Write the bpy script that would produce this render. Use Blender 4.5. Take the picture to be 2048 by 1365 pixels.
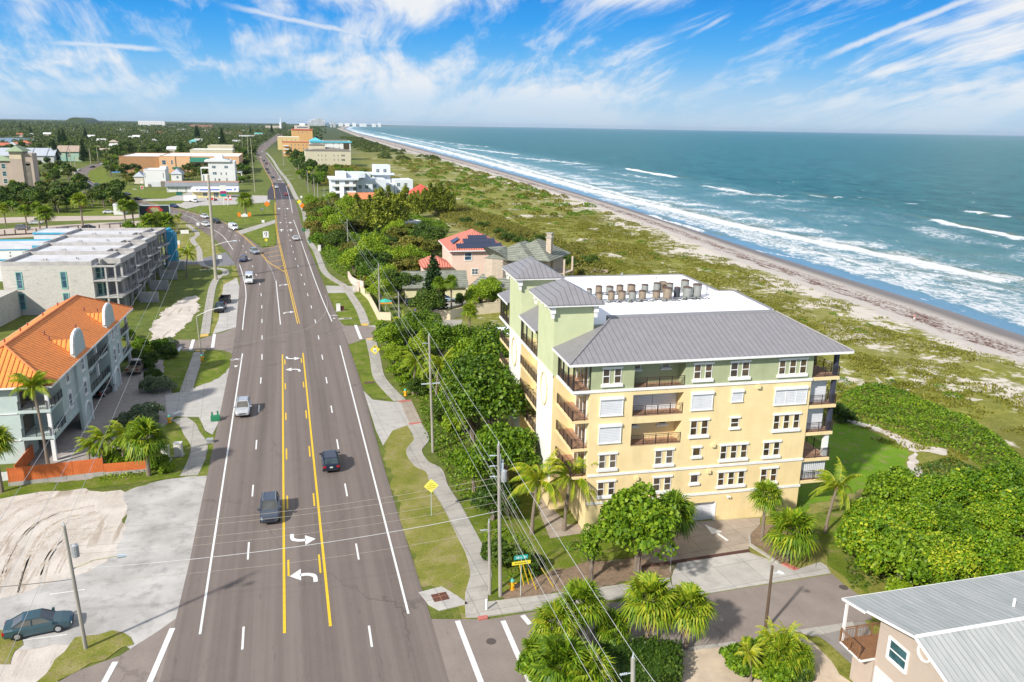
import bpy, bmesh, math, random
import numpy as np
from mathutils import Vector, Matrix
from mathutils.geometry import tessellate_polygon
random.seed(7); rng=np.random.default_rng(7)
rad=math.radians
scene=bpy.context.scene; col=scene.collection
for o in list(bpy.data.objects): bpy.data.objects.remove(o)
# ------------------------------------------------------------- camera
PW,PH,PF,HC=2048.,1365.,1593.,38.0
def _basis():
    cx,cy=PW/2,PH/2; yh,sl=236.,.0171
    p1=Vector((-cx,yh-cy,PF)); p2=Vector((cx,yh+sl*PW-cy,PF))
    n=p1.cross(p2).normalized()
    if n.y<0: n=-n
    up=-n; fy=Vector((562-cx,yh+sl*562-cy,PF)).normalized(); X=fy.cross(up)
    return X,fy,up
BX,BY,BZ=_basis()
def ray(px,py):
    q=Vector((px-PW/2,py-PH/2,PF)); return Vector((BX.dot(q),BY.dot(q),BZ.dot(q)))
def G(px,py,z=0.0):
    d=ray(px,py); t=(z-HC)/d.z; return Vector((d.x*t,d.y*t,z))
def HT(px,py,q):      # height of pixel above ground point q
    d=ray(px,py); t=math.hypot(q[0],q[1])/math.hypot(d.x,d.y); return HC+d.z*t
cam=bpy.data.cameras.new('camera'); cam.sensor_width=36; cam.lens=36*PF/PW
cam.clip_start=.5; cam.clip_end=90000
co=bpy.data.objects.new('camera',cam); col.objects.link(co)
cr=Vector((BX.x,BY.x,BZ.x)); cd=Vector((BX.y,BY.y,BZ.y)); cf=Vector((BX.z,BY.z,BZ.z))
co.matrix_world=Matrix(((cr.x,-cd.x,-cf.x,0),(cr.y,-cd.y,-cf.y,0),(cr.z,-cd.z,-cf.z,HC),(0,0,0,1)))
scene.camera=co
# ------------------------------------------------------------- light
SUN_EL=35.
tdir=Vector((math.cos(rad(35))*math.cos(rad(SUN_EL)),math.sin(rad(35))*math.cos(rad(SUN_EL)),-math.sin(rad(SUN_EL))))
sun=bpy.data.lights.new('sun','SUN'); sun.energy=4.9; sun.angle=rad(2.2); sun.color=(1,.95,.87)
so=bpy.data.objects.new('sun',sun); col.objects.link(so)
so.rotation_euler=tdir.to_track_quat('-Z','Y').to_euler(); so.location=(-80,0,120)
w=bpy.data.worlds.new('World'); scene.world=w; w.use_nodes=True
nt=w.node_tree; N=nt.nodes; Lk=nt.links; N.clear()
def nd(t,**k):
    n=N.new(t)
    for a,b in k.items(): setattr(n,a,b)
    return n
out=nd('ShaderNodeOutputWorld'); bg=nd('ShaderNodeBackground')
sky=nd('ShaderNodeTexSky',sky_type='NISHITA',sun_disc=False)
sky.sun_elevation=rad(SUN_EL); sky.sun_rotation=math.atan2(-tdir.x,-tdir.y); sky.altitude=0; sky.air_density=1.0; sky.dust_density=.6; sky.ozone_density=2.5
def mth(op,a,b=None,c=None,clamp=False):
    m=nd('ShaderNodeMath',operation=op,use_clamp=clamp)
    for i,v in enumerate((a,b,c)):
        if v is None: continue
        if isinstance(v,(int,float)): m.inputs[i].default_value=v
        else: Lk.new(v,m.inputs[i])
    return m.outputs[0]
def mapr(v,a,b,c=0,d=1,sm=True):
    m=nd('ShaderNodeMapRange'); m.interpolation_type='SMOOTHSTEP' if sm else 'LINEAR'
    Lk.new(v,m.inputs[0])
    for i,x in enumerate((a,b,c,d)): m.inputs[i+1].default_value=x
    return m.outputs[0]
def wnoise(vec,scale,detail=5,rough=.55,dist=0.):
    n=nd('ShaderNodeTexNoise'); Lk.new(vec,n.inputs['Vector']); n.inputs['Scale'].default_value=scale
    n.inputs['Detail'].default_value=detail; n.inputs['Roughness'].default_value=rough; n.inputs['Distortion'].default_value=dist
    return n.outputs[0]
tc=nd('ShaderNodeTexCoord'); sx=nd('ShaderNodeSeparateXYZ'); Lk.new(tc.outputs['Generated'],sx.inputs[0])
X_,Y_,Z_=sx.outputs
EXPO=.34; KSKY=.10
iz=mth('MAXIMUM',Z_,.002)
den=mth('ADD',iz,.26)
cxy=nd('ShaderNodeCombineXYZ'); Lk.new(mth('DIVIDE',X_,den),cxy.inputs[0]); Lk.new(mth('DIVIDE',Y_,den),cxy.inputs[1])
def rotmap(rz,sc,off=(0,0,0)):
    m=nd('ShaderNodeMapping'); Lk.new(cxy.outputs[0],m.inputs[0]); m.inputs['Rotation'].default_value=(0,0,rad(rz)); m.inputs['Scale'].default_value=sc; m.inputs['Location'].default_value=off
    return m.outputs[0]
warp=wnoise(rotmap(0,(.8,.8,1),(7,1,0)),1.2,3,.5)
wv=nd('ShaderNodeVectorMath',operation='MULTIPLY_ADD'); 
wc_=nd('ShaderNodeCombineXYZ'); Lk.new(warp,wc_.inputs[0]); Lk.new(mth('MULTIPLY',warp,-1.),wc_.inputs[1])
def warped(rz,sc,off,amt):
    a=nd('ShaderNodeVectorMath',operation='SCALE'); Lk.new(wc_.outputs[0],a.inputs[0]); a.inputs['Scale'].default_value=amt
    b=nd('ShaderNodeVectorMath',operation='ADD'); Lk.new(rotmap(rz,sc,off),b.inputs[0]); Lk.new(a.outputs[0],b.inputs[1]); return b.outputs[0]
big=wnoise(rotmap(8,(1.5,.9,1),(2.3,4.1,0)),1.0,4,.55,.3)
fineL=wnoise(warped(24,(4.6,1.15,1),(1.4,2.2,0),1.1),1.0,11,.68,.35)
fineR=wnoise(warped(-20,(4.2,1.0,1),(3.4,.2,0),1.0),1.0,11,.68,.35)
side=mapr(X_,-.12,.22); fm=nd('ShaderNodeMix',data_type='FLOAT'); Lk.new(side,fm.inputs[0]); Lk.new(fineL,fm.inputs[2]); Lk.new(fineR,fm.inputs[3]); fine=fm.outputs[0]
c1=mapr(mth('ADD',mth('MULTIPLY',big,1.45),mth('MULTIPLY',fine,1.15)),1.17,1.50)
wisp=mapr(fine,.50,.68); cl=mth('MAXIMUM',c1,mth('MULTIPLY',wisp,.5))
def trail(p0,p1,w0,amt,f0,f1):      # thin aircraft trail along a great circle
    a=ray(*p0).normalized(); b=ray(*p1).normalized(); n=a.cross(b).normalized(); t=(b-a); t=(t-n*t.dot(n)).normalized()
    dn=nd('ShaderNodeVectorMath',operation='DOT_PRODUCT'); Lk.new(tc.outputs['Generated'],dn.inputs[0]); dn.inputs[1].default_value=n
    dt=nd('ShaderNodeVectorMath',operation='DOT_PRODUCT'); Lk.new(tc.outputs['Generated'],dt.inputs[0]); dt.inputs[1].default_value=t
    nz=wnoise(tc.outputs['Generated'],38,5,.7); q=mth('ABSOLUTE',mth('ADD',dn.outputs['Value'],mth('MULTIPLY',mth('SUBTRACT',nz,.5),w0*1.5)))
    s_=mapr(q,w0*1.2,w0*.1); e0=a.dot(t);e1=b.dot(t); g=mth('MULTIPLY',mapr(dt.outputs['Value'],e0-.01,e0+.05),mapr(dt.outputs['Value'],e1+.02,e1-.01))
    return mth('MULTIPLY',mth('MULTIPLY',s_,g),amt)
for tr_ in (trail((1625,124),(1960,-10),.0045,.75,0,1),trail((1370,78),(1440,40),.003,.6,0,1),trail((440,8),(735,72),.004,.7,0,1),trail((60,82),(305,98),.0035,.7,0,1)): cl=mth('MAXIMUM',cl,tr_)
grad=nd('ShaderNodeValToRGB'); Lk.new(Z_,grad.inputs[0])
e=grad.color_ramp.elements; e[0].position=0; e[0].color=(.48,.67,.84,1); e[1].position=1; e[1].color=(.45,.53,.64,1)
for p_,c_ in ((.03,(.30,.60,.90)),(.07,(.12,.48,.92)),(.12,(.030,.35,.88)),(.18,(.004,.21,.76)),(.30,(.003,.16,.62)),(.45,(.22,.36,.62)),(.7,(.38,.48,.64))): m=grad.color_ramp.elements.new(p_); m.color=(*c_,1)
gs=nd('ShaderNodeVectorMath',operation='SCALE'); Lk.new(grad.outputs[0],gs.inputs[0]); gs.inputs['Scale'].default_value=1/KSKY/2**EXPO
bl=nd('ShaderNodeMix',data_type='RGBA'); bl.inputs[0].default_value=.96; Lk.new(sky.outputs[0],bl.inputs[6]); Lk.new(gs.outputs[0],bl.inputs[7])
hz=mapr(Z_,.10,.0); 
cwh=.93/KSKY/2**EXPO
low=nd('ShaderNodeMix',data_type='RGBA'); Lk.new(mth('MULTIPLY',mth('MULTIPLY',hz,.5),mapr(wnoise(rotmap(5,(.35,1.2,1),(2,2,0)),1.,6,.6),.35,.6)),low.inputs[0]); Lk.new(bl.outputs[2],low.inputs[6]); low.inputs[7].default_value=(cwh*.70,cwh*.80,cwh*.90,1)
mx=nd('ShaderNodeMix',data_type='RGBA'); Lk.new(mth('MULTIPLY',cl,mapr(Z_,.005,.06,.25,1.)),mx.inputs[0]); Lk.new(low.outputs[2],mx.inputs[6]); mx.inputs[7].default_value=(cwh*.93,cwh*.96,cwh,1)
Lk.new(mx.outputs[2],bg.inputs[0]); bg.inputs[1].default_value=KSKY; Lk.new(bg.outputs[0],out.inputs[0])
scene.view_settings.view_transform='Standard'; scene.view_settings.look='None'; scene.view_settings.gamma=1
scene.view_settings.exposure=EXPO
scene.render.engine='CYCLES'
try:
    scene.cycles.max_bounces=6; scene.cycles.transparent_max_bounces=6; scene.cycles.volume_bounces=0
except Exception: pass
# ------------------------------------------------------------- object helpers
def tag(o,label=None,cat=None,group=None,kind=None):
    if label: o['label']=label
    if cat: o['category']=cat
    if group: o['group']=group
    if kind: o['kind']=kind
    return o
def empty(name,loc,label,cat,rz=0,group=None):
    o=bpy.data.objects.new(name,None); col.objects.link(o); o.location=loc; o.rotation_euler=(0,0,rz); o.empty_display_size=.5
    return tag(o,label,cat,group)
def link(name,me,parent=None,loc=None,rz=0):
    o=bpy.data.objects.new(name,me); col.objects.link(o)
    if parent: o.parent=parent
    if loc is not None: o.location=loc
    if rz: o.rotation_euler=(0,0,rz)
    return o
class MB:
    def __init__(s): s.v=[];s.f=[];s.m=[];s.mi=0;s.M=None;s.c=[]
    def tr(s,M): s.M=M; return s
    def add(s,vs,fs):
        b=len(s.v); s.c.append((len(s.v),len(s.f)))
        if s.M is not None: vs=[s.M@Vector(v) for v in vs]
        s.v+= [tuple(v) for v in vs]
        for f in fs: s.f.append(tuple(b+i for i in f)); s.m.append(s.mi)
        return s
    def box(s,x0,x1,y0,y1,z0,z1):
        return s.add([(x0,y0,z0),(x1,y0,z0),(x1,y1,z0),(x0,y1,z0),(x0,y0,z1),(x1,y0,z1),(x1,y1,z1),(x0,y1,z1)],
          [(0,3,2,1),(4,5,6,7),(0,1,5,4),(1,2,6,5),(2,3,7,6),(3,0,4,7)])
    def prism(s,poly,z0,z1):
        n=len(poly)
        ar=sum(poly[i][0]*poly[(i+1)%n][1]-poly[(i+1)%n][0]*poly[i][1] for i in range(n))
        if ar<0: poly=poly[::-1]
        vs=[(p[0],p[1],z0) for p in poly]+[(p[0],p[1],z1) for p in poly]
        tr=tessellate_polygon([[Vector((p[0],p[1],0)) for p in poly]])
        fs=[]
        for a,b,c in tr:
            cr_=(poly[b][0]-poly[a][0])*(poly[c][1]-poly[a][1])-(poly[c][0]-poly[a][0])*(poly[b][1]-poly[a][1])
            if cr_<0: b,c=c,b
            fs.append((a+n,b+n,c+n)); fs.append((c,b,a))
        fs+=[(i,(i+1)%n,(i+1)%n+n,i+n) for i in range(n)]
        return s.add(vs,fs)
    def xprism(s,prof,x0,x1):   # profile in (y,z) extruded along x
        n=len(prof); vs=[(x0,p[0],p[1]) for p in prof]+[(x1,p[0],p[1]) for p in prof]
        return s.add(vs,[tuple(range(n)),tuple(range(2*n-1,n-1,-1))]+[(i+n,(i+1)%n+n,(i+1)%n,i) for i in range(n)])
    def yprism(s,prof,y0,y1):   # profile in (x,z)
        n=len(prof); vs=[(p[0],y0,p[1]) for p in prof]+[(p[0],y1,p[1]) for p in prof]
        return s.add(vs,[tuple(range(n-1,-1,-1)),tuple(range(n,2*n))]+[(i,(i+1)%n,(i+1)%n+n,i+n) for i in range(n)])
    def tube(s,p0,p1,r0,r1=None,n=8,cap=True):
        if r1 is None: r1=r0
        p0=Vector(p0);p1=Vector(p1);d=(p1-p0)
        if d.length<1e-6: return s
        q=d.to_track_quat('Z','Y'); vs=[]
        for p,r in ((p0,r0),(p1,r1)):
            for i in range(n):
                a=2*math.pi*i/n; vs.append(p+q@Vector((r*math.cos(a),r*math.sin(a),0)))
        fs=[(i,(i+1)%n,(i+1)%n+n,i+n) for i in range(n)]
        if cap: fs+=[tuple(range(n-1,-1,-1)),tuple(range(n,2*n))]
        return s.add(vs,fs)
    def path(s,pts,rs,n=6):
        pts=[Vector(p) for p in pts]; ring=[]; base=len(s.v)
        vs=[];fs=[]
        for i,p in enumerate(pts):
            d=(pts[min(i+1,len(pts)-1)]-pts[max(i-1,0)]).normalized(); q=d.to_track_quat('Z','Y')
            r=rs[i] if isinstance(rs,(list,tuple)) else rs
            for k in range(n):
                a=2*math.pi*k/n; vs.append(p+q@Vector((r*math.cos(a),r*math.sin(a),0)))
        for i in range(len(pts)-1):
            for k in range(n):
                a=i*n+k;b=i*n+(k+1)%n; fs.append((a,b,b+n,a+n))
        fs.append(tuple(range(n-1,-1,-1))); fs.append(tuple(range((len(pts)-1)*n,len(pts)*n)))
        return s.add(vs,fs)
    def me(s,name,mats,smooth=False):
        me=bpy.data.meshes.new(name); me.from_pydata(s.v,[],s.f)
        for m in (mats if isinstance(mats,(list,tuple)) else [mats]): me.materials.append(m)
        if any(s.m): me.polygons.foreach_set('material_index',s.m)
        if smooth: me.polygons.foreach_set('use_smooth',[True]*len(me.polygons))
        me.update(); return me
    def build(s,name,mats,parent=None,smooth=False):
        return link(name,s.me(name,mats,smooth),parent)
def pieces(b,name,mats,parent):      # every added solid becomes a part of its own
    e=b.c+[(len(b.v),len(b.f))]
    for (v0,f0),(v1,f1) in zip(e[:-1],e[1:]):
        q=MB(); q.v=b.v[v0:v1]; q.f=[tuple(i-v0 for i in f) for f in b.f[f0:f1]]; q.m=[0]*len(q.f); q.build(name,mats,parent)
def npmesh(name,V,F,mats,mi=None,smooth=False):
    V=np.asarray(V,dtype=np.float32); F=np.asarray(F,dtype=np.int32); k=F.shape[1]
    me=bpy.data.meshes.new(name); me.vertices.add(len(V)); me.vertices.foreach_set('co',V.ravel())
    me.loops.add(F.size); me.loops.foreach_set('vertex_index',F.ravel())
    me.polygons.add(len(F)); me.polygons.foreach_set('loop_start',np.arange(0,F.size,k,dtype=np.int32)); me.polygons.foreach_set('loop_total',np.full(len(F),k,dtype=np.int32))
    for m in (mats if isinstance(mats,(list,tuple)) else [mats]): me.materials.append(m)
    if mi is not None: me.polygons.foreach_set('material_index',np.asarray(mi,dtype=np.int32))
    if smooth: me.polygons.foreach_set('use_smooth',np.ones(len(F),bool))
    me.update(calc_edges=True); return me
def copy_tree(o,parent=None,loc=None,rz=None,sc=None,label=None):
    c=o.copy(); col.objects.link(c); c.parent=parent
    if loc is not None: c.location=loc
    if rz is not None: c.rotation_euler[2]=rz
    if sc is not None: c.scale=(sc,sc,sc) if isinstance(sc,(int,float)) else sc
    if label: c['label']=label
    for ch in KIDS.get(o.name,()): copy_tree(ch,c)
    return c
KIDS={}
def reg(o):           # remember children of a prototype for copying
    ch=[c for c in bpy.data.objects if c.parent is o]
    KIDS[o.name]=ch
    for c in ch: reg(c)
    return o
# ------------------------------------------------------------- materials
def newmat(name):
    m=bpy.data.materials.new(name); m.use_nodes=True; t=m.node_tree; return m,t,t.nodes['Principled BSDF']
def rgba(c): return (c[0],c[1],c[2],1)
class NT:
    def __init__(s,t): s.t=t; s.obj=None
    def n(s,ty,**k):
        x=s.t.nodes.new(ty)
        for a,b in k.items(): setattr(x,a,b)
        return x
    def L(s,a,b): s.t.links.new(a,b)
    def co(s,kind='Object'):
        if s.obj is None: s.obj=s.n('ShaderNodeTexCoord')
        return s.obj.outputs[kind]
    def map(s,v,sc=(1,1,1),rz=0,loc=(0,0,0)):
        m=s.n('ShaderNodeMapping'); s.L(v,m.inputs[0]); m.inputs['Scale'].default_value=sc; m.inputs['Rotation'].default_value=(0,0,rad(rz)); m.inputs['Location'].default_value=loc; return m.outputs[0]
    def noise(s,v,sc,det=4,ro=.55,dist=0.,out=0):
        m=s.n('ShaderNodeTexNoise'); s.L(v,m.inputs['Vector']); m.inputs['Scale'].default_value=sc; m.inputs['Detail'].default_value=det; m.inputs['Roughness'].default_value=ro; m.inputs['Distortion'].default_value=dist; return m.outputs[out]
    def mr(s,v,a,b,c=0.,d=1.,sm=False):
        m=s.n('ShaderNodeMapRange'); m.interpolation_type='SMOOTHSTEP' if sm else 'LINEAR'; s.L(v,m.inputs[0])
        for i,x in enumerate((a,b,c,d)): m.inputs[i+1].default_value=x
        return m.outputs[0]
    def ma(s,op,a,b=None,cl=False):
        m=s.n('ShaderNodeMath',operation=op,use_clamp=cl)
        for i,v in enumerate((a,b)):
            if v is None: continue
            if isinstance(v,(int,float)): m.inputs[i].default_value=v
            else: s.L(v,m.inputs[i])
        return m.outputs[0]
    def mix(s,f,a,b,bt='MIX'):
        m=s.n('ShaderNodeMix',data_type='RGBA',blend_type=bt)
        for i,v in ((0,f),(6,a),(7,b)):
            if isinstance(v,(int,float)): m.inputs[i].default_value=v
            elif isinstance(v,(tuple,list)): m.inputs[i].default_value=rgba(v)
            else: s.L(v,m.inputs[i])
        return m.outputs[2]
    def ramp(s,v,stops):
        m=s.n('ShaderNodeValToRGB'); s.L(v,m.inputs[0]); e=m.color_ramp.elements
        e[0].position=stops[0][0]; e[0].color=rgba(stops[0][1]); e[1].position=stops[-1][0]; e[1].color=rgba(stops[-1][1])
        for p,c in stops[1:-1]: x=e.new(p); x.color=rgba(c)
        return m.outputs[0]
    def bump(s,h,st,dist=.05):
        m=s.n('ShaderNodeBump'); m.inputs['Strength'].default_value=st; m.inputs['Distance'].default_value=dist; s.L(h,m.inputs['Height']); return m.outputs[0]
    def sep(s,v):
        m=s.n('ShaderNodeSeparateXYZ'); s.L(v,m.inputs[0]); return m.outputs
def M(name,c1,c2=None,sc=1.5,rough=.75,bump=0.,metal=0.,spec=.4,det=5,stretch=None,grime=.0,bsc=None,coat=0):
    """plain surface with mottled variation and optional bump"""
    m,t,b=newmat(name); k=NT(t)
    if c2 is None: c2=tuple(x*.86 for x in c1)
    v=k.co()
    if stretch: v=k.map(v,stretch)
    n=k.noise(v,sc,det,.6); c=k.mix(k.mr(n,.35,.65),c1,c2)
    if grime:
        g=k.noise(k.map(k.co(),(1,1,.25)),.6,6,.65); c=k.mix(k.ma('MULTIPLY',k.mr(g,.5,.75),grime),c,tuple(x*.55 for x in c2))
    k.L(c,b.inputs['Base Color']); b.inputs['Roughness'].default_value=rough; b.inputs['Metallic'].default_value=metal
    b.inputs['Specular IOR Level'].default_value=spec
    if coat: b.inputs['Coat Weight'].default_value=coat; b.inputs['Coat Roughness'].default_value=.06
    if bump: k.L(k.bump(k.noise(k.co(),bsc or sc*8,4,.6),bump,.03),b.inputs['Normal'])
    return m
def stripes(name,c1,c2,axis=0,period=.4,duty=.12,rough=.4,metal=.0,bump=.6,var=.08,rz=0,spec=.5,vscale=1.2,dist=.03):
    """ribbed sheet: narrow dark seams every period along an axis"""
    m,t,b=newmat(name); k=NT(t); v=k.map(k.co(),rz=rz) if rz else k.co()
    x=k.sep(v)[axis]; fr=k.ma('FRACT',k.ma('DIVIDE',x,period)); tri=k.ma('ABSOLUTE',k.ma('SUBTRACT',fr,.5))
    seam=k.mr(tri,.5-duty,.5-duty*.3)
    n=k.noise(k.co(),vscale,5,.6); base=k.mix(k.mr(n,.3,.7),tuple(a*(1+var) for a in c1),tuple(a*(1-var) for a in c1))
    k.L(k.mix(seam,base,c2),b.inputs['Base Color']); b.inputs['Roughness'].default_value=rough; b.inputs['Metallic'].default_value=metal; b.inputs['Specular IOR Level'].default_value=spec
    if bump: k.L(k.bump(seam,bump,dist),b.inputs['Normal'])
    return m
def leafmat(name,c1,c2,c3,tr=.2,rough=.5,zr=None):
    m,t,b=newmat(name); k=NT(t)
    oi=k.n('ShaderNodeObjectInfo'); n=k.noise(k.co(),.55,3,.6); wn=k.n('ShaderNodeTexWhiteNoise'); wn.noise_dimensions='3D'
    geo=k.n('ShaderNodeNewGeometry'); fa=k.noise(k.co(),3.2,2,.5)
    ri=geo.outputs['Random Per Island']
    n=k.ma('ADD',k.ma('MULTIPLY',n,.6),k.ma('MULTIPLY',k.noise(k.co(),.13,2,.5),.4)); f=k.ma('ADD',k.ma('MULTIPLY',n,1.1),k.ma('ADD',k.ma('MULTIPLY',ri,.75),k.ma('MULTIPLY',oi.outputs['Random'],.3)))
    c=k.ramp(k.mr(f,.55,1.6),[(0,c1),(.5,c2),(1,c3)])
    k.L(c,b.inputs['Base Color']); b.inputs['Roughness'].default_value=rough; b.inputs['Specular IOR Level'].default_value=.25
    ts=k.n('ShaderNodeBsdfTranslucent'); k.L(c,ts.inputs[0]); mxs=k.n('ShaderNodeMixShader'); mxs.inputs[0].default_value=tr
    k.L(b.outputs[0],mxs.inputs[1]); k.L(ts.outputs[0],mxs.inputs[2]); k.L(mxs.outputs[0],t.nodes['Material Output'].inputs[0])
    return m
# ============================================================= SETTING
def smoothstep(x,a,b):
    t=np.clip((x-a)/(b-a),0,1); return t*t*(3-2*t)
# shoreline and vegetation edge from picture points, as x(Y)
_sh=[(2048,672),(1900,622),(1750,575),(1620,535),(1500,497),(1370,453),(1250,415),(1150,385),(1050,355),(975,334),(900,313),(800,287),(720,268),(690,258)]
_vg=[(2048,732),(1900,690),(1750,628),(1500,537),(1290,451),(1150,400),(1050,370),(900,325),(800,301)]
SP=[G(x,y,-1.6) for x,y in _sh]; VP=[G(x,y,0.) for x,y in _vg]
SY=np.array([-60,40]+[p.y for p in SP]+[12000,16000,24000,40000]); SX=np.array([SP[0].x-6,SP[0].x-3]+[p.x for p in SP]+[950,1800,4200,12000])
VY=np.array([-60]+[p.y for p in VP]+[2600,6500,12000,16000,24000,40000]); VX=np.array([VP[0].x-1]+[p.x for p in VP]+[225,410,860,1700,4000,11500])
def xs(y): return np.interp(y,SY,SX)
def xv(y): return np.minimum(np.interp(y,VY,VX),xs(y)-8)
def fbm(x,y,sc,seed=0,oct=4):
    r=np.zeros_like(x,dtype=float); a=1.;f=1./sc; rs=np.random.default_rng(seed)
    for o in range(oct):
        for _ in range(3):
            th=rs.uniform(0,6.28); ph=rs.uniform(0,6.28); k=f*rs.uniform(.7,1.4)*6.28
            r+=a*np.sin((x*np.cos(th)+y*np.sin(th))*k+ph+1.7*np.sin((x*np.sin(th)-y*np.cos(th))*k*.6+ph*2))
        a*=.5; f*=2.1
    return r/4.5
def ground_z(x,y):
    """height of land: flat inland, low dune by the beach, sloping sand, sea bed"""
    x=np.asarray(x,float); y=np.asarray(y,float); s=xs(y); v=xv(y)
    t=(x-v)/(s-v)
    z=np.where(t<=0,0.,-1.6*np.clip(t,0,1)**1.3)
    z=np.where(t>1,-1.6-(x-s)*.06,z)
    dune=smoothstep(v-x,0,8)*(1-smoothstep(v-x,30,48))*(fbm(x,y,26,3)*.55+.35)
    near=smoothstep(y,-60,20)
    return np.maximum(z,-9)+dune*.7*near
def gz(x,y): return float(ground_z(np.array([x]),np.array([y]))[0])
ys=np.concatenate([np.arange(10,300,2.5),np.arange(300,900,8),np.geomspace(900,40000,110)])
dv=np.concatenate([-np.geomspace(30000,160,60),np.arange(-150,-60,6),np.arange(-60,0,2.2)])   # inland of vegetation edge
tt=np.linspace(0,1,14); off=np.array([4,10,25,60,150])
YY,CC=np.meshgrid(ys,np.arange(len(dv)+len(tt)+len(off)),indexing='ij')
Sx=xs(ys)[:,None]; Vx=xv(ys)[:,None]
XX=np.concatenate([Vx+dv[None,:],Vx+(Sx-Vx)*tt[None,:],Sx+off[None,:]],1)
ZZ=ground_z(XX,YY)
V=np.stack([XX,YY,ZZ],-1).reshape(-1,3); nr,nc=XX.shape
idx=np.arange(nr*nc).reshape(nr,nc); F=np.stack([idx[:-1,:-1],idx[:-1,1:],idx[1:,1:],idx[1:,:-1]],-1).reshape(-1,4)
# ground material
gm,t_,b_=newmat('ground_cover'); k=NT(t_); P=k.co('Object')
at=k.n('ShaderNodeAttribute',attribute_name='beach'); ax_=k.sep(at.outputs['Vector']); T=ax_[0]; D=ax_[1]   # T 0..1 across beach, D metres inland of vegetation edge (/100)
n1=k.noise(P,.06,6,.6); n2=k.noise(P,.5,6,.65); n3=k.noise(P,3.5,4,.6); n4=k.noise(P,.16,5,.6)
grass=k.ramp(k.ma('ADD',k.ma('MULTIPLY',n2,.6),k.ma('MULTIPLY',n3,.4)),[(.3,(.055,.075,.012)),(.5,(.12,.145,.022)),(.68,(.215,.20,.055))])
grass=k.mix(k.mr(n1,.42,.6),grass,k.ramp(n2,[(.3,(.06,.085,.016)),(.7,(.15,.19,.03))]))
sandd=k.mix(n2,(.48,.42,.35),(.64,.58,.51))
duneveg=k.ramp(k.ma('ADD',k.ma('MULTIPLY',n2,.55),k.ma('MULTIPLY',n3,.45)),[(.32,(.085,.11,.012)),(.5,(.20,.20,.03)),(.7,(.34,.30,.10))])
n0=k.noise(P,.022,4,.6)
patch=k.mr(k.ma('ADD',k.ma('MULTIPLY',n4,.65),k.ma('MULTIPLY',n2,.35)),.545,.60)
edge=k.mr(D,-.02,.30)                                  # sparser toward the beach
patch2=k.mr(k.ma('ADD',k.ma('ADD',k.ma('MULTIPLY',k.noise(P,.055,4,.6),.62),k.ma('MULTIPLY',n2,.38)),k.ma('MULTIPLY',k.mr(D,0.,.22),-.12)),.44,.485)
duneveg=k.mix(k.ma('MULTIPLY',k.mr(n0,.50,.62),.55),duneveg,(.10,.10,.02)); duneveg=k.mix(k.ma('MULTIPLY',k.mr(n0,.46,.36),.6),duneveg,(.27,.24,.10))
dune=k.mix(patch2,duneveg,sandd)
col1=k.mix(k.mr(k.ma('ADD',D,k.ma('MULTIPLY',n4,.3)),.95,1.15),dune,grass)
# far land: darker woodland floor
far=k.sep(P)[1]; col1=k.mix(k.mr(far,900,1600),col1,(.055,.075,.02))
# beach
dry=k.mix(k.mr(n3,.3,.7),(.43,.385,.345),(.53,.48,.43)); wet=(.165,.14,.125)
wr=k.noise(k.map(P,(.35,.10,1)),1.,6,.7,.4); wr2=k.noise(P,1.6,5,.7)
Tw=k.ma('ADD',T,k.ma('MULTIPLY',k.ma('SUBTRACT',wr,.5),.30))
bandm=k.ma('MULTIPLY',k.mr(Tw,.22,.30),k.mr(Tw,.64,.50))
wrack=k.ma('MULTIPLY',bandm,k.mr(k.ma('ADD',k.ma('MULTIPLY',wr2,.6),k.ma('MULTIPLY',wr,.4)),.485,.53)); wr3=k.mr(k.noise(k.map(P,(.8,.25,1)),1.4,5,.75),.64,.68)
beach=k.mix(wrack,dry,(.11,.045,.028)); beach=k.mix(k.ma('MULTIPLY',wr3,k.mr(T,.75,.6)),beach,(.10,.055,.04))
Tn=k.ma('ADD',T,k.ma('MULTIPLY',k.ma('SUBTRACT',n4,.5),.12))
beach=k.mix(k.mr(Tn,.60,.80),beach,k.mix(.5,wet,(.20,.17,.15))); beach=k.mix(k.mr(Tn,.82,.95),beach,wet)
vedge=k.ma('ADD',T,k.ma('MULTIPLY',k.ma('SUBTRACT',n4,.5),.5))
c=k.mix(k.mr(vedge,.0,.10),col1,beach)
k.L(c,b_.inputs['Base Color']); k.L(k.mr(Tn,.6,.97,.9,.28),b_.inputs['Roughness']); b_.inputs['Specular IOR Level'].default_value=.25
k.L(k.bump(k.noise(P,2.2,6,.7),.5,.25),b_.inputs['Normal'])
me=npmesh('ground',V,F,gm,smooth=True)
a=me.attributes.new('beach','FLOAT_VECTOR','POINT'); Tv=((XX-Vx)/(Sx-Vx)); Dv=(Vx-XX)/100
a.data.foreach_set('vector',np.stack([np.clip(Tv,-.2,1.4),np.clip(Dv,-1,20),Tv*0],-1).astype(np.float32).ravel())
tag(link('ground',me),kind='structure')
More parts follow.
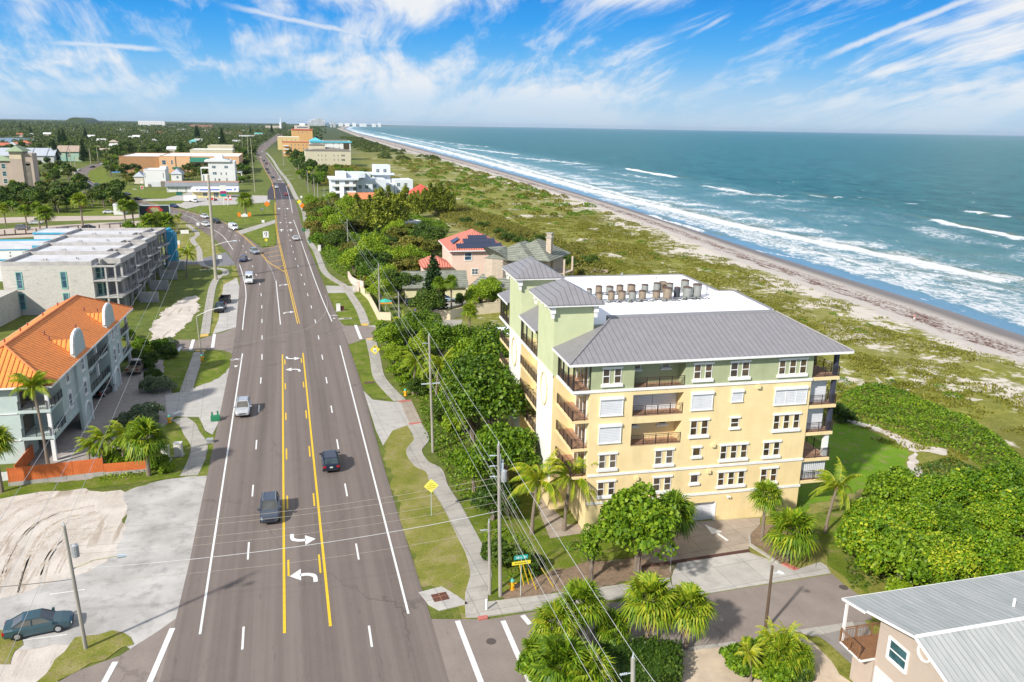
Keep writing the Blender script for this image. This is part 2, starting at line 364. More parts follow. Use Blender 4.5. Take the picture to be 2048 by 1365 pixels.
# ------------------------------------------------------------- sea
def foam_lines():
    L=[]   # (pixel polyline, half width m, strength)
    L+=[([(700,262),(800,283),(900,305),(1024,350-12),(1200,386),(1350,421),(1480,452),(1600,477),(1700,497),(1800,517),(1930,545),(2048,570)],5.5,.92),
        ([(760,266),(850,285),(960,312),(1100,352),(1250,392),(1350,414)],4.5,.72),
        ([(1857,438),(1930,455),(2000,467),(2060,482)],3.6,1.1),([(1925,421),(1975,430),(2040,437)],3.0,1.1),
        ([(1615,389),(1660,396),(1735,399)],3.2,1.05),([(1250,337),(1300,346),(1360,356)],4,1.),([(1222,349),(1300,354)],3,.7),
        ([(1020,315),(1060,318),(1180,330)],5,.8),([(1024,331),(1075,333)],3,.7),([(1805,405),(1845,410)],2.,.8),
        ([(1400,372),(1440,377),(1500,389),(1600,395)],4,.75),([(915,296),(980,303),(1040,310)],6,.75),([(1465,387),(1530,394)],3,.6),
        ([(1600,420),(1720,414),(1780,412)],4,.45),([(1740,508),(1900,515)],4,.35),([(1300,405),(1380,402)],3,.5),
        ([(1480,495),(1560,510),(1620,520),(1720,545),(1850,580),(1880,592)],.9,.8),([(1920,585),(2048,610)],1.3,.8),
        ([(1820,540),(1900,556),(2048,590)],3.5,.55),([(1350,398),(1480,410),(1600,432)],3,.30),([(1150,345),(1260,362),(1330,372)],4,.5),([(860,283),(930,290),(990,296)],6,.7),([(1090,322),(1180,326)],5,.6),([(1150,405),(1300,432),(1420,468)],3,.75),
        ([(1600,500),(1750,535),(1900,566)],3,.7),([(1200,395),(1400,448),(1560,492),(1700,528)],4,.6),([(1700,345),(1760,347)],3,.4),([(1500,350),(1560,354)],3,.35),([(1880,505),(1960,512)],3,.35)]
    return L
wy=np.concatenate([np.arange(20,260,1.6),np.arange(260,600,3.5),np.arange(600,1500,12),np.geomspace(1500,60000,90)])
wd=np.concatenate([np.arange(-6,60,1.0),np.arange(60,150,2.),np.arange(150,400,8),np.geomspace(400,60000,60)])
WY=np.repeat(wy[:,None],len(wd),1); WX=xs(wy)[:,None]+wd[None,:]
foam=np.zeros_like(WX); hgt=np.zeros_like(WX); face_=np.zeros_like(WX)
for pl,hw,st in foam_lines():
    pts=[G(x,y,-1.6) for x,y in pl]; yy=np.array([p.y for p in pts]); xx=np.array([p.x for p in pts])
    o=np.argsort(yy); yy=yy[o];xx=xx[o]
    cx_=np.interp(wy,yy,xx)[:,None]+ (fbm(wy,wy*0,60,5)*1.8+fbm(wy,wy*0+int(hw*31),13,7)*.9)[:,None]
    inside=(smoothstep(WY,yy[0]-2,yy[0]+8)*(1-smoothstep(WY,yy[-1]-10,yy[-1]+2)))
    hwv=hw*np.clip(1+.45*fbm(WX*.3,WY,40,int(hw*10))+.45*fbm(WX*.5,WY,11,int(hw*7)),.25,2)
    d_=(WX-cx_); face_=np.maximum(face_,np.exp(-((d_-hwv*.9)/(hwv*.8))**2)*(smoothstep(WY,yy[0]-25,yy[0]+4)*(1-smoothstep(WY,yy[-1]-4,yy[-1]+25)))*(hw>2)*min(st,1)); m_=np.exp(-np.where(d_>0,(d_/(hwv*.45))**2,(d_/(hwv*1.6))**2))*inside*st
    foam=np.maximum(foam,m_); hgt+=np.exp(-(d_/2.2)**2)*inside*min(st,1)*(.75 if hw>2 else .1)
DD=np.repeat(wd[None,:],len(wy),0)
e0=7+2.5*fbm(WX,WY,22,9)+1.2*fbm(WX,WY,7,19)
swash=.72*smoothstep(DD,e0-1.5,e0+1.0)*(1-smoothstep(DD,24,42)); swash=np.maximum(swash,.75*np.exp(-((DD-e0)/.9)**2)); swash*=(.78+.30*fbm(WX,WY,13,29))
foam=np.maximum(foam,swash)
foam=np.maximum(foam,.60*np.exp(-((DD-42)/24)**2)*(.85+.5*fbm(WX,WY,33,12)))
foam=np.maximum(foam,.50*np.exp(-((DD-100)/42)**2)*(.6+.8*fbm(WX,WY,60,14)))
sw=.28*np.sin((WX-.35*WY)*.42+2.2*fbm(WX,WY,50,21))*smoothstep(DD,10,50)*(1-smoothstep(DD,200,500))
rip=.10*fbm(WX,WY,5,22)*smoothstep(DD,4,20)*(1-smoothstep(DD,120,250))
WZ=-1.6+.03*DD.clip(-6,0)+hgt+sw+rip+np.where(DD<0,-.25,0)
Vw=np.stack([WX,WY,WZ],-1).reshape(-1,3); nr,nc=WX.shape; idx=np.arange(nr*nc).reshape(nr,nc)
Fw=np.stack([idx[:-1,:-1],idx[:-1,1:],idx[1:,1:],idx[1:,:-1]],-1).reshape(-1,4)
sm,t_,b_=newmat('sea_water'); k=NT(t_); P=k.co('Object'); at=k.n('ShaderNodeAttribute',attribute_name='foam'); fs=k.sep(at.outputs['Vector'])
nn=k.noise(k.map(P,(1,.55,1),20),.55,9,.78,1.2); n5=k.noise(P,.035,5,.6); n6=k.noise(k.map(P,(.11,.05,1),-20),1.,6,.65)
thr=k.ma('ADD',fs[0],k.ma('MULTIPLY',k.ma('SUBTRACT',nn,.5),2.1))
fo=k.mr(thr,.44,.66)
caps=k.ma('MULTIPLY',k.mr(k.noise(k.map(P,(.12,.05,1),-25),1.,5,.8),.655,.69),k.mr(fs[1],.8,.2))
fo=k.ma('MAXIMUM',fo,caps)
deep=k.mix(k.mr(n6,.38,.62),(.008,.098,.120),(.030,.185,.195)); shal=k.mix(k.mr(n6,.3,.7),(.11,.30,.38),(.15,.30,.32))
wc=k.mix(k.mr(fs[1],0.01,.17),shal,deep); wc=k.mix(k.mr(fs[1],.014,.003),wc,(.16,.34,.52)); wc=k.mix(k.ma('MULTIPLY',k.mr(thr,.2,.5),.35),wc,(.25,.42,.52)); wc=k.mix(k.ma('MULTIPLY',fs[2],.7),wc,(.17,.20,.10))  # blue along the shore edge: sky reflection put into the water colour
k.L(k.mix(fo,wc,(.86,.88,.9)),b_.inputs['Base Color']); k.L(k.mr(fo,0,1,.28,.8),b_.inputs['Roughness'])
b_.inputs['Specular IOR Level'].default_value=.10; b_.inputs['IOR'].default_value=1.33
bn=k.ma('ADD',k.noise(k.map(P,(.5,.22,1),-22),1.,6,.7),k.ma('MULTIPLY',k.noise(P,2.,4,.7),.25)); k.L(k.bump(bn,1.,2.6),b_.inputs['Normal'])
me=npmesh('sea',Vw,Fw,sm,smooth=True); a=me.attributes.new('foam','FLOAT_VECTOR','POINT')
a.data.foreach_set('vector',np.stack([foam,np.clip(DD/1000,0,1),face_],-1).astype(np.float32).ravel())
tag(link('sea',me),kind='structure')
# ------------------------------------------------------------- flat ground sheets, laid 4 mm or more above each other
def poly(pts): return [tuple(G(x,y)[:2]) for x,y in pts]
def ragged(w_,amp=.28,step=.7,seed=1):
    rs=random.Random(seed); out=[]; n=len(w_)
    for i in range(n):
        a=Vector(w_[i]);c=Vector(w_[(i+1)%n]); L=(c-a).length; m=max(1,min(60,int(L/step))); d=(c-a)/max(L,.01); nn=Vector((-d.y,d.x))
        for j in range(m):
            p=a.lerp(c,j/m)+nn*amp*(rs.random()-.5)*1.4*(0 if j==0 else 1)+nn*amp*math.sin(p_ph(i,j))*.7*(0 if j==0 else 1); out.append((p.x,p.y))
    return out
def p_ph(i,j): return i*1.7+j*.55
RAGGED={}
def sheet(name,pts,mat,z,world=False,extra=None,parent=None):
    b=MB()
    for q in [pts]+(extra or []):
        w_=q if world else poly(q)
        if mat.name in RAGGED and min(p[1] for p in w_)<330: w_=ragged(w_,RAGGED[mat.name],seed=len(name))
        tr=tessellate_polygon([[Vector((p[0],p[1],0)) for p in w_]]); fs=[]
        for a,b2,c in tr:
            cr_=(w_[b2][0]-w_[a][0])*(w_[c][1]-w_[a][1])-(w_[c][0]-w_[a][0])*(w_[b2][1]-w_[a][1])
            fs.append((a,b2,c) if cr_>0 else (a,c,b2))
        b.add([(p[0],p[1],z) for p in w_],fs)
    o=b.build(name,mat,parent)
    if parent is None: tag(o,kind='structure')
    return o
def slab(name,pts,mat,h,extra=None):
    b=MB()
    for q in [pts]+(extra or []): b.prism(poly(q),-.1,h)
    return tag(b.build(name,mat),kind='structure')
def resample(pts,step=1.5):
    out=[Vector(pts[0])]
    for a,b in zip(pts[:-1],pts[1:]):
        a=Vector(a);b=Vector(b);n=max(1,int((b-a).length/step))
        for i in range(1,n+1): out.append(a.lerp(b,i/n))
    return out
def smooth_line(pts,step=2.,world=False):
    P_=[Vector(p) for p in pts] if world else [Vector(G(x,y)[:2]) for x,y in pts]
    o=[]; n=len(P_)
    for i in range(n-1):
        p0=P_[max(i-1,0)];p1=P_[i];p2=P_[i+1];p3=P_[min(i+2,n-1)]; m_=max(1,int((p2-p1).length/step))
        for j in range(m_):
            t=j/m_; o.append(.5*((2*p1)+(-p0+p2)*t+(2*p0-5*p1+4*p2-p3)*t*t+(-p0+3*p1-3*p2+p3)*t**3))
    o.append(P_[-1]); return o
def ribbon(b,pts,wd_,z,dash=None,off=0.,phase=0.):
    """flat strip along world polyline; dash=(length,cycle)"""
    s=0.; pts=[Vector(p) for p in pts]
    if dash: pts=resample(pts,.4)
    if off:
        q=[]
        for i,p in enumerate(pts):
            d=(pts[min(i+1,len(pts)-1)]-pts[max(i-1,0)]).normalized(); q.append(p+Vector((d.y,-d.x))*off)
        pts=q
    L_=[];prev=None
    for i,p in enumerate(pts):
        d=(pts[min(i+1,len(pts)-1)]-pts[max(i-1,0)]).normalized(); nrm=Vector((-d.y,d.x))*wd_/2
        if prev is not None: s+=(p-prev).length
        prev=p; L_.append((p+nrm,p-nrm,s))
    for i in range(len(L_)-1):
        a,c,s0=L_[i]; a2,c2,s1=L_[i+1]
        if dash and ((s0+s1)/2-phase)%dash[1]>dash[0]: continue
        b.add([(c.x,c.y,z),(c2.x,c2.y,z),(a2.x,a2.y,z),(a.x,a.y,z)],[(0,1,2,3)])
def walk(name,pts,wd_,mat,h=.06,step=1.5):
    """raised concrete path along a picture polyline"""
    P_=smooth_line(pts,step); b=MB(); vs=[];fs=[]
    for i,p in enumerate(P_):
        d=(P_[min(i+1,len(P_)-1)]-P_[max(i-1,0)]).normalized(); nrm=Vector((-d.y,d.x))*wd_/2
        for q,z in ((p+nrm,-.05),(p+nrm,h),(p-nrm,h),(p-nrm,-.05)): vs.append((q.x,q.y,z))
    for i in range(len(P_)-1):
        o=4*i
        for j in range(3): fs.append((o+j,o+j+4,o+j+5,o+j+1))
    fs.append((0,1,2,3)); fs.append(tuple(len(vs)-1-i for i in range(4)))
    b.add(vs,fs); return tag(b.build(name,mat),kind='structure')
# asphalt with wheel-path streaks along the road
def asphalt(name,c1,c2,streak=.5,sc=.5):
    m,t,b=newmat(name); k=NT(t); P=k.co()
    a_=k.noise(k.map(P,(.62,.006,1)),1.,4,.62); g=k.noise(P,18,3,.7); l=k.noise(P,sc,6,.6)
    c=k.mix(k.ma('ADD',k.ma('MULTIPLY',k.mr(a_,.36,.64),streak),k.ma('MULTIPLY',l,1-streak)),c1,c2)
    c=k.mix(k.mr(g,.3,.7,0,.35),c,tuple(x*1.35 for x in c2))
    crk=k.n('ShaderNodeTexVoronoi',feature='DISTANCE_TO_EDGE'); k.L(k.map(P,(.05,.03,1)),crk.inputs['Vector']); crk.inputs['Scale'].default_value=1.
    wv=k.noise(P,.7,3,.5,out=1); va=k.n('ShaderNodeVectorMath',operation='ADD'); k.L(k.map(P,(.11,.045,1)),va.inputs[0]); vs_=k.n('ShaderNodeVectorMath',operation='SCALE'); k.L(wv,vs_.inputs[0]); vs_.inputs['Scale'].default_value=.16; k.L(vs_.outputs[0],va.inputs[1]); k.L(va.outputs[0],crk.inputs['Vector'])
    c=k.mix(k.ma('MULTIPLY',k.mr(crk.outputs[0],.010,.003),k.ma('MULTIPLY',k.mr(k.noise(P,.05,2,.5),.45,.6),.38)),c,tuple(x*.6 for x in c1))
    oil=k.mr(k.noise(k.map(P,(1.4,.25,1)),1.,5,.7),.62,.72); c=k.mix(k.ma('MULTIPLY',oil,.35),c,tuple(x*.6 for x in c1))
    k.L(c,b.inputs['Base Color']); b.inputs['Roughness'].default_value=.85; b.inputs['Specular IOR Level'].default_value=.25
    k.L(k.bump(g,.25,.01),b.inputs['Normal']); return m
ASPH=asphalt('asphalt_worn',(.096,.077,.068),(.205,.168,.149),.72)
ASPH2=asphalt('asphalt_patched',(.13,.10,.09),(.29,.245,.215),.12,.45)
BLACK=asphalt('asphalt_fresh',(.045,.040,.05),(.065,.058,.07))
GREYA=asphalt('asphalt_grey',(.14,.135,.145),(.21,.2,.21),.1,.3)
def slabm(name,c1,c2,per,grime,rz=-3.2):
    m,t,b=newmat(name); k=NT(t); P=k.map(k.co(),rz=rz); x,y,_z=k.sep(P); n=k.noise(k.co(),.7,6,.65); sp=k.noise(k.co(),6,3,.7)
    j=None
    for ax_ in (x,y):
        fr=k.ma('FRACT',k.ma('DIVIDE',ax_,per)); q=k.mr(k.ma('ABSOLUTE',k.ma('SUBTRACT',fr,.5)),.5-.035/per,.5-.012/per); j=q if j is None else k.ma('MAXIMUM',j,q)
    c=k.mix(k.mr(n,.33,.67),c1,c2); cell=k.n('ShaderNodeTexWhiteNoise'); fl=k.n('ShaderNodeVectorMath',operation='FLOOR'); sc_=k.n('ShaderNodeVectorMath',operation='SCALE'); k.L(P,sc_.inputs[0]); sc_.inputs['Scale'].default_value=1/per
    a0=k.n('ShaderNodeVectorMath',operation='MULTIPLY'); k.L(sc_.outputs[0],a0.inputs[0]); a0.inputs[1].default_value=(1,1,0); k.L(a0.outputs[0],fl.inputs[0]); k.L(fl.outputs[0],cell.inputs[0]); c=k.mix(k.ma('MULTIPLY',cell.outputs[0],.35),c,tuple(v*.78 for v in c2))
    g=k.noise(k.co(),.45,7,.7); c=k.mix(k.ma('MULTIPLY',k.mr(g,.52,.68),grime),c,tuple(v*.5 for v in c2)); c=k.mix(k.ma('MULTIPLY',k.mr(sp,.6,.72),.3),c,tuple(v*.6 for v in c2)); c=k.mix(k.ma('MULTIPLY',j,.75),c,tuple(v*.42 for v in c2))
    k.L(c,b.inputs['Base Color']); b.inputs['Roughness'].default_value=.9; b.inputs['Specular IOR Level'].default_value=.25; k.L(k.bump(k.ma('SUBTRACT',sp,j),.3,.01),b.inputs['Normal']); return m
CONC=slabm('concrete_walk',(.45,.42,.375),(.36,.335,.30),1.8,.45)
CONCW=slabm('concrete_light',(.50,.475,.44),(.41,.385,.36),3.2,.35)
CONCT=slabm('concrete_tan',(.41,.345,.28),(.34,.28,.23),2.6,.4)
WPAINT=M('white_road_paint',(.80,.80,.78),(.62,.61,.6),4,.6)
YPAINT=M('yellow_road_paint',(.80,.52,.02),(.70,.43,.02),4,.6)
OPAINT=M('orange_yellow_paint',(.72,.42,.05),(.60,.34,.06),3,.6)
m,t_,b_=newmat('sandy_lot'); k=NT(t_); P=k.co(); l=k.noise(P,.35,8,.65); tr_=k.noise(k.map(P,(.9,.10,1),-28),1.1,5,.6,.5); tm=k.noise(P,.10,3,.5); gr_=k.noise(P,4.5,5,.75)
c=k.mix(k.mr(l,.35,.65),(.60,.54,.48),(.46,.40,.345)); c=k.mix(k.ma('MULTIPLY',k.ma('MULTIPLY',k.mr(tr_,.53,.60),k.mr(tm,.45,.55)),.65),c,(.25,.18,.12)); c=k.mix(k.ma('MULTIPLY',k.mr(gr_,.60,.68),.6),c,(.30,.26,.22))
k.L(c,b_.inputs['Base Color']); b_.inputs['Roughness'].default_value=.95; k.L(k.bump(k.ma('ADD',tr_,k.ma('MULTIPLY',gr_,.5)),.6,.12),b_.inputs['Normal']); SANDM=m
PAVER=M('brick_paver',(.36,.315,.29),(.28,.245,.225),1.5,.9,.3,bsc=7)
REDT=M('red_tactile_pad',(.50,.16,.13),(.42,.13,.11),3,.8)
RAGGED.update({'verge_grass':.22,'dry_verge_grass':.35,'sandy_lot':.45,'pale_dune_sand':.7,'worn_concrete_shoulder':.3,'mulch_and_leaves':.35,'yard_sand':.3,'bright_lawn':.4})
def lawnm(name,a,b2,c,sc=.35):
    m,t,b=newmat(name); k=NT(t); P=k.co(); n=k.ma('ADD',k.ma('MULTIPLY',k.noise(P,sc,5,.6),.6),k.ma('MULTIPLY',k.noise(P,6.,4,.7),.4))
    cc=k.ramp(n,[(.34,a),(.5,b2),(.66,c)]); dr=k.noise(P,.9,6,.7); cc=k.mix(k.ma('MULTIPLY',k.mr(dr,.53,.64),.7),cc,(.27,.21,.11)); cc=k.mix(k.ma('MULTIPLY',k.mr(k.noise(P,2.3,5,.7),.58,.70),.5),cc,tuple(v*.5 for v in a)); k.L(cc,b.inputs['Base Color']); b.inputs['Roughness'].default_value=.9; b.inputs['Specular IOR Level'].default_value=.15
    k.L(k.bump(k.noise(P,7.,4,.8),.7,.12),b.inputs['Normal']); return m
LAWN=lawnm('verge_grass',(.065,.105,.010),(.125,.175,.014),(.225,.225,.05))
LAWNB=lawnm('bright_lawn',(.085,.19,.008),(.135,.25,.012),(.23,.31,.035),.12)
LAWNY=lawnm('dry_verge_grass',(.11,.15,.016),(.215,.215,.04),(.36,.30,.15))
# ============================================================= ROADS AND PAVING (picture points projected on the ground)
Z1,Z2,Z3,Z4,Z5,Z6=.012,.020,.028,.036,.044,.052
road_R=[(930,1480),(898,1365),(863,1240),(800,1041),(765,925),(727,782),(712,735),(697,692),(677,640),(650,575),(615,490),(607,460),(600,440),(596,420),(588,399),(572,367),(550,337),(533,315),(530,302),(543,290),(556,280),(568,269),(580,262),(600,256),(618,252)]
road_L=[(612,251.5),(590,256),(570,262),(552,270),(540,279),(520,292),(512,303),(513,315),(535,350),(546,371),(551,395),(555,457),(553,492),(525,497),(503,482),(477,463),(450,445),(375,422),(275,400),(212,380),(180,364),(174,350),(180,342),(212,327),(207,324),(180,330),(160,338),(150,348),(147,362),(155,374),(187,384),(250,402),(325,425),(390,453),(430,480),(455,505),(470,527),(480,560),(472,655),(465,705),(455,755),(400,1021),(378,1130),(348,1254),(310,1400),(290,1480)]
sheet('main_road',road_R+road_L,ASPH,Z4)
sheet('fresh_asphalt_road',[(535,383),(546,366),(572,367),(588,399),(551,400),(535,400)],BLACK,Z5)
sheet('left_side_road',[(348,1254),(356,1235),(318,1262),(240,1312),(150,1345),(60,1400),(300,1480)],ASPH2,Z3)
sheet('right_side_road',[(863,1239),(975,1240),(1045,1228),(1210,1207),(1390,1193),(1665,1149),(1690,1172),(1726,1196),(1745,1240),(1700,1247),(1590,1264),(1470,1287),(1360,1300),(1180,1330),(1060,1352),(1075,1480),(905,1480)],ASPH2,Z3)
sheet('left_cross_road',[(352,680),(395,681),(425,671),(450,664),(472,655),(465,708),(448,702),(430,700),(352,706)],ASPH2,Z3)
sheet('right_cross_road',[(677,640),(688,652),(735,653),(755,656),(757,676),(735,677),(697,690)],ASPH2,Z3)
sheet('motel_driveway',[(335,520),(395,520),(440,508),(452,505),(470,527),(470,531),(440,533),(400,529),(335,532)],GREYA,Z3)
sheet('left_branch_side_road',[(60,368),(150,382),(187,384),(192,392),(150,390),(60,376)],ASPH,Z3)
sheet('black_patch_road',[(162,362),(180,362),(200,376),(166,377)],BLACK,Z5)
# islands and verges
sheet('grass_verge',[(612,455),(607,462),(628,515),(650,555),(668,577),(690,575),(676,566),(650,538),(637,512),(625,485),(615,455)],LAWN,Z1,
 extra=[[(655,586),(688,583),(712,610),(723,648),(690,648),(677,630)],[(697,690),(733,679),(742,720),(752,770),(785,801),(760,797),(733,787),(712,735)],
 [(705,583),(728,580),(742,600),(762,640),(775,652),(742,650),(720,615)]])
sheet('dry_verge',[(770,868),(818,850),(835,880),(832,905),(845,933),(862,945),(890,1000),(915,1045),(947,1105),(955,1140),(945,1187),(942,1243),(925,1240),(910,1195),(862,1172),(845,1175),(800,1041),(783,960),(765,890)],LAWNY,Z2)
sheet('concrete_apron',[(727,782),(745,800),(790,805),(822,800),(843,845),(818,850),(785,862),(766,892),(752,862)],CONCW,Z3)
sheet('house_driveway',[(651,572),(712,573),(712,586),(656,587)],CONCW,Z3)
sheet('gore_island_grass',[(477,461),(551,451),(552,488),(548,493),(525,494),(503,478)],LAWN,Z5+.04,extra=[[(375,421),(400,413),(540,409),(548,424),(550,443),(480,452),(440,437)],[(255,380),(275,380),(385,383),(330,398),(275,399),(240,385)],
 [(180,343),(212,336),(214,352),(245,370),(280,378),(225,378),(180,361),(176,350)],[(330,402),(372,402),(362,408),(340,408)]])
slab('island_path',[(475,463),(551,440),(551,447),(482,470)],CONC,Z5+.05)
sheet('gas_station_forecourt',[(285,397),(330,385),(400,385),(455,390),(540,392),(540,405),(480,409),(400,412),(372,418),(340,408),(330,402),(270,403)],CONCW,Z2)
# left side lots
sheet('sandy_lot',[(-60,1000),(60,985),(160,975),(250,985),(255,1050),(245,1100),(300,1120),(280,1200),(240,1262),(160,1300),(100,1400),(-120,1450),(-140,1100)],SANDM,Z1)
sheet('concrete_shoulder',[(250,985),(330,960),(430,945),(420,1000),(394,1130),(374,1235),(330,1262),(262,1300),(235,1278),(150,1290),(60,1300),(-60,1320),(-60,1215),(80,1172),(180,1143),(235,1105),(250,1050)],M('worn_concrete_shoulder',(.49,.465,.44),(.33,.31,.29),.22,.9,.3,det=10,grime=.75),Z2)
sheet('lot_grass',[(150,1276),(245,1266),(268,1290),(210,1322),(130,1356),(60,1380),(110,1320)],LAWNY,Z3+.02,extra=[[(-50,1240),(45,1280),(20,1330),(-60,1340)]])
sheet('lot_edge_grass',[(-60,985),(30,960),(100,965),(300,950),(380,905),(400,880),(430,870),(437,890),(415,945),(415,952),(345,957),(250,970),(160,978),(60,988),(-50,1010)],LAWN,Z3)
sheet('paver_court',[(215,760),(262,735),(300,720),(330,720),(345,790),(352,830),(330,860),(260,905),(180,960),(60,985),(60,900)],PAVER,Z1)
sheet('concrete_driveway',[(330,790),(355,786),(385,778),(440,755),(455,735),(463,730),(440,840),(425,870),(410,862),(398,835),(335,833)],CONCW,Z3)
sheet('corner_grass',[(330,700),(388,703),(366,786),(352,783),(325,760)],LAWN,Z3+.004,extra=[[(408,703),(440,705),(462,718),(460,735),(440,755),(388,778)],[(320,860),(355,835),(375,868),(385,905),(368,950),(325,960),(300,930)],[(383,843),(400,845),(425,880),(432,920),(415,950),(392,953),(412,905)]])
sheet('sand_patch',[(305,650),(330,620),(370,595),(395,590),(398,620),(370,655),(345,675),(300,690)],SANDM,Z2)
sheet('left_verge_grass',[(330,700),(350,680),(400,670),(408,560),(430,545),(470,530),(478,560),(445,560),(420,670),(470,655),(465,540),(400,440),(330,420),(325,560),(280,640),(300,690)],LAWNY,Z1)
sheet('concrete_pullout',[(425,669),(437,640),(447,570),(474,556),(479,575),(473,655)],CONCW,Z3)
sheet('parking_lot',[(-40,462),(100,452),(200,446),(330,440),(345,452),(180,468),(-40,480)],M('shell_parking_lot',(.50,.41,.34),(.40,.33,.28),.1,.95,.2),Z2,extra=[[(-40,437),(100,433),(240,432),(330,425),(330,430),(240,440),(100,443),(-40,449)]])
sheet('park_grass',[(-40,300),(60,370),(180,378),(325,428),(250,432),(-40,436)],LAWN,Z1)
# sidewalks
walk('sidewalk',[(596,400),(606,420),(612,447),(618,480),(633,505),(648,542),(668,560),(688,572),(701,590),(720,620),(731,650)],1.7,CONC)
walk('sidewalk_corner',[(741,678),(750,715),(757,752),(776,778),(800,802)],1.8,CONC)
walk('sidewalk_near',[(828,848),(843,878),(828,902),(843,928),(868,942),(880,975),(905,1015),(936,1075),(953,1110),(962,1150),(953,1190),(955,1236)],1.9,CONC,step=.6)
slab('driveway_walk',[(800,802),(822,800),(843,845),(820,850)],CONCT,.045)
walk('far_sidewalk',[(598,402),(592,395),(575,362),(556,338),(545,320),(533,306)],2.2,CONC,step=6)
walk('left_sidewalk',[(372,784),(398,705)],1.7,CONC); walk('left_sidewalk_upper',[(410,668),(425,575),(440,552),(449,551),(448,540),(405,530),(398,500),(385,480),(395,468),(375,450)],1.6,CONC,step=1)
walk('left_sidewalk_curve',[(358,838),(375,850),(384,868),(398,890),(394,918),(378,952)],1.9,CONC,step=.6)
walk('branch_sidewalk',[(210,350),(218,358),(250,372),(285,384),(330,398)],1.6,CONC,step=3)
slab('side_street_walk',[(976,1206),(1127,1187),(1275,1167),(1339,1158),(1345,1180),(1248,1197),(1127,1213),(983,1233),(956,1240),(953,1210)],CONC,.12)
slab('driveway_lower',[(1343,1155),(1355,1125),(1497,1106),(1560,1128),(1600,1138),(1640,1125),(1653,1133),(1662,1147),(1400,1190),(1345,1180)],CONCW,.05)
sheet('driveway_upper',[(1345,1060),(1375,1046),(1520,1036.5),(1520,1050),(1500,1075),(1497,1102),(1275,1133),(1280,1110),(1330,1090)],CONCT,Z4+.03)
slab('trench_drain',[(1272,1134),(1497,1100),(1500,1105),(1274,1140)],M('rusty_drain_grate',(.10,.045,.035),(.07,.03,.025),4,.8),.075)
slab('garden_kerb',[(1496,1072),(1500,1071),(1502,1090),(1530,1108),(1560,1128),(1556,1130),(1527,1111),(1498,1093)],CONC,.15)
sheet('mulch_bed',[(1500,1071),(1520,1052),(1600,1050),(1640,1085),(1590,1118),(1560,1127),(1530,1107),(1502,1090)],M('mulch_and_leaves',(.26,.18,.12),(.17,.12,.08),2,.95,.5),Z5+.03,extra=[[(1000,1190),(1090,1150),(1180,1120),(1290,1120),(1345,1135),(1339,1158),(1275,1166),(1127,1186),(1010,1202)]])
sheet('condo_grass',[(975,1195),(920,1000),(960,960),(1050,950),(1100,1060),(1260,1050),(1300,1110),(1180,1125),(1090,1152),(1000,1192)],LAWN,Z3,extra=[[(1005,1196),(1055,1180),(1180,1165),(1165,1178),(1010,1203)]])
sheet('condo_walk',[(1062,985),(1078,985),(1135,1050),(1260,1043),(1262,1052),(1100,1078)],CONCT,Z5)
sheet('bright_lawn',[(1600,880),(1660,850),(1700,845),(1760,870),(1800,890),(1816,905),(1815,935),(1790,965),(1720,978),(1660,1000),(1590,1030),(1560,960)],LAWNB,Z2)
sheet('shaded_lawn',[(1600,1040),(1720,1000),(1740,1040),(1700,1100),(1740,1190),(1695,1160),(1655,1130),(1645,1090)],LAWN,Z2)
sheet('sandy_path',[(1700,845),(1680,838),(1760,850),(1815,880),(1850,895),(1895,900),(1890,912),(1830,905),(1815,900),(1790,880)],SANDM,Z3,extra=[[(1815,935),(1830,905),(1850,960),(1800,975),(1740,985),(1790,965)]])
PATHS=M('pale_dune_sand',(.54,.49,.42),(.44,.40,.34),.6,.95,.3)
sheet('beach_path_lower',[(1885,792),(1930,800),(2000,806),(2060,812),(2060,818),(1990,816),(1930,811),(1890,800)],PATHS,.30)
sheet('sandy_yard',[(1110,1350),(1360,1300),(1470,1287),(1490,1310),(1600,1268),(1640,1300),(1740,1400),(1700,1500),(1080,1480)],M('yard_sand',(.58,.47,.35),(.44,.35,.26),.6,.95,.4,det=8),Z2)
slab('south_kerb',[(1360,1300),(1470,1286),(1475,1291),(1362,1305)],CONC,.13)
sheet('neighbour_driveway',[(1590,1264),(1700,1247),(1730,1243),(1760,1300),(1720,1345),(1660,1290),(1640,1275)],M('stamped_concrete_drive',(.27,.245,.225),(.20,.18,.165),.9,.9,.3),Z3)
slab('driveway_edge',[(1590,1262),(1705,1245),(1710,1256),(1625,1274)],CONC,.06)
sheet('condo_forecourt',[(890,700),(915,685),(985,672),(1012,676),(1018,700),(960,706)],M('pink_paver_court',(.40,.28,.22),(.34,.24,.19),1.2,.9,.3),Z2)
sheet('lane_behind',[(735,652),(870,640),(925,640),(922,655),(757,672)],CONC,Z2)
sheet('pink_house_drive',[(842,600),(930,597),(940,608),(850,625)],CONC,Z1)
def pad(name,pts): return slab(name,pts,REDT,.135)
pad('red_pad',[(1305,1172),(1325,1168),(1330,1176),(1303,1183)]); pad('red_pad',[(1562,1130),(1572,1128),(1598,1140),(1588,1142)]); pad('red_pad',[(955,1236),(974,1233),(976,1239),(958,1243)])
YT=M('yellow_tactile_pad',(.62,.42,.12),(.55,.36,.1),3,.8)
for q in ([(401,670),(417,668),(417,673),(400,675)],[(392,701),(411,701),(411,704),(391,704)],[(722,648),(736,648),(737,652),(724,652)],[(733,678),(749,676),(750,680),(735,681)],[(797,803),(820,801),(822,803),(799,806)],[(817,848),(840,845),(843,847),(820,851)]): slab('tactile_pad',q,YT if q[0][0]<790 else REDT,.085)
# far cross paths along the coast road
for y_ in (330,341,352,359): walk('house_path',[(552+(y_-330)*.35,y_),(572+(y_-330)*.55,y_-1)],1.6 if y_<350 else 2.2,CONC,step=4)
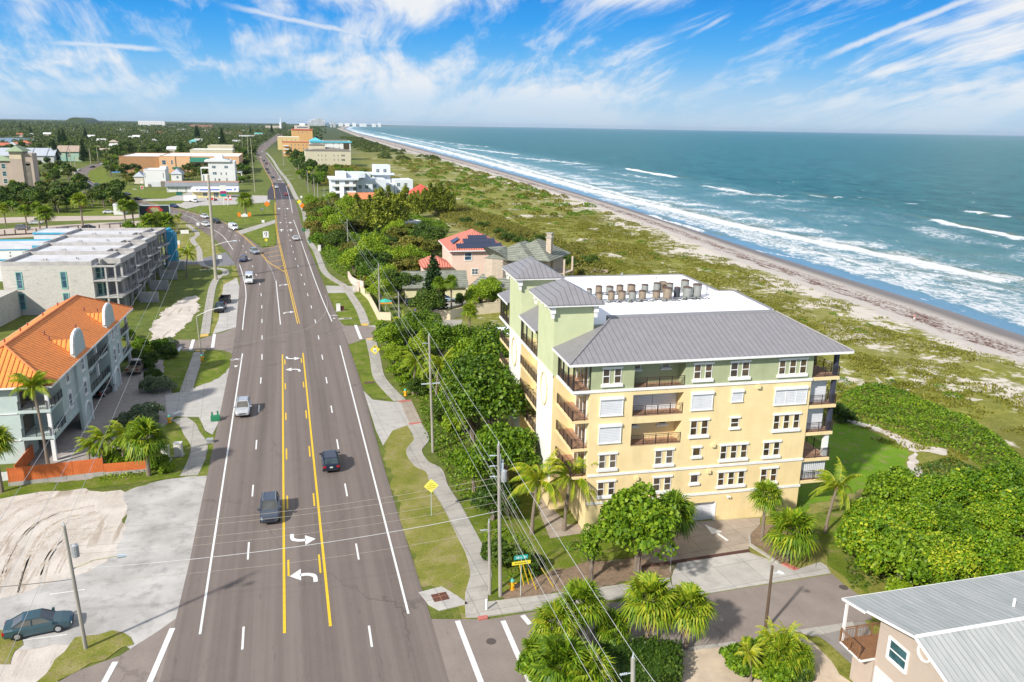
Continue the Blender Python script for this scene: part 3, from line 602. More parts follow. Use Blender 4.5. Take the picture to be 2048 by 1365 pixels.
# ------------------------------------------------------------- markings
def SL(p): return smooth_line(p,1.5)
mk=MB(); W_=.19
whites=[[(400,1270),(485,708)],[(485,661),(489,622),(492,595),(490,570),(484,545),(479,530)],[(466,500),(447,474),(430,462),(411,452),(395,443),(375,433),(325,423),(250,399)],
 [(817,1229),(680,692)],[(664,644),(637,580),(608,500),(597,467),(587,440)],[(585,427),(580,400),(572,372)],[(567,367),(548,336),(532,312)],
 [(552,562),(561,650)],[(187,378),(165,366)],[(194,376),(172,362)],[(200,374),(180,363)]]
for p in whites: ribbon(mk,SL(p),W_,Z6)
yel=MB(); org=MB()
ribbon(yel,SL([(569,1268),(565,710)]),.22,Z6); ribbon(yel,SL([(661,1254),(606,707)]),.22,Z6)
for pl,o_,ph in (([(569,1268),(565,710)],.38,8.0),([(661,1254),(606,707)],-.38,8.2)): ribbon(yel,SL(pl),.17,Z6,dash=(3.1,13.06),off=o_,phase=ph)
p=SL([(597,648),(585,598),(573,548),(563,506),(557,480),(553,455),(551,430),(550.5,405)])
ribbon(yel,p,.17,Z6,off=-.17); ribbon(org,p,.17,Z6,off=.2)
p=SL([(550,398),(545,368),(530,340),(518,312)]); ribbon(org,p,.3,Z6)
p=SL([(572,546),(555,536),(536,524),(520,505),(500,485),(478,466),(450,447),(375,424),(275,401)]); ribbon(org,p,.16,Z6,off=.15); ribbon(org,p,.16,Z6,off=-.15)
for a_,b3 in (((528,497.5),(557,493)),((527,508),(559,502)),((532,516),(562,511)),((538,525),(565,520)),((551,536),(569,531))): ribbon(org,SL([a_,b3]),.3,Z6)
p=SL([(210,330),(186,340),(176,350),(182,362),(215,380)]); ribbon(org,p,.2,Z6,off=-.3)
dsh=(3.1,13.06)
LL=[(481,1323+40),(496,1115),(505,990),(512,900),(521.5,765),(524,711),(523.5,612),(521,577),(518,565),(511,547),(499,520),(491,503),(478,480),(466,468),(453,459),(438,450),(415,441),(375,430),(300,409)]
Lw=SL(LL); 
# phase: first dash starts at picture row 1323
def phase_at(pts,py):
    s=0
    pr=None
    y0=G(*[p for p in [(481,py)]][0])[1]
    for p in pts:
        if pr is not None: s+=(p-pr).length
        if p.y>=y0: return s
        pr=p
    return 0
ribbon(mk,Lw,.17,Z6,dash=dsh,phase=phase_at(Lw,1323)%13.06)
Rw=SL([(754,1365),(721,1141),(697,1007),(679,910),(655,772),(638,680),(631,645),(609,569),(590,516),(577,470),(573,445),(568,415),(565,400),(556,372),(541,340),(526,315)])
ribbon(mk,Rw,.17,Z6,dash=dsh,phase=(phase_at(Rw,1161))%13.06)
ribbon(mk,SL([(550,560),(545,545),(538,532),(530,520)]),.15,Z6,dash=(1.,3.))
# crosswalk bars
for a_,b3 in (((345,1258),(285,1400)),((231,1325),(190,1400)),((915,1243),(975,1400)),((1006,1243),(1062,1372)),((1045,1232),(1060,1250)),((429,669),(425,697)),((387,680),(381,701)),((362,694),(355,704)),((711,651),(722,679)),((361,823),(348,829))):
    ribbon(mk,SL([a_,b3]),.42 if a_[1]>1200 else .55,Z6)
# arrows: straight shaft + curved turn, as one outline each
def arrow(b,px,py,kind,flip=1,s=1.,face=1):
    c=G(px,py); M_=Matrix.Translation((c.x,c.y,0))@Matrix.Diagonal((flip*s,face*s*1.,1,1))
    def q(pts,tri=False):
        vs=[M_@Vector((x,y,Z6)) for x,y in pts]; fl=(flip*face<0)
        b.add([tuple(v) for v in vs],[tuple(range(len(vs)))[::-1] if fl else tuple(range(len(vs)))])
    if kind=='turn':       # enters from below, turns left, head points left
        arc=[(.85+.0-1.0*math.sin(a)*1.1,-.6+1.5*math.cos(a)-.9) for a in [0]]
        import itertools
        pts=[(.95,-1.1)]+[( -.05+1.0*math.cos(t),-.35+.75*math.sin(t)) for t in np.linspace(0,math.pi/2,7)]+[(-.35,.4)]
        rib=[Vector(p_) for p_ in pts]
        for i in range(len(rib)-1):
            a1,a2=rib[i],rib[i+1]
            def nn_(j):
                d=(rib[min(j+1,len(rib)-1)]-rib[max(j-1,0)]).normalized(); return Vector((-d.y,d.x))*(.19 if j<3 else .24)
            n1_,n2_=nn_(i),nn_(i+1); q([(a1-n1_)[:],(a2-n2_)[:],(a2+n2_)[:],(a1+n1_)[:]])
        q([(-.3,-.55),(-.3,1.45),(-1.3,.4)][::-1] if 0 else [(-1.3,.4),(-.3,-.55),(-.3,1.45)])
    else:
        q([(-.1,-1.6),(.1,-1.6),(.1,.3),(-.1,.3)]); q([(-.45,.3),(.45,.3),(0,1.5)])
        if kind=='right': q([(.1,-.5),(.7,-.3),(.7,-.05),(.1,-.2)])
arrow(mk,609,1155,'turn',1,.95); arrow(mk,604,1078,'turn',-1,.95,-1)
arrow(mk,587,741,'turn',1,.95); arrow(mk,585,717,'turn',-1,.95,-1)
for x_,y_ in ((567,571),(577,626)): arrow(mk,x_,y_,'turn',-1,.9,1)
for x_,y_ in ((563,461),(582,461),(558,418),(575,418)): arrow(mk,x_,y_,'straight',1,2.1)
arrow(mk,580,446,'right',1,1.8); arrow(mk,561,446,'straight',1,1.3)
# bicycle symbol and chevron on the shoulder
def bike(px,py,s=1.):
    c=G(px,py); 
    for dx in (-.55,.55):
        for i in range(10):
            a=2*math.pi*i/10; a2=2*math.pi*(i+1)/10
            mk.add([(c.x+(dx+.38*math.cos(t)*r)*s,c.y+.5*math.sin(t)*r*s,Z6) for t,r in ((a,1),(a2,1),(a2,.72),(a,.72))],[(0,1,2,3)])
    mk.add([(c.x-.5*s,c.y-.05,Z6),(c.x+.5*s,c.y-.05,Z6),(c.x+.1*s,c.y+.7*s,Z6)],[(0,1,2)])
bike(472,720); c=G(472,733); mk.add([(c.x-.35,c.y+.3,Z6),(c.x,c.y-.8,Z6),(c.x+.35,c.y+.3,Z6)],[(0,1,2)])
bike(668,632,.9); c=G(668,637); mk.add([(c.x-.3,c.y-.6,Z6),(c.x+.3,c.y-.6,Z6),(c.x,c.y+.3,Z6)],[(0,1,2)])
# big arrow on the garage drive
c=G(1434,1068); a_=rad(-3.2)+rad(12)
M_=Matrix.Translation((c.x,c.y,Z6+.03))@Matrix.Rotation(rad(9),4,'Z')
dm=MB().tr(M_); dm.add([(-.14,-1.6,0),(.14,-1.6,0),(.14,-.1,0),(-.14,-.1,0)],[(0,1,2,3)]); dm.add([(-.62,0,0),(.62,0,0),(0,1.9,0)],[(0,1,2)])
tag(dm.build('drive_arrow',WPAINT),kind='structure')
tag(mk.build('white_lane_markings',WPAINT),kind='structure'); tag(yel.build('yellow_lane_markings',YPAINT),kind='structure'); tag(org.build('orange_lane_markings',OPAINT),kind='structure')
# parking-bay lines on the sandy lot, thin kerb seam across the junction
pk=MB()
for a_,b3 in (((100,1190),(170,1180)),((45,1282),(135,1270))): ribbon(pk,SL([a_,b3]),.12,Z3+.01)
for i in range(4): ribbon(pk,SL([(112+i*3,930-i*9),(150+i*1,920-i*6)] if 0 else [(105+i*8,932-i*9),(137+i*6,925-i*9)]),.12,Z2)
tag(pk.build('parking_bay_lines',WPAINT),kind='structure')
jn=MB(); ribbon(jn,SL([(467,690),(500,686),(560,672),(610,660),(640,640),(655,615),(650,590)]),.10,Z6-.004); tag(jn.build('detector_loop_seam',M('seam_sealant',(.34,.31,.29),None,2,.8)),kind='structure')

# curved tyre tracks pressed into the sandy lot
m,t_,b_=newmat('tyre_track_sand'); k=NT(t_); n=k.noise(k.co(),1.4,6,.75); k.L(k.mix(k.mr(n,.42,.58),(.38,.30,.225),(.56,.50,.44)),b_.inputs['Base Color']); b_.inputs['Roughness'].default_value=1.; k.L(k.bump(n,.8,.1),b_.inputs['Normal'])
tk=MB()
for base in ([(15,1190),(40,1110),(75,1060),(130,1030),(190,1018)],[(60,1185),(78,1120),(110,1075),(150,1045),(205,1030)],[(-10,1150),(20,1090),(60,1045),(110,1020)],[(95,1150),(120,1105),(160,1072),(215,1050)],[(-30,1060),(40,1010),(110,990)]):
    L_=SL(base)
    for o_ in (-.9,-.62,.62,.9): ribbon(tk,L_,.16,Z1+.006,off=o_+random.uniform(-.08,.08))
tag(tk.build('tyre_tracks',m),kind='structure')
# ============================================================= BUILDING KIT
def glassm(name,c=(.02,.025,.028),rough=.08,var=None):
    m,t,b=newmat(name); k=NT(t); n=k.noise(k.co(),.9,2,.5)
    oi=k.n('ShaderNodeObjectInfo'); cc=k.mix(k.mr(n,.4,.6),c,var or tuple(x*2.2 for x in c)); cc=k.mix(k.ma('MULTIPLY',k.mr(oi.outputs['Random'],.62,.8),.5),cc,(.20,.17,.13)); k.L(cc,b.inputs['Base Color']); b.inputs['Roughness'].default_value=rough; b.inputs['Specular IOR Level'].default_value=.8; b.inputs['IOR'].default_value=1.5
    return m
GLASS=glassm('window_glass',(.035,.028,.02),.1,(.10,.065,.03)); GLASSB=glassm('window_glass_blue',(.03,.07,.12),.08,(.07,.16,.22)); GLASST=glassm('window_glass_teal',(.02,.07,.09),.08,(.05,.13,.15))
WHITE=M('white_trim',(.80,.79,.77),(.70,.69,.67),1.5,.6); DARKF=M('bronze_railing',(.045,.032,.028),None,3,.45); BLK=M('black_metal',(.02,.02,.022),None,3,.4)
SHUT=stripes('white_shutter_slats',(.66,.67,.69),(.42,.43,.46),2,.16,.12,.5,bump=.5)
GREYM=M('galvanised_metal',(.45,.46,.47),(.34,.35,.36),3,.45,metal=.3)
def face(p,u,out):       # facade frame: local (s,out,z)
    u=Vector(u).normalized(); out=Vector(out).normalized()
    return Matrix(((u.x,out.x,0,p[0]),(u.y,out.y,0,p[1]),(0,0,1,p[2] if len(p)>2 else 0),(0,0,0,1)))
def window(par,Fm,s0,s1,z0,z1,lites=2,style='trim',glass=None,frame=None,wallm=None,sill=.28):
    glass=glass or GLASS; frame=frame or WHITE
    if style=='shutter':
        b=MB().tr(Fm); b.box(s0,s1,.0,.10,z0,z1-.02); b.build_=None
        o=b.build('storm_shutter',SHUT,par)
        h=MB().tr(Fm); h.box(s0-.08,s1+.08,0,.26,z1,z1+.26); h.box(s0-.06,s0,0,.14,z0,z1); h.box(s1,s1+.06,0,.14,z0,z1); h.box(s0-.1,s1+.1,0,.16,z0-.12,z0)
        n=lites
        for i in range(1,n): x=s0+(s1-s0)*i/n; h.box(x-.025,x+.025,.1,.13,z0,z1)
        h.build('shutter_housing',frame,o); return o
    b=MB().tr(Fm); gl=MB().tr(Fm); wd=(s1-s0); pw=(wd-(lites-1)*.42)/lites if (lites>1 and style=='trim') else wd/lites
    gap=.42 if style=='trim' else 0
    for i in range(lites):
        a=s0+i*(pw+gap); c=a+pw; t_=.055
        b.box(a,a+t_,0,.05,z0,z1); b.box(c-t_,c,0,.05,z0,z1); b.box(a+t_,c-t_,0,.05,z0,z0+t_); b.box(a+t_,c-t_,0,.05,z1-t_,z1)
        if z1-z0>.9: b.box(a+t_,c-t_,.012,.055,(z0+z1)/2-.035,(z0+z1)/2+.035)
        gl.box(a+t_,c-t_,-.05,.014,z0+t_,z1-t_)
    if style=='trim':
        b.box(s0-.12,s1+.12,0,.16,z1+.02,z1+.20); b.box(s0-.15,s1+.15,0,.20,z0-sill,z0-.02)
    elif style=='box':
        b.box(s0-.13,s0-.002,0,.09,z0-.13,z1+.13); b.box(s1+.002,s1+.13,0,.09,z0-.13,z1+.13); b.box(s0-.002,s1+.002,0,.09,z1+.002,z1+.13); b.box(s0-.002,s1+.002,0,.12,z0-.15,z0-.002)
    elif style=='arch':
        b.box(s0-.16,s0-.002,0,.10,z0-.2,z1+.1); b.box(s1+.002,s1+.16,0,.10,z0-.2,z1+.1); b.box(s0-.002,s1+.002,0,.14,z0-.22,z0-.002)
        m_=(s0+s1)/2; w2=(s1-s0)/2
        b.add([(s0-.16,.0,z1+.002),(s1+.16,.0,z1+.002),(s1+.1,0,z1+.3),(m_+.18,0,z1+.52),(m_-.18,0,z1+.52),(s0-.1,0,z1+.3),
               (s0-.16,.10,z1+.002),(s1+.16,.10,z1+.002),(s1+.1,.1,z1+.3),(m_+.18,.1,z1+.52),(m_-.18,.1,z1+.52),(s0-.1,.1,z1+.3)],
              [(0,1,2,3,4,5),(11,10,9,8,7,6),(0,6,7,1),(1,7,8,2),(2,8,9,3),(3,9,10,4),(4,10,11,5),(5,11,6,0)])
        b.box((s0+s1)/2-.02,(s0+s1)/2+.02,.012,.045,z0+.055,z1-.055)
    elif style=='teal':
        pass
    o=b.build('window',frame,par); gl.build('pane',glass,o); return o
def railing(par,Fm,s0,s1,z,h=1.05,step=.14,mat=None,off=0.0,posts=1.3,name='railing',rt=.02):
    b=MB().tr(Fm); b.box(s0,s1,off-rt,off+rt,z+h-.05,z+h); b.box(s0,s1,off-rt*.8,off+rt*.8,z+.08,z+.12); b.box(s0,s1,off-rt*.7,off+rt*.7,z+h-.18,z+h-.15)
    n=max(1,int(round(abs(s1-s0)/posts)))
    for i in range(n+1): x=s0+(s1-s0)*i/n; b.box(x-.03,x+.03,off-.032,off+.032,z,z+h+.02)
    m_=int((s1-s0)/step)
    for i in range(m_): x=s0+(i+.5)*step; b.box(x-.011,x+.011,off-.011,off+.011,z+.12,z+h-.15)
    return b.build(name,mat or DARKF,par)
def hip(b,x0,x1,y0,y1,z0,zr,over=.0,th=.12,ridge=None):
    """hip roof solid, ridge along the longer side"""
    w_,d_=x1-x0,y1-y0
    if ridge is None: r=min(w_,d_)/2
    else: r=ridge
    if w_>=d_: A=(x0+r,(y0+y1)/2,zr);B=(x1-r,(y0+y1)/2,zr)
    else: A=((x0+x1)/2,y0+r,zr);B=((x0+x1)/2,y1-r,zr)
    v=[(x0,y0,z0),(x1,y0,z0),(x1,y1,z0),(x0,y1,z0),(x0,y0,z0-th),(x1,y0,z0-th),(x1,y1,z0-th),(x0,y1,z0-th),A,B]
    if w_>=d_: f=[(0,1,9,8),(1,2,9),(2,3,8,9),(3,0,8)]
    else: f=[(0,1,8),(1,2,9,8),(2,3,9),(3,0,8,9)]
    f+=[(0,4,5,1),(1,5,6,2),(2,6,7,3),(3,7,4,0),(7,6,5,4)]
    return b.add(v,f)
def gable(b,x0,x1,y0,y1,z0,zr,th=.15,axis='x'):
    if axis=='x':
        m_=(y0+y1)/2; prof=[(y0,z0-th),(y0,z0),(m_,zr),(y1,z0),(y1,z0-th),(m_,zr-th)]
        return b.xprism(prof,x0,x1)
    m_=(x0+x1)/2; prof=[(x0,z0-th),(x0,z0),(m_,zr),(x1,z0),(x1,z0-th),(m_,zr-th)]
    return b.yprism(prof,y0,y1)
# ============================================================= MAIN CONDO BLOCK
def seam_roof(name,c1,c2,axis,per=.55,**k): return stripes(name,c1,c2,axis,per,.045,.42,metal=.0,bump=.9,spec=.5,dist=.06,**k)
ROOFX=seam_roof('grey_metal_roof',(.225,.215,.225),(.10,.095,.10),0); ROOFY=seam_roof('grey_metal_roof_side',(.225,.215,.225),(.10,.095,.10),1)
YEL=M('yellow_stucco',(.79,.635,.345),(.72,.56,.29),.5,.9,.15,grime=.30,bsc=14); GRN=M('green_stucco',(.385,.42,.25),(.335,.37,.21),.5,.9,.15,grime=.3,bsc=14); GRNP=M('pale_green_stucco',(.52,.56,.34),(.47,.51,.30),.5,.9,.15,bsc=14)
CREAM=M('white_stucco',(.80,.78,.73),(.74,.72,.67),.5,.9,.12,bsc=14); WROOF=M('white_membrane_roof',(.86,.86,.87),(.78,.78,.80),.35,.5,.1); DECK=M('balcony_tile',(.42,.25,.16),(.34,.2,.13),2,.7)
RAIL=M('grey_cap_metal',(.26,.25,.25),None,2,.5)
P0=G(1433,1042); A0=rad(-3.2)
condo=empty('apartment_building',(P0.x,P0.y,0),'five storey yellow and green beachfront apartment block with grey metal roofs and white flat roof','apartment block',A0)
def cb(name,mat,b,par=condo,smooth=False): return b.build(name,mat,par,smooth)
LV=[0,3.12,6.02,8.8,11.65,14.45,17.3]
OUT=[(-13.9,0),(8.85,0),(8.85,29),(7,31),(-14.3,31),(-14.3,25.4),(-16,25.4),(-16,19.3),(-14.3,19.3),(-14.3,11.5),(-16,11.5),(-16,5.4),(-13.9,5.4)]
NOT=[(-13.9,0),(-9.7,0),(-9.7,1.5),(-4.6,1.5),(-4.6,0)]+OUT[1:]
GAR=[(-13.9,0),(-3.55,0),(-3.55,.5),(-.25,.5),(-.25,0)]+OUT[1:]
yl=MB(); yl.prism(GAR,-.2,2.15); yl.prism(OUT,2.15,8.8)
yl.prism(NOT,8.8,11.05); yl.prism(OUT,11.05,11.8); yl.prism(NOT,11.8,13.92); yl.prism(OUT,13.92,14.45)
cb('wall',YEL,yl)
gr_=MB(); gr_.prism(OUT,14.45,14.52); gr_.prism(NOT,14.52,16.8); gr_.prism(OUT,16.8,17.2)
IN=[(-12.2,5.6),(8.6,5.6),(8.6,28.5),(-12.2,30.5)]
gr_.prism(IN,17.2,18.7); cb('upper_wall',GRN,gr_)
# towers
for (ya,yb) in ((5.4,11.5),(19.3,25.4)):
    t=MB(); t.box(-16.06,-12.1,ya-.06,yb+.06,14.45,21.55); tw=cb('tower',GRNP,t)
    t=MB(); t.box(-16.05,-16.0,ya+.05,yb-.05,3.2,14.3)
    cb('tower_panel',CREAM,t,tw)
    t=MB(); hip(t,-16.95,-11.3,ya-.85,yb+.85,21.75,23.35); cb('tower_roof',[ROOFX],t,tw)
    t=MB(); t.box(-16.93,-11.32,ya-.83,yb+.83,21.5,21.63)
    for x,y in ((-16.3,ya-.3),(-12.0,ya-.3),(-16.3,yb+.3)): t.box(x-.22,x+.22,y-.22,y+.22,20.8,21.5); t.box(x-.13,x+.13,y-.13,y+.13,20.3,20.8)
    for i in range(4): yy=ya+.9+i*1.4; t.box(-16.5,-16.065,yy-.12,yy+.12,20.9,21.5)
    cb('tower_eave_trim',WHITE,t,tw)
    t=MB(); rg=[(-16.11,(ya+yb)/2+1.25*math.cos(a),12.2+1.7*math.sin(a)) for a in np.linspace(0,2*math.pi,25)]
    t.path(rg,.09,6); cb('oval_medallion',YEL,t,tw)
# trim bands
t=MB()
for z,h in ((14.36,.26),(5.92,.24),(3.02,.24)): t.box(-13.9 if z<14 else -15.6,8.93,-.09,.0-.001,z,z+h)
t.box(-16.15,-16.062,5.3,11.6,14.3,14.56); t.box(-16.15,-16.062,19.2,25.5,14.3,14.56)
t.box(-16.2,-16.0,11.6,19.2,14.3,14.56); t.box(-16.2,-16.0,25.5,31,14.3,14.56); t.box(-15.7,-15.55,.2,5.3,14.3,14.56)
cb('trim_band',WHITE,t)
# main roof
zE,zR=17.35,19.85
r=MB(); r.add([(-16.2,-.65,zE),(12.7,-.65,zE),(8.1,6.4,zR),(-10.1,6.2,zR)],[(0,1,2,3)])
r.add([(-16.2,-.65,zE-.02),(12.7,-.65,zE-.02),(12.7,0,17.2),(-16.2,0,17.2)],[(3,2,1,0)]); cb('main_roof',ROOFX,r)
r=MB(); r.add([(-16.2,-.65,zE),(-10.1,6.2,zR),(-10.6,5.38,zR-.25),(-16.2,5.38,zE)],[(3,2,1,0)])
r.add([(12.7,-.65,zE),(12.7,17.6,zE),(8.9,17.6,zR-.1),(8.1,6.4,zR)],[(0,1,2,3)])
for ya,yb in ((11.55,19.25),(25.45,31.4)):
    r.add([(-16.35,ya,zE),(-12.0,ya,zR-.35),(-12.0,yb-(2.2 if yb>30 else 0),zR-.35),(-16.35,yb,zE)],[(0,3,2,1)])
    if yb>30: r.add([(-16.35,yb,zE),(-12,yb-2.2,zR-.35),(-8,yb,zE)],[(0,2,1)])
pieces(r,'side_roof',ROOFY,condo)
r=MB(); r.box(-16.2,12.7,-.68,-.652,zE-.22,zE+.01); r.box(-16.23,-16.202,-.65,5.38,zE-.22,zE+.01); r.box(12.702,12.73,-.65,17.6,zE-.22,zE+.01)
for ya,yb in ((11.55,19.25),(25.45,31.4)): r.box(-16.38,-16.352,ya,yb,zE-.22,zE+.01)
r.box(-16.0,12.5,-.6,5.3,17.2,17.22)
pieces(r,'gutter',WHITE,condo)
r=MB(); r.path([(-16.2,-.65,zE+.04),(-10.1,6.2,zR+.05)],.09,5); r.path([(12.7,-.65,zE+.04),(8.1,6.4,zR+.05)],.09,5); r.box(-10.1,8.2,6.3,7.45,zR-.5,zR+.02); cb('ridge_cap',RAIL,r)
# flat white roof with parapets
ring=[(-12.05,7.5),(8.3,7.5),(9.0,17.4),(7.1,17.6),(7.3,28.3),(-11.6,28.8)]
r=MB(); r.prism(ring,18.7,18.95); cb('flat_roof',WROOF,r)
r=MB();rc=MB()
for i in range(1,len(ring)-1+0):
    a=Vector(ring[i]);b2=Vector(ring[i+1]);d=(b2-a).normalized();n_=Vector((-d.y,d.x))*.16
    q=[(a+n_)[:],(b2+n_)[:],(b2-n_)[:],(a-n_)[:]]; r.prism(q,18.7,zR); n2=n_*1.25; rc.prism([(a+n2)[:],(b2+n2)[:],(b2-n2)[:],(a-n2)[:]],zR,zR+.07)
a=Vector(ring[-1]); r.prism([(-11.8,28.9),(-11.4,28.9),(-11.4,25.6),(-11.8,25.6)],18.7,zR)
cb('parapet',WROOF,r); cb('parapet_cap',RAIL,rc)
# windows of the south face
SF=face((0,0,0),(1,0,0),(0,-1,0))
for z0,z1 in ((3.86,5.28),(6.70,8.12)):
    for s0,s1,n in ((-12.8,-11.08,2),(-7.12,-5.28,2),(-.3,2.58,3),(4.36,6.14,2)): window(condo,SF,s0,s1,z0,z1,n)
    window(condo,SF,-3.25,-2.42,z0+.58,z1,1,sill=.25)
window(condo,SF,-12.9,-10.8,9.35,10.95,1,'shutter'); window(condo,SF,-3.68,-1.85,9.45,10.95,2); window(condo,SF,.52,1.4,10.0,10.95,1,sill=.2); window(condo,SF,5.15,8.0,9.45,10.95,3)
window(condo,SF,-12.9,-10.75,12.1,13.65,1,'shutter'); window(condo,SF,-3.75,-1.65,12.1,13.65,1,'shutter'); window(condo,SF,.42,1.5,12.72,13.66,1,'shutter'); window(condo,SF,5.02,8.4,12.1,13.62,3,'shutter')
for s0,s1,n in ((-12.8,-11.0,2),(-3.75,-1.9,2),(-.0,1.98,2),(5.12,8.1,3)): window(condo,SF,s0,s1,15.18,16.62,n,sill=.3)
# recessed loggias
RF=face((0,1.5,0),(1,0,0),(0,-1,0))
for z,zt in ((8.8,11.05),(14.52,16.8)):
    for s0 in (-9.4,-6.4): window(condo,RF,s0,s0+.85,z+1.45,z+2.0,1,sill=.18)
b=MB().tr(RF); b.box(-9.6,-7.18,-.02,.1,11.85,13.85); b.box(-7.12,-4.7,-.02,.1,11.85,13.85); pieces(b,'storm_shutter',SHUT,condo)
b=MB()
for z in (8.81,11.81,14.53): b.box(-9.69,-4.61,-.04,1.49,z,z+.03)
pieces(b,'loggia_floor',DECK,condo)
for z in (8.84,11.84,14.56): railing(condo,SF,-9.66,-4.64,z,1.02,off=-.02)
# garage door
g=MB().tr(face((0,.5,0),(1,0,0),(0,-1,0))); g.box(-3.5,-.3,0,.08,0.02,2.1); gd=cb('garage_door',SHUT,g)
g=MB().tr(SF); g.box(-3.55,-3.5,-.45,.05,0,2.15); g.box(-.3,-.25,-.45,.05,0,2.15); pieces(g,'garage_frame',WHITE,gd)
# vent boxes and a wall lamp
g=MB().tr(SF)
for s,z in ((-8.9,5.45),(-1.4,5.55),(-1.15,8.3),(-8.0,14.0)[:0] or (3.1,14.08),): g.box(s-.18,s+.18,0.002,.28,z-.17,z+.17)
pieces(g,'vent_hood',YEL,condo)
g=MB().tr(SF); g.box(.9,1.0,0,.2,2.65,2.75); g.tube((.85,.2,2.72),(.85,.34,2.6),.07); g.tube((1.08,.2,2.72),(1.08,.34,2.6),.07); cb('flood_lamp',WHITE,g)
# corner balconies (south-west) and recess balconies between towers
WFc=face((-15.55,0,0),(0,1,0),(-1,0,0))
for i,z in enumerate((6.02,8.85,11.65,14.5)):
    b=MB(); b.box(-15.6,-13.902,.05,5.35,z-.28,z); sl=cb('balcony_slab',YEL if z<14 else WHITE,b); b=MB(); b.box(-15.5,-13.92,.12,5.3,z,z+.02); cb('balcony_floor',DECK,b,sl)
    railing(condo,face((0,.08,0),(1,0,0),(0,-1,0)),-15.5,-14.35 if z<14 else -13.9,z,1.02); railing(condo,WFc,.1,5.3,z,1.02)
    b=MB(); b.box(-13.96,-13.902,.9,4.2,z+.03,z+2.2); d_=cb('balcony_door',GLASS,b); b=MB()
    for y in (.85,1.95,3.05,4.2): b.box(-13.99,-13.9,y-.05,y+.05,z+.03,z+2.25)
    b.box(-13.99,-13.9,.8,4.25,z+2.2,z+2.3); cb('door_frame',WHITE,b,d_)
for ya,yb in ((11.52,19.28),(25.42,30.9)):
    WF=face((-16.05,0,0),(0,1,0),(-1,0,0))
    for z in (6.02,8.85,11.65,14.5):
        b=MB(); b.box(-16.1,-14.302,ya,yb,z-.3,z); cb('balcony_slab',YEL,b)
        railing(condo,WF,ya+.05,yb-.05,z,1.02)
        b=MB(); b.box(-14.36,-14.302,ya+1,yb-1,z+.03,z+2.15); cb('balcony_door',GLASS,b)
    b=MB()
    for y in np.linspace(ya+.15,yb-.15,4): b.box(-16.08,-15.95,y-.07,y+.07,14.56,17.15)
    b.box(-16.08,-15.95,ya,yb,17.02,17.15); pieces(b,'screen_frame',BLK,condo)
b=MB(); 
for y in np.linspace(.15,5.2,4): b.box(-15.6,-15.47,y-.07,y+.07,14.56,17.15)
b.box(-14.0,-13.88,.06,.19,14.56,17.15); b.box(-15.6,-13.9,.06,.16,17.0,17.15); pieces(b,'screen_frame',BLK,condo)
# east balconies with dark posts
for i,z in enumerate((3.55,5.95,8.78,11.68,14.6)):
    b=MB(); b.box(8.852,12.0,.1,8.2,z-.32,z); sl=cb('balcony_slab',YEL if z>4 else YEL,b); b=MB(); b.box(8.86,11.9,.2,8.1,z,z+.02); cb('balcony_floor',DECK,b,sl)
    railing(condo,face((0,.2,0),(1,0,0),(0,-1,0)),8.9,11.9,z,1.02); railing(condo,face((11.95,0,0),(0,1,0),(1,0,0)),.2,8.1,z,1.02)
BLUEP=M('dark_blue_post',(.05,.055,.085),None,2,.5)
b=MB()
for z in (8.78,11.68,14.6): b.box(11.55,11.9,.35,.75,z+.03,z+2.45); b.box(11.55,11.9,4.2,4.6,z+.03,z+2.45)
pieces(b,'corner_post',BLUEP,condo)
b=MB(); b.box(11.35,11.8,.3,.75,5.98,8.45); cb('white_post',WHITE,b)
g=MB()
for z in (8.78,11.68): g.box(8.9,11.2,.9,.96,z+.05,z+2.5)
pieces(g,'storm_shutter',SHUT,condo); g=MB(); g.box(8.9,11.9,.5,.56,3.6,5.6); cb('accordion_shutter',stripes('accordion_panel',(.68,.69,.70),(.3,.31,.33),0,.22,.2,.5),g)
# ------------------------------------------------------------- air conditioners on the white roof
RUST=stripes('condenser_coil',(.27,.215,.155),(.12,.085,.06),2,.06,.25,.55,bump=.4,var=.4); COILG=stripes('condenser_coil_grey',(.27,.28,.26),(.11,.12,.115),2,.06,.25,.55,bump=.4,var=.3)
DKF=M('fan_grille',(.07,.045,.035),(.12,.07,.05),8,.6)
def ac(px,py,r,h,mat,lab,white=False):
    p=G(px,py,18.97); t=empty('air_conditioner',(p.x,p.y,18.95),lab,'air conditioner',A0,'air conditioners on the white roof')
    b=MB(); b.tube((0,0,.22),(0,0,.22+h),r,r,16); b.build('coil',mat,t)
    b=MB(); b.tube((0,0,.22+h),(0,0,.30+h),r*1.05,r*1.0,16); b.tube((0,0,.301+h),(0,0,.33+h),r*.86,r*.80,16)
    b.build('fan_guard',DKF if not white else WHITE,t)
    b=MB(); b.box(-r*1.15,r*1.15,-r*.9,r*.9,.12,.2); b.tube((-r,0,0),(-r,0,.14),.04); b.tube((r,0,0),(r,0,.14),.04); b.tube((r*1.02,0,.2),(r*1.02,0,.22+h),.05); b.build('stand',GREYM,t)
    b=MB(); b.path([(r*.8,-.3,.05),(r*1.3,-.7,-.0),(r*2.0,-.55,.12),(r*2.6,-.9,.0)],.045,5); b.path([(-r*.6,-.5,.3),(-r*.9,-.9,.03),(-r*1.8,-.7,.06)],.04,5); pieces(b,'hose',BLK,t)
    return t
words=['rusty round condenser third from the left in the back row','dull round condenser fourth from the left in the back row']
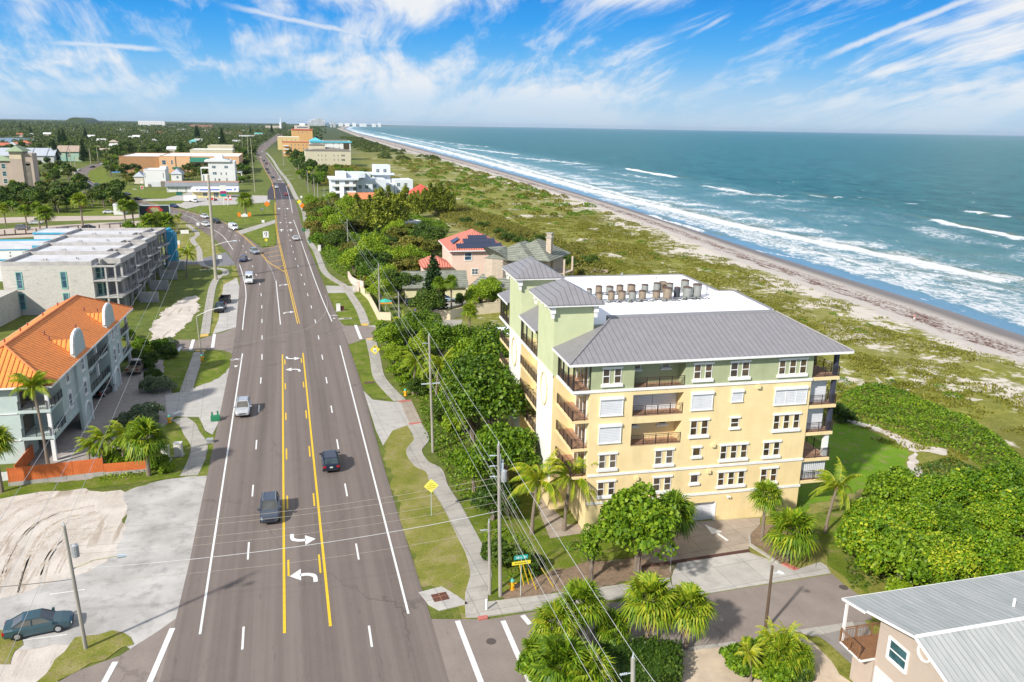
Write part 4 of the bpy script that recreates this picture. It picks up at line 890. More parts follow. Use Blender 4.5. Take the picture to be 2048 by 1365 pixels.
acs=[(1178,592,.42,.8,1,'pale round condenser at the far left end of the back row'),(1197,588,.55,.95,0,'rusty condenser second from left in the back row'),(1219,588,.6,.9,1,'dull grey condenser third from left in the back row'),(1239,587,.58,1.0,0,'rusty condenser fourth from left in the back row'),(1262,587,.68,1.1,0,'wide rusty condenser fifth from left in the back row'),
(1289,586,.58,1.05,1,'grey condenser sixth from left in the back row'),(1313,584,.6,1.15,1,'grey condenser in the back row left of the tan box unit'),(1339,584,.58,1.1,1,'grey condenser in the back row right of the tan box unit'),(1369,582,.72,1.5,1,'tall grey condenser at the right of the back row'),
(1198,603,.5,1.,0,'rust streaked condenser at the left end of the front row'),(1222,603,.52,1.25,0,'narrow tan condenser second in the front row'),(1243,602,.6,1.2,0,'brown condenser third in the front row'),(1264,602,.58,1.2,1,'grey condenser fourth in the front row'),(1284,601,.58,1.2,0,'rusty condenser fifth in the front row with dark grille'),
(1312,599,.6,1.0,0,'low rusty condenser sixth in the front row'),(1334,600,.72,1.6,0,'large rust streaked condenser seventh in the front row'),(1353,597,.5,1.45,2,'dark charcoal condenser between two large ones in the front row'),(1374,597,.75,1.5,1,'large grey condenser ninth in the front row'),(1393,596,.75,1.9,1,'tallest condenser at the right end of the front row')]
COILD=stripes('condenser_coil_dark',(.05,.055,.07),(.02,.02,.025),2,.06,.25,.55)
for x,y,r_,h_,mi,lab in acs: ac(x,y,r_*.70,h_*.72,(RUST,COILG,COILD)[mi],lab)
p=G(1325,583,18.97); t=empty('air_conditioner',(p.x,p.y,18.95),'small tan box shaped unit in the middle of the back row','air conditioner',A0); b=MB(); b.box(-.35,.35,-.4,.4,.15,1.25); b.build('cabinet',RUST,t); b=MB(); b.tube((0,-.41,.7),(0,-.44,.7),.28,.28,12); b.build('fan_guard',DKF,t)
for x,y,h,l in ((1243,560+12,1.5,'thin vent pipe standing behind the air conditioners'),(1312,568,.8,'short white vent pipe near the back parapet'),(1412,590,.9,'thin white vent pipe right of the air conditioners')):
    p=G(x,y,18.95); b=MB(); b.tube((0,0,0),(0,0,h),.07,.07,8); b.tube((0,0,h),(0,0,h+.15),.13,.1,8); o=b.build('vent_pipe',GREYM); o.location=(p.x,p.y,18.95); tag(o,l,'vent pipe')
# ============================================================= OTHER BUILDINGS
def walls(b,x0,x1,y0,y1,z0,z1): b.box(x0,x1,y0,y1,z0,z1); return b
# ---- mint building with orange tile roof (frame: x north along the street front, y west)
MINT=M('mint_stucco',(.485,.565,.54),(.43,.505,.48),.4,.9,.15,grime=.15,bsc=12)
def tiles(name,c1,c2,axis,per,rz=0,var=.16): return stripes(name,c1,c2,axis,per,.2,.75,bump=1.,var=var,rz=rz,vscale=2.2,dist=.12)
TILX=tiles('orange_roof_tile',(.86,.27,.06),(.50,.14,.035),0,.7); TILY=tiles('orange_roof_tile_end',(.84,.26,.05),(.46,.13,.03),1,.55)
mint=empty('apartment_house',(-26.9,95.6,0),'mint green three storey house with orange tiled roof and shaped gables beside the road','apartment house',rad(87.1))
def mb_(name,mat,b,par=mint,sm=False): return b.build(name,mat,par,sm)
b=MB(); b.box(3.9,33.6,.05,11,2.6,9.2); b.box(0,3.9,4.2,11,0,9.2); b.box(33.6,38.2,4.2,11,2.6,9.2); b.box(3.9,38.2,6.0,11,-.1,2.6)
# cut-out look of the loggia bay is made by separate wall pieces
b=MB(); b.box(4.4,15.3,0,11,2.75,9.2); b.box(15.3,24.9,2.2,11,2.75,9.2); b.box(24.9,33.1,0,11,2.75,9.2); b.box(.2,4.4,3.2,11,-.1,9.2); b.box(33.1,38.3,3.2,11,2.75,9.2); b.box(4.4,38.3,5.5,11,-.1,2.75)
b.box(9.8,14.4,-.35,0,-.1,9.2) ; b.box(24.95,29.3,-.35,0,-.1,9.2); b.box(15.3,24.9,.0,2.2,8.75,9.2)
mb_('wall',MINT,b)
for a in (9.8,24.95):
    m_=a+2.3 if a<10 else a+2.18; b=MB()
    pr=[(m_-2.3,9.2),(m_-2.3,10.0),(m_-2.15,10.5),(m_-2.0,11.2),(m_-1.7,11.9),(m_-1.0,12.35),(m_,12.5),(m_+1.0,12.35),(m_+1.7,11.9),(m_+2.0,11.2),(m_+2.15,10.5),(m_+2.3,10.0),(m_+2.3,9.2)]
    b.yprism(pr,-.35,.15); g=mb_('shaped_gable',MINT,b); b=MB(); b.path([(x,-.1,z) for x,z in pr[1:-1]],.24,6); mb_('coping',WHITE,b,g)
    b=MB(); gable(b,m_-1.7,m_+1.7,.15,4.6,9.4,11.3,.1,'y'); mb_('dormer_roof',TILY,b,g)
b=MB(); L0,L1,Wd,zE_,zR_=-.7,39.1,11.6,9.3,12.7
v=[(L0,-.75,zE_),(L1,-.75,zE_),(L1,Wd,zE_),(L0,Wd,zE_),(L0+5.6,5.4,zR_),(L1-6.,5.4,zR_)]
b.add(v,[(0,1,5,4),(2,3,4,5)]); b.add([(x,y,z-.16) for x,y,z in v[:4]],[(3,2,1,0)]); mb_('tile_roof',TILX,b)
b=MB(); b.add([v[1],v[2],v[5]],[(0,1,2)]); b.add([v[3],v[0],v[4]],[(0,1,2)]); pieces(b,'tile_roof_end',TILY,mint)
b=MB(); b.path([(v[4][0],v[4][1],zR_+.02),(v[5][0],v[5][1],zR_+.02)],.14,5)
for i,j in ((0,4),(1,5),(3,4),(2,5)): b.path([Vector(v[i])+Vector((0,0,.03)),Vector(v[j])+Vector((0,0,.03))],.13,5)
mb_('ridge_tiles',M('ridge_tile',(.62,.20,.07),(.5,.16,.06),2,.8),b)
b=MB()
for q in ((L0,L1,-.79,-.752),(L0,L1,Wd+.002,Wd+.04)): b.box(q[0],q[1],q[2],q[3],zE_-.22,zE_)
b.box(L0-.04,L0-.002,-.75,Wd,zE_-.22,zE_); b.box(L1+.002,L1+.04,-.75,Wd,zE_-.22,zE_); mb_('gutter',WHITE,b)
b=MB()
for x,y in ((12,3.0),(13.0,3.8),(20,2.2),(28,3.2),(30,2.0),(18,8.2),(23,9.0),(28,8.6),(34,8.4),(9,9.2),(12,8)):
    z=zE_+(zR_-zE_)*(1-abs(y-5.4)/6.1); b.tube((x,y,z-.1),(x,y,z+.5),.11,.11,7)
pieces(b,'roof_vent',M('vent_terracotta',(.30,.12,.08),None,3,.8),mint)
FE=face((0,0,0),(1,0,0),(0,-1,0)); FEg=face((0,-.35,0),(1,0,0),(0,-1,0))
for s0,F_ in ((6.5,FE),(11.5,FEg),(26.6,FEg),(30.2,FE)):
    for z0,z1 in ((7.3,8.95),(4.1,5.8)): window(mint,F_,s0,s0+1.15,z0,z1,1,'arch',GLASSB)
for s0 in (10.6,25.6):
    b=MB(); pts=[(s0+1.4+1.5*math.cos(a),-.42,1.2+1.9*math.sin(a)) for a in np.linspace(0,math.pi,13)]; b.path([(s0+2.9,-.42,0)]+pts+[(s0-.1,-.42,0)],.16,6); mb_('arch_surround',WHITE,b)
b=MB(); b.box(-.1,38.6,-.12,-.002 if 0 else .0-.001,2.62,3.0); b.box(15.3,24.9,-.1,2.19,2.75,3.1); b.box(15.3,24.9,-.1,2.19,5.95,6.3); b.box(0,4.4,-.05,3.2,2.75,3.1); b.box(0,4.4,-.05,3.2,5.95,6.3); b.box(33.1,38.5,-.05,3.2,2.75,3.1); b.box(33.1,38.5,-.05,3.2,5.95,6.3)
mb_('balcony_slab',MINT,b)
b=MB()
for x,zt in ((.35,9.1),(37.9,9.1)): b.box(x-.2,x+.2,.05,.45,0,2.6); b.box(x-.18,x+.18,.08,.44,3.1,zt)
b.box(19.8,20.2,.0,.3,3.1,8.8); b.box(20.0,20.35,.0,.35,0,2.6) if 0 else None
for y in (4.0,): pass
b.box(-.12,.0,.2,11,2.9,3.0) if 0 else None
pieces(b,'column',WHITE,mint)
for z in (3.1,6.3):
    for a,c in ((15.4,19.75),(20.25,24.8),(.4,4.3),(33.2,37.7)): railing(mint,FE,a,c,z,1.05,.18,BLK,off=.08)
    railing(mint,face((.1,0,0),(0,1,0),(-1,0,0)),.3,3.2,z,1.05,.18,BLK,off=.02)
    b=MB(); b.box(15.9,24.4,2.14,2.19,z+.05,z+2.2); d_=mb_('sliding_door',GLASS,b); b=MB(); b.box(.9,4.0,3.14,3.19,z+.05,z+2.2); mb_('sliding_door',GLASS,b); b=MB(); b.box(33.6,37.6,3.14,3.19,z+.05,z+2.2); mb_('sliding_door',GLASS,b)
b=MB().tr(face((.2,0,0),(0,1,0),(-1,0,0))); b.box(3.4,11,.002,.1,2.7,2.85); b.box(3.4,11,.002,.1,5.9,6.0); mb_('string_course',WHITE,b)
b=MB().tr(FE); b.box(.9,4.0,-5.0,-4.9,.1,2.3)
for i in range(9): b.mi=0; b.box(17.6+i*.42,17.6+i*.42+.10+(i%3)*.06,.13,.16,5.98+(i%2)*.05,6.22)
mb_('script_lettering',BLK,b)
# planter on the lower balcony, picture
# ---- grey block building: four unfinished units stepping back, plus blue end unit
BLOCK=None
m,t_,b_=newmat('grey_blockwork'); k=NT(t_); P=k.co(); br=k.n('ShaderNodeTexBrick'); br.inputs['Scale'].default_value=1; 
cmb=k.n('ShaderNodeCombineXYZ'); sp=k.sep(P); k.L(k.ma('ADD',sp[0],sp[1]),cmb.inputs[0]); k.L(sp[2],cmb.inputs[1]); k.L(cmb.outputs[0],br.inputs['Vector'])
br.inputs['Brick Width'].default_value=.4; br.inputs['Row Height'].default_value=.2; br.inputs['Mortar Size'].default_value=.012; br.inputs['Color1'].default_value=(.56,.53,.48,1); br.inputs['Color2'].default_value=(.48,.455,.41,1); br.inputs['Mortar'].default_value=(.40,.38,.35,1)
st=k.noise(k.map(P,(.5,.5,2.5)),.9,6,.7); spk=k.noise(P,5,3,.7)
c=k.mix(k.ma('MULTIPLY',k.mr(st,.56,.64),.55),br.outputs[0],(.27,.255,.23)); c=k.mix(k.ma('MULTIPLY',k.mr(spk,.62,.7),.5),c,(.25,.24,.22)); k.L(c,b_.inputs['Base Color']); b_.inputs['Roughness'].default_value=.95; BLOCK=m
CONG=M('grey_render',(.46,.44,.42),(.36,.345,.33),.7,.95,.3,grime=.35); ROOFG=M('grey_flat_roof',(.60,.595,.61),(.50,.495,.51),.25,.8,grime=.4)
TEAL=M('teal_window_frame',(.25,.48,.40),(.22,.43,.36),2,.6); BLUEW=M('bright_blue_paint',(.06,.36,.52),(.05,.31,.46),.8,.7)
gb0=empty('unfinished_townhouse',(-33.6,173.0,0),'nearest grey concrete block townhouse under construction with teal window frames','townhouse',rad(-7),'grey unfinished townhouses stepping back from the road')
def unit(t,blue=False,front=True):
    wm=BLOCK
    b=MB(); b.prism([(-21,0),(-8.6,0),(-8.6,-.25),(-4.2,-.25),(-4.2,1.6),(-3.2,1.6),(-3.2,13.3),(-21,13.3)],-.1,10.0); b.build('wall',wm,t)
    b=MB()
    for q in ((-21,-20.75,0,13.3),(-20.75,-8.6,-.02,.2),(-8.6,-4.2,-.27,.0),(-3.45,-3.2,1.6,13.3),(-20.7,-3.45,13.1,13.3)): b.box(*q,10.0,10.75)
    b.box(-4.45,-4.2,0,3.2,10.0,10.9); b.box(-4.2,.25,3.1,3.35,9.76,10.9); b.box(.0,.25,3.36,13.0,9.76,10.8); b.box(-4.2,.25,13.0,13.3,9.9,10.8) ; b.build('parapet',CONG,t)
    b=MB(); b.box(-20.7,-3.5,.25,13.0,10.0,10.12); b.box(-3.19,.0,3.4,12.9,10.0,10.1); b.build('flat_roof',ROOFG,t)
    b=MB()
    for z in (3.3,6.7): b.box(-4.19,.9,-.2,13.2,z,z+.25)
    b.box(-3.19,.2,3.4,13.2,9.75,9.99); b.box(-4.19,.2,-.2,.2,9.6,9.95); b.box(-.1,.2,.2,3.1,9.6,9.95); b.build('balcony_slab',CONG,t)
    b=MB()
    for x in (-1.8,.0): b.box(x-.16,x+.16,-.1,.2,.0,9.75)
    for y in (4.2,8.6,13.0): b.box(.0-.25,.15,y-.15,y+.15,0,9.75)
    b.box(-3.1,.1,6.3,6.5,0,9.75); pieces(b,'pier',BLUEW if blue else CONG,t)
    b=MB(); b.box(0.9,4.8,10.5,10.75,0,2.3); b.build('garden_wall',CONG,t)
    Fs=face((0,0,0),(1,0,0),(0,-1,0))
    if front:
        for s0 in (-18.4,-10.2):
            for z0,z1 in ((5.45,8.65),(1.2,4.35)): window(t,Fs,s0,s0+.95,z0,z1,1,'box',GLASSB,TEAL)
    Fe=face((-3.2,0,0),(0,1,0),(1,0,0))
    for z in (.2,3.7,7.1):
        window(t,face((0,1.6,0),(1,0,0),(0,-1,0)),-4.15,-3.3,z,z+2.3,1,'box',GLASST,TEAL); window(t,Fe,2.0,4.6,z,z+2.3,2,'plain',GLASST,TEAL); window(t,Fe,7.2,9.6,z,z+2.3,2,'plain',GLASST,TEAL)
        railing(t,face((.9,0,0),(0,1,0),(1,0,0)),6.6,10.4,z if z>1 else 3.55,.95,.5,BLK,off=-.05) if z>1 else None
    b=MB()
    for x,y in ((-15,5),(-14.6,5.4),(-9.5,7),(-9,6.4)): b.tube((x,y,10.1),(x,y,10.55),.14,.14,7)
    b.box(-15.5,-14.2,4.8,5.0,10.12,10.35); pieces(b,'roof_vent',CONG,t)
unit(gb0); reg(gb0)
labs=['second grey unfinished townhouse behind the nearest one','third grey unfinished townhouse in the stepped row','fourth grey unfinished townhouse next to the blue pier end']
for i,l in enumerate(labs):
    o=copy_tree(gb0,loc=(-33.6+ .35*(i+1)+1.7*(i+1)*0,173.0+13.55*(i+1),0),label=l)
    for c in list(bpy.data.objects):
        if c.parent is o and c.name.startswith('window') and (c.matrix_basis.translation.length>=0): pass
e=empty('art_deco_block',(-30.0,226.8,0),'bright blue fin wall at the end of the grey townhouses','wall',rad(-7)); b=MB(); b.box(-1.6,-.6,0,5,0,10.2); b.box(-.55,.3,.6,4.2,0,9.6); b.box(.35,1.0,1.2,3.4,0,9.0); b.build('fin',BLUEW,e)
# lower wing at far left with boarded opening
b=MB(); t=empty('annex',(-54.2,160,0),'low grey block annex with a boarded window at the left picture edge','annex',rad(-7)); b.box(-14,0.5,0,15,0,5.3); b.build('wall',BLOCK,t); window(t,face((0,0,0),(1,0,0),(0,-1,0)),-4.,-1.2,1.2,4.2,1,'box',M('chipboard',(.55,.48,.38),(.42,.36,.28),5,.9),TEAL)
# ---- white and blue retro block
dec=empty('retro_motel',(-57,214,0),'white low block with bright blue trim and dotted parapet at the left edge','motel',rad(-4))
b=MB(); b.box(-40,0,0,16,0,7.5); b.build('wall',M('white_painted_wall',(.74,.74,.74),None,.5,.8),dec)
b=MB(); b.box(-40,0,-.12,-.002,5.0,5.35); b.box(-40,0,-.12,-.002,7.5,7.75); b.box(-40.1,.1,15.9,16.2,7.5,7.9); b.box(-2,1,-.4,-.125,0,8.6); b.box(-13.5,-11.5,-1,-.125,0,8.9); b.box(0,12,14,17,7.0,7.6) ; b.build('blue_trim',BLUEW,dec)
b=MB(); b.box(-39.9,-.1,.1,15.9,7.5,7.56); b.build('flat_roof',ROOFG,dec)
b=MB().tr(face((0,0,0),(1,0,0),(0,-1,0)))
for i in range(14):
    for j in range(2): b.box(-38+i*2.8,-37.75+i*2.8,.002,.06,6.0+j*.8,6.25+j*.8)
b.build('dots',BLK,dec)
for i in range(5): window(dec,face((0,0,0),(1,0,0),(0,-1,0)),-36+i*7.4,-33+i*7.4,1.8,3.6,3,'box',GLASSB)
dec2=empty('retro_wing',(-51,236,0),'low white wing with blue roof edge behind the retro motel','motel',rad(-7)); b=MB(); b.box(-14,9,0,9,0,8.3); b.build('wall',M('white_painted_wall2',(.66,.68,.70),None,.5,.8),dec2); b=MB(); b.box(-14.2,9.2,-.2,9.2,8.3,8.7); b.build('blue_trim',BLUEW,dec2); b=MB(); b.box(-13.6,8.6,.3,8.7,8.7,8.76); b.build('flat_roof',ROOFG,dec2)
# ---- generic block from its front foot line in the picture
def block(name,label,cat,pl,pr,depth,h,wm,roof=None,rh=2.,rmat=None,wins=(),over=.5,glass=None,wst='plain',par=True,z0=0,group=None):
    a=G(*pl);c=G(*pr)
    if a.y>300: r_=ray(*pr); c=Vector((r_.x/r_.y*a.y,a.y,0))
    ang=math.atan2(c.y-a.y,c.x-a.x); L=(c-a).length
    t=empty(name,(a.x,a.y,0),label,cat,ang,group); t['L']=L; del t['L']
    b=MB(); b.box(0,L,0,depth,-.2,h); b.build('wall',wm,t)
    if roof=='hip': b=MB(); hip(b,-over,L+over,-over,depth+over,h+.1,h+rh); b.build('roof',rmat,t)
    elif roof=='gable': b=MB(); gable(b,-over,L+over,-over,depth+over,h+.1,h+rh); b.build('roof',rmat,t); b=MB(); b.xprism([(0,h),(depth/2,h+rh-.2),(depth,h)],.1,L-.1); b.build('gable_wall',wm,t)
    elif roof=='flat':
        b=MB(); b.box(.25,L-.25,.25,depth-.25,h,h+.06); b.build('roof',rmat or WROOF,t)
        b=MB(); b.box(-.1,L+.1,-.1,.2,h,h+.5); b.box(-.1,L+.1,depth-.2,depth+.1,h,h+.5); b.box(-.1,.2,.2,depth-.2,h,h+.5); b.box(L-.2,L+.1,.2,depth-.2,h,h+.5); b.build('parapet',wm,t)
    Fm=face((0,0,0),(1,0,0),(0,-1,0))
    for (f0,f1,za,zb,n) in wins: window(t,Fm,f0*L,f1*L,za,zb,n,wst,glass or GLASSB)
    return t,L
TAN=M('tan_stucco',(.60,.545,.40),(.56,.51,.37),.1,.9); SHING=M('brown_shingle',(.23,.20,.17),(.16,.14,.12),.5,.9,.2); SHINGG=stripes('grey_shingle',(.22,.23,.185),(.12,.13,.105),2,.32,.25,.9,bump=.7,var=.35,vscale=.9,dist=.05)
t,L=block('condo_block','tan four storey block with dark hip roof between the road and the dunes','apartment block',(612,334),(702,332),34,14.2,TAN,'hip',2.6,SHING,
  [(x,x+.018,z,z+1.6,1) for x in (.27,.35,.435,.62,.71) for z in (9.3,5.4)]+[(x,x+.018,1.4,3,1) for x in (.43,.63)]+[(.79,.87,z,z+1.7,3) for z in (9.3,5.3)]+[(.08,.14,4.3,6.8,1)],glass=GLASS)
b=MB(); b.box(L*.1,L*.45,9,26,14.2,19); b.build('penthouse',TAN,t); b=MB(); hip(b,L*.1-.6,L*.45+.6,8.4,26.6,19,20.4); b.build('penthouse_roof',SHING,t)
WHW=M('white_wall',(.74,.735,.72),(.69,.685,.67),.2,.85); CYAN=M('turquoise_roof',(.12,.47,.58),(.10,.42,.52),.3,.7); ORG=M('orange_stucco',(.66,.39,.16),(.62,.36,.14),.15,.9); ORY=M('yellow_orange_stucco',(.68,.52,.24),(.64,.48,.22),.15,.9); REDR=M('red_roof_edge',(.55,.10,.07),None,1,.8)
t,L=block('condo_block','white block with turquoise roof edge and air conditioners behind the tan block','apartment block',(622,320),(702,318),26,19.2,WHW,'flat',wins=[(x,x+.022,z,z+1.6,1) for x in (.12,.33,.38,.56,.70) for z in (16,12)])
b=MB(); b.box(-.6,L+1.2,-.8,-.105,18.0,19.75); b.box(L+.105,L+1.2,-.1,26,18,19.75); b.build('turquoise_fascia',CYAN,t); b=MB(); b.box(L*.82,L*.97,-.06,.02,11,17.6); b.build('dark_loggia',GLASS,t)
b=MB(); hip(b,-1,L*.3,-1,20,19.8,23.2,ridge=5); b.build('turquoise_roof',CYAN,t)
b=MB()
for i in range(16): x=L*(.34+.62*i/16); b.box(x,x+1.3,8,9.3,19.3,20.9)
pieces(b,'roof_unit',SHING,t)
t,L=block('condo_block','orange five storey block with small square windows beside the coast road','apartment block',(566,313),(622,311),30,16.5,ORG,'flat',wins=[(x,x+.035,z,z+1.7,1) for x in (.3,.43,.56,.72,.85) for z in (12.2,8.2,4.2)]); b=MB(); b.box(-.3,L+.3,-.4,-.105,16.2,17.1); b.build('red_fascia',REDR,t)
b=MB()
for z in (3.5,7.5,11.5): b.box(1,7,-2.2,0-.01,z,z+.3); b.box(1,7,-2.2,-2.0,z+.3,z+1.3)
b.build('balcony',WHW,t)
t,L=block('condo_block','yellow orange block standing behind the orange one on the coast road','apartment block',(556,300),(600,298),70,17.5,ORY,'flat',wins=[(x,x+.03,z,z+1.8,1) for x in (.2,.4,.6,.8) for z in (13,9)])
t,L=block('condo_block','orange block with red roofline and a balcony corner farther up the beach','apartment block',(585,288),(626,286.5),80,26,ORG,'flat',wins=[(x,x+.04,20,22.5,1) for x in (.3,.5,.7)]); b=MB(); b.box(-.3,L+.5,-.6,-.105,24.6,26.8); b.build('red_fascia',REDR,t)
t,L=block('condo_block','pale pink block stepping up behind the orange condominiums','apartment block',(591,281),(620,280),60,32,M('pale_pink_wall',(.66,.56,.48),None,.1,.9),'flat',wins=[(.15,.9,27,29.5,8)]); b=MB(); b.box(L*.35,L*.7,10,40,32,37); b.build('penthouse',WHW,t)
# far towers on the coast
for i,(x0,x1,yt,yb,lab) in enumerate(((616,621,243,255,'small white tower at the left of the far tower cluster'),(622,630,239.5,255,'left broad white tower in the far coastal cluster'),(631,635,236.8,255,'tallest white tower in the far coastal cluster'),(636.5,645,237.5,254.6,'wide white tower right of the tallest far tower'),(646,650,242,254.5,'white tower at the right of the far cluster'),(652,658,245.5,254.3,'low blue tower beyond the far white towers'),(661,664,243.5,254,'thin white tower beyond the blue one on the coast'),(667,671,245.2,254,'short pale block near the far shore bend'))):
    Y=9000-i*20; a=G(x0,248+.5+.0171*x0*0+3.4+.0); 
    d=ray(x0,yb-1.5); d2=ray(x1,yb-1.5); X0=d.x/d.y*Y; X1=d2.x/d2.y*Y; d3=ray(x0,yt); Hh=HC+d3.z/d3.y*Y
    t=empty('tower_block',(X0,Y,0),lab,'tower block',0,'white towers far along the coast'); b=MB(); b.box(0,X1-X0,0,60,-2,Hh); b.build('wall',WHW if i!=5 else M('blue_grey_wall',(.22,.33,.45),None,.1,.9),t)
    b=MB(); 
    for z in np.arange(8,Hh-4,9): b.box(1,X1-X0-1,-.6,-.01,z,z+4)
    b.build('window_band',GLASSB,t)
FARW=[(678,686,246.2),(690,699,246.8),(706,712,246.0),(720,733,247.2),(745,752,247.5),(757,762,246.4)]
for x0,x1,yt in FARW:
    Y=11800; d=ray(x0,250);d2=ray(x1,250); X0=d.x/d.y*Y;X1=d2.x/d2.y*Y; Hh=max(20,HC+ray(x0,yt).z/ray(x0,yt).y*Y)
    t=empty('tower_block',(X0,Y,0),'pale low block on the hazy far shore','building',0,'pale blocks on the hazy far shore'); b=MB(); b.box(0,X1-X0,0,80,-2,Hh); b.build('wall',WHW,t)
# inland far buildings
t,L=block('condo_block','long white four storey block far off in the woods','apartment block',(277,253.8),(330,254.4),60,34,WHW,'flat',wins=[(x,x+.02,z,z+4,1) for x in np.arange(.05,.95,.09) for z in (22,12)])
t,L=block('condo_block','long low red brown building in the distant woods','building',(380,256.8),(425,257.5),50,18,M('red_brown_wall',(.36,.2,.15),None,.1,.9),'flat',rmat=WHW)
t,L=block('condo_block','long pale building near the spire in the distance','building',(531,261),(562,260.5),50,22,M('pale_tan_wall',(.55,.47,.38),None,.1,.9),'flat')
sp=G(562,262); t=empty('spire',(sp.x,sp.y,0),'thin white spire on a small tower above the distant trees','spire'); b=MB(); b.tube((0,0,0),(0,0,38),6,5,8); b.build('tower_base',WHW,t); b=MB(); b.tube((0,0,38),(0,0,HT(562,234,sp)),2.8,.5,8); b.build('needle',WHW,t)
# retail, shops
PEACH=M('peach_stucco',(.72,.44,.25),(.68,.41,.23),.15,.9); BRN=M('brown_stucco',(.42,.23,.11),(.36,.20,.10),.15,.9); GREENA=M('green_awning',(.02,.17,.11),None,1,.7)
t,L=block('retail_building','long low shop building with brown left half','shop building',(241,346),(320,346.5),70,11.6,BRN,'flat',rmat=WROOF)
t,L=block('retail_building','long peach shop building with green awnings','shop building',(320.5,347),(480,349.5),68,12.2,PEACH,'flat',rmat=WROOF,wins=[(.035,.08,6.5,9.5,1),(.145,.18,6.5,9.5,2)])
b=MB(); b.add([(L*.375,-3,8.4),(L*.64,-3,8.4),(L*.62,-.11,11.7),(L*.395,-.11,11.7),(L*.375,-.11,8.4),(L*.64,-.11,8.4)],[(0,1,2,3),(0,3,4),(1,5,2)]); pieces(b,'green_awning',GREENA,t); b=MB(); b.box(L*.16,L*.26,-4,-.11,3.4,4.6); pieces(b,'green_awning',GREENA,t)
b=MB(); 
for x in (.17,.355): b.box(L*x,L*x+1.6,-.5,-.11,0,12.6)
pieces(b,'pilaster',PEACH,t)
for x in (.44,.55): window(t,face((0,0,0),(1,0,0),(0,-1,0)),L*x,L*x+4,4.6,7.4,1,'plain',GLASS)
t,L=block('retail_building','beige shop building behind the peach one','shop building',(381,318),(466,318),40,9.,TAN,'flat',rmat=WROOF)
t,L=block('retail_building','beige shop building with brown eaves farther back','shop building',(416,306),(466,306),40,8.5,TAN,'flat',rmat=TAN); b=MB(); b.box(-1,L+1,-2.5,-.11,4,5.2); b.build('brown_eave',SHING,t)
t,L=block('white_house','tall white three storey house with blue windows beside the coast road','house',(419,367),(472,366.5),17,13.2,WHW,'flat',wins=[(.14,.28,9.3,10.9,2),(.6,.74,9.3,10.9,2),(.15,.30,5.4,7,2),(.44,.49,5.2,6.8,1),(.63,.68,5.2,6.8,1),(.2,.25,1.4,3.2,1),(.34,.42,.2,3,1),(.64,.69,1.2,3.2,1)])
b=MB(); b.box(-2,L*.84,-1,18,13.3,14.3); b.box(L*.25,L*.55,3,12,14.3,17.8); b.build('upper_terrace',WHW,t); b=MB(); hip(b,L*0-1,L*.8,0,15,14.35,16.2); b.build('pale_roof',M('pale_blue_roof',(.55,.58,.60),None,.2,.8),t)
b=MB(); b.box(L+.1,L+4,1,12,6.5,7); b.box(L+.1,L+4,1,12,3,3.5); b.box(L+3.5,L+4,1,1.5,0,7); b.box(-5,-.01,2,12,9,9.6); b.box(-4.8,-4.4,2,2.4,0,9); b.box(-4.5,-.01,3,12,0,5) ; b.build('terrace',WHW,t)
t,L=block('white_house','plain white two storey house with garage doors','house',(290,374),(333,374),16,9.6,WHW,'flat',wins=[(.03,.07,5.2,8.2,1),(.88,.92,5.2,8.2,1)]); b=MB().tr(face((0,0,0),(1,0,0),(0,-1,0))); b.box(L*.12,L*.42,.002,.1,0,2.8); b.box(L*.46,L*.72,.002,.1,0,2.8); b.build('garage_door',SHUT,t); b=MB().tr(face((0,0,0),(1,0,0),(0,-1,0))); b.box(L*.75,L*.95,.002,.08,0,3.2); b.build('carport_opening',SHING,t); b=MB(); b.box(L*.7,L,5,15,9.6,11.4); b.build('stair_head',WHW,t)
GRR=M('grey_metal_sheet',(.42,.45,.50),(.37,.40,.44),.3,.6)
t,L=block('cottage','small cottage with blue grey roof left of the white two storey house','cottage',(269,368),(288,368),14,4.2,M('cream_wall',(.66,.60,.50),None,.3,.9),'hip',3,GRR)
t,L=block('cottage','small white cottage with grey gable roof right of the two storey house','cottage',(343,362),(364,362),16,4.2,WHW,'hip',3.4,GRR,wins=[(.5,.7,1.5,3,1)])
t,L=block('shop_row','long low grey shop row with brown roof behind the petrol station','shop row',(334,385.5),(476,384),13,3.6,M('grey_wall',(.50,.51,.50),None,.2,.9),None); b=MB(); b.add([(-.8,-1.5,3.3),(L+.5,-1.5,3.3),(L+.5,2.5,5.2),(-.8,2.5,5.2)],[(0,1,2,3)]); b.build('grey_mansard',M('grey_mansard_panel',(.22,.24,.26),None,.3,.8),t); b=MB(); b.box(-.8,L+.5,2.5,13.5,5.0,5.3); b.build('roof',M('rust_brown_roof',(.42,.24,.17),(.36,.2,.14),.2,.9),t)
b=MB().tr(face((0,0,0),(1,0,0),(0,-1,0)))
for x in (.03,.15,.28): b.box(L*x,L*x+4.,.002,.1,.2,3.)
b.build('roller_door',WHW,t)
t,L=block('petrol_station','small pale yellow petrol station shop with white and blue fascia','petrol station',(386,396),(454,396),9,3.,M('pale_yellow_wall',(.76,.66,.33),None,.3,.9),None,wins=[(.3,.42,.8,2.4,2),(.62,.76,.3,2.6,3)],glass=GLASST)
b=MB(); b.box(-.6,L+6,-1.6,9,3.02,5.0); b.build('white_fascia',WHW,t); b=MB().tr(face((0,-1.6,0),(1,0,0),(0,-1,0))); b.box(L*.22,L+2.8,.002,.06,3.9,4.4); b.add([(L*.1,.05,4.6),(L*.17,.05,4.4),(L*.18,.05,3.9),(L*.13,.05,4.1)],[(0,1,2,3)]); b.add([(L+4,.05,4.6),(L+5,.05,4.8),(L+4.4,.05,3.8),(L+3.8,.05,3.8)],[(0,1,2,3)]); b.build('blue_stripe',M('royal_blue_paint',(.02,.12,.55),None,1,.6),t)
